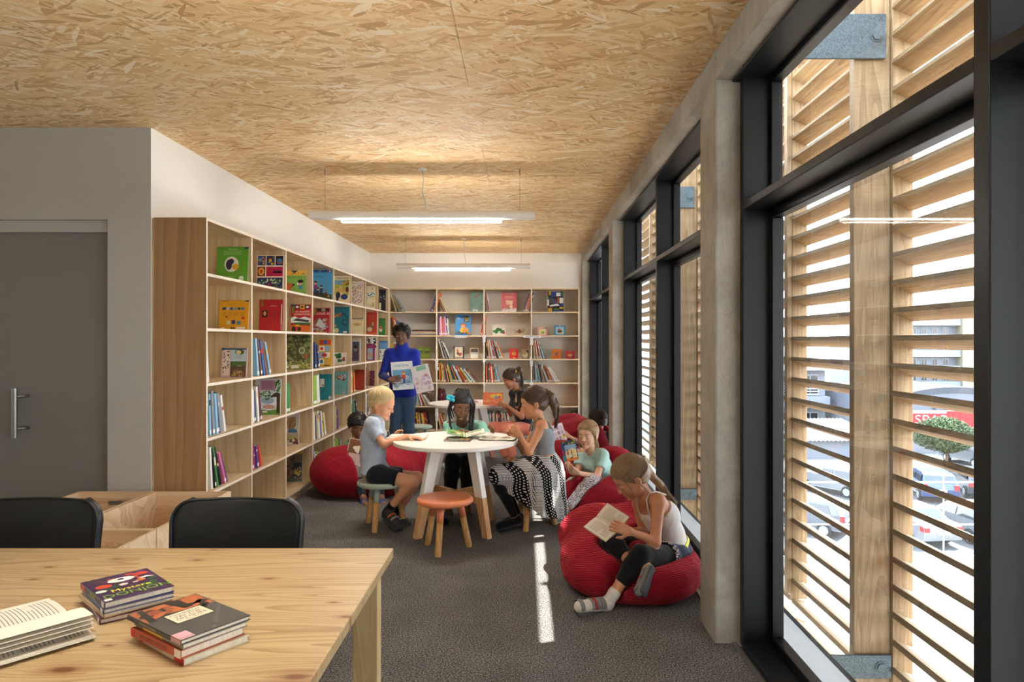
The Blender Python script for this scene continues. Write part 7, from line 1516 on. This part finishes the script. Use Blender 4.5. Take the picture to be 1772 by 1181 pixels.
hm = hairmat('#5f452d', '#b3946c'); tail = V3((0, -.98, .12)); rr = random.Random(21); m = MB(); strands_to(m, H, tail, 1700, rr, .0015, (1.0, 1.045), k=9)
b = scalp_pt(H, tail.normalized(), 1.03); tp = [b, P(1128, 824, 3.99), P(1141, 838, 4.0), P(1154, 856, 4.0), P(1168, 874, 3.98)]; lock(m, tp, .026, 520, rr, .0017, 11, taper=.05, wob=.005)
lock(m, [H.p(-.071, .052, .03), H.p(-.080, .046, -.02), H.p(-.079, .050, -.07), H.p(-.07, .062, -.115)], .004, 14, rr, .0007, wob=.006); lock(m, [H.p(-.078, .0, .0), H.p(-.088, -.012, -.05), H.p(-.085, -.02, -.10)], .005, 16, rr, .0007, wob=.006)
f = cap_fld(H, .99, line=(.090, .050), nape=(-.09, -.108), h=.0045); f.chain([b, tp[1], tp[2], tp[3]], [.013, .019, .018, .011], k=.02); finish_hair(t, f, m, hm, 9, .0012, 130)
mk('hair_tie', MB().tube([b+V3((.004, 0, .0)), b+V3((.016, 0, -.004))], .0165, 14), plain('#d9d2c6', .6), t, smooth=True)
M_WCOT = cloth('#e3dcd8', .3, 320, .9, 7, .6, '#d3cbc7'); M_DEN = cloth('#2f3850', .35, 420, .85, 9, .6, '#232a3e'); M_LEG = cloth('#0c0d13', .15, 300, .9, 8, .45, '#08090e')
f = Fld(.005, .02); torso(f, J, .010, 1.0, 1.0); ax = (J['neck']-J['chest']).normalized(); sd = (J['shl']-J['shr']).normalized(); fw = sd.cross(ax); fw = fw if fw.x < 0 else -fw
f.cut(J['chest']+ax*.062, ax+fw*.2); f.cut(J['pelvis']+ax*.012, -ax+fw*.1); cm = garment('camisole', t, f, M_WCOT, .0035, 4, 46)
tp_ = J['neck']+(J['chest']-J['neck'])*.16
for q in (-1, 1):
    s0 = tp_+sd*q*.074; mk('strap', MB().tube([s0+fw*.086-ax*.09, s0+fw*.064-ax*.03, s0+fw*.03+ax*.022, s0-fw*.01+ax*.036, s0-fw*.05+ax*.008, s0-fw*.082-ax*.05], .0045, 8), M_WCOT, t, smooth=True)
f = Fld(.005, .02)
for q in 'lr': leg(f, J, q, .006, 1.0, 1.72)
f.cap(J['hipl'], J['hipr'], .083, .083, k=.03); garment('leggings', t, f, M_LEG, .0015, 7)
f = Fld(.005, .02)
for q in 'lr': leg(f, J, q, .012, 1.0, .30, .006)
f.cap(J['hipl'], J['hipr'], .090, .090, k=.03); f.cap(J['pelvis']-ax*.01, J['pelvis']-ax*.03, .094, .094, k=.03); shn = garment('shorts', t, f, M_DEN, .003, 8)
e = J['hipl'].lerp(J['knl'], .30); dv = (J['knl']-J['hipl']).normalized(); u_ = dv.cross(V3((0, 0, 1))).normalized(); w_ = u_.cross(dv); m = MB()
for i in range(150):
    a = 2*PI*i/75; m.ell(e+(u_*math.cos(a)+w_*math.sin(a))*(.081+rr.uniform(-.003, .004))+dv*rr.uniform(-.022, .010), (.0045, .0045, .0045), 6, 4)
mk('lace_trim', m, M_WCOT, shn, smooth=True)['kind'] = 'stuff'
m = MB(); c = J['pelvis']+ax*.006; pts = [c+sd*math.cos(a)*.141+fw*math.sin(a)*.106-ax*.0 for a in [2*PI*i/32 for i in range(33)]]
for a_, b_ in zip(pts, pts[1:]): m.bar(a_, b_, .004, .018, 0, up=tuple(ax))
mk('belt', m, plain('#e3dc2e', .45), shn)
M_SHG = plain('#7b7c7d', .6); M_SHW = plain('#d8d2c8', .6); M_SOCK = cloth('#e3dfda', .3)
for q in 'lr':
    if q == 'l':
        f = Fld(.0045, .01); f.cap(J['anl'].lerp(J['knl'], .10), J['anl'], .0325, .0325, ca=True); f.cap(J['anl'], J['hel'], .033, .033); mk('sock', f.mesh(), M_SOCK, t, smooth=True)
    shoe(t, J['an'+q], J['he'+q], J['to'+q], M_SHW if q == 'l' else M_SHG, plain('#4a4b4e', .7), 1.0 if q == 'l' else .84, .008 if q == 'l' else .005, [(.20, M_SHG), (.42, M_SHG), (.64, M_SHG), (.53, plain('#a02830', .5)), (.31, M_SHG), (1.0, M_SHG), (1.06, M_SHG)], low=True, h=.004)
u_ = (P(1087, 909, 3.80)-P(1040, 879, 3.92)).normalized(); Mo = Matrix.Identity(4)
vv = V3((.0, -.55, -.42)).normalized(); nn = u_.cross(vv).normalized()
nn = nn if nn.z > 0 else -nn; vv = nn.cross(u_)
Mo = Matrix((vv*-1, u_, nn)).transposed().to_4x4()
if Mo.determinant() < 0: Mo = Matrix((vv, u_, nn)).transposed().to_4x4()
Mo.translation = P(1050, 908, 3.84)
open_book(Mo, .105, .155, 'open paperback in the hands of the girl in the white camisole', cover='#b9a88c', th=.010, fold=12, page='#e9e2d2', group='books held by readers')
J_FORE = J
# the two books the woman shows
o = facing_book(0, .245, 0, 0, .325, '#dfe6ea', [('r', '#e6eaec', 0, 0, 1, 1), ('t', '#3a86b0', 'martine', .5, .87, .16, .86), ('r', '#6aa8cc', .06, .08, .94, .72), ('p', '#dfe8ee', [(.06, .08), (.94, .08), (.94, .3), (.5, .42), (.06, .3)]), ('n', 'x', 26, .1, .1, .9, .45, .12, ['#b8d4e4', '#e4ecf0', '#8ab8d4']), ('person', 'x', .56, .22, .44, '#c84a3a', '#3a5a9a', '#c8642e'), ('p', '#3a5a7a', [(.3, .2), (.85, .26), (.85, .28), (.3, .22)])], 'tall white and blue book with a skier, in the woman\'s right hand', 'books held by readers', th=.010)
o.matrix_world = Matrix.Translation(P(680, 676, 7.86)) @ Matrix.Rotation(math.radians(3), 4, 'Z') @ Matrix.Rotation(math.radians(-4), 4, 'Y') @ Matrix.Rotation(math.radians(6), 4, 'X')
o = facing_book(0, .205, 0, 0, .315, '#e2dade', [('r', '#e6dfe2', 0, 0, 1, 1), ('r', '#8fc4a8', .3, .8, .85, .97), ('t', '#5f9a80', 'CONTES', .57, .885, .08, .5), ('n', 'x', 24, .1, .08, .9, .6, .1, ['#d9b8c0', '#c8b4d0', '#e4cfc8', '#d0c4d8']), ('e', '#c87a8a', .75, .6, .08, .05)], 'pale pink and green book in the woman\'s left hand', 'books held by readers', th=.010)
o.matrix_world = Matrix.Translation(P(721.5, 682, 7.84)) @ Matrix.Rotation(math.radians(-4), 4, 'Z') @ Matrix.Rotation(math.radians(-13), 4, 'Y') @ Matrix.Rotation(math.radians(6), 4, 'X')
def dents_of(J, lift=(0, .06, .13, .22), legs='lr', g=.012, shank=1.0, up=.0):
    o = []
    for q in legs:
        for z in lift:
            u = V3((0, 0, z+up)); o.append((J['hip'+q]+u, J['kn'+q]+u, .072+g, .050+g)); o.append((J['kn'+q]+u, J['kn'+q].lerp(J['an'+q], shank)+u, .048+g, .034+g))
    for z in (0, .1, .22): o.append((J['pelvis']+V3((0, 0, z)), J['pelvis'].lerp(J['chest'], .6)+V3((0, 0, z)), .115+g, .10+g))
    return o
beanbag(0.625, 4.17, 0.385, 0.50, 0.31, 'big red corduroy beanbag in the foreground under the girl in a white top', M_C1,
        bumps=[((0.48, 4.42, 0.22), (0.25, 0.21, 0.17)), ((0.84, 4.50, 0.30), (0.18, 0.18, 0.14)), ((0.47, 3.98, 0.15), (0.22, 0.25, 0.11)), ((0.64, 4.03, 0.115), (0.37, 0.40, 0.115)), ((0.80, 4.05, 0.13), (0.20, 0.37, 0.13))],
        dents=dents_of(J_FORE, g=.006)+[(J_FORE['anr'], J_FORE['tor'], .045, .042), (J_FORE['knr']+V3((0, -.1, .06)), J_FORE['anr']+V3((0, -.08, .06)), .09, .06), (J_FORE['knr']+V3((-.02, -.16, .10)), J_FORE['anr']+V3((0, -.14, .10)), .10, .07)]+[((0.98, 3.80, 0.43), (0.55, 3.62, 0.42), .21, .20)], seed=2, hgt=0.008)
beanbag(0.62, 6.00, 0.43, 0.46, 0.29, 'red corduroy beanbag under the girl in the pale mint shirt', M_C2,
        bumps=[((0.84, 6.30, 0.30), (0.19, 0.22, 0.17)), ((0.66, 6.38, 0.28), (0.22, 0.14, 0.14))], dents=dents_of(J_MINT, g=.004), seed=5, hgt=0.010)
beanbag(0.64, 7.85, 0.42, 0.48, 0.50, 'red corduroy beanbag farthest back by the second concrete column', M_C2,
        bumps=[((0.56, 8.1, 0.44), (0.20, 0.2, 0.15)), ((0.78, 7.7, 0.34), (0.20, 0.26, 0.22))], dents=dents_of(J_DARK, g=.004), seed=9, hgt=0.012)
beanbag(0.42, 6.88, 0.26, 0.30, 0.36, 'small slumped red beanbag behind the girl in the checked skirt', M_C2, bumps=[((0.36, 6.95, 0.30), (0.16, 0.2, 0.13))], dents=dents_of(J_MINT, g=.004), seed=12, hgt=0.012)
beanbag(-1.50, 6.55, 0.50, 0.47, 0.42, 'red corduroy beanbag against the left bookcase, behind the blond boy', M_C3,
        bumps=[((-1.12, 6.75, 0.27), (0.22, 0.24, 0.2)), ((-1.78, 6.5, 0.22), (0.22, 0.28, 0.19))], dents=dents_of(J_BOY, g=.004), seed=7, hgt=0.010)
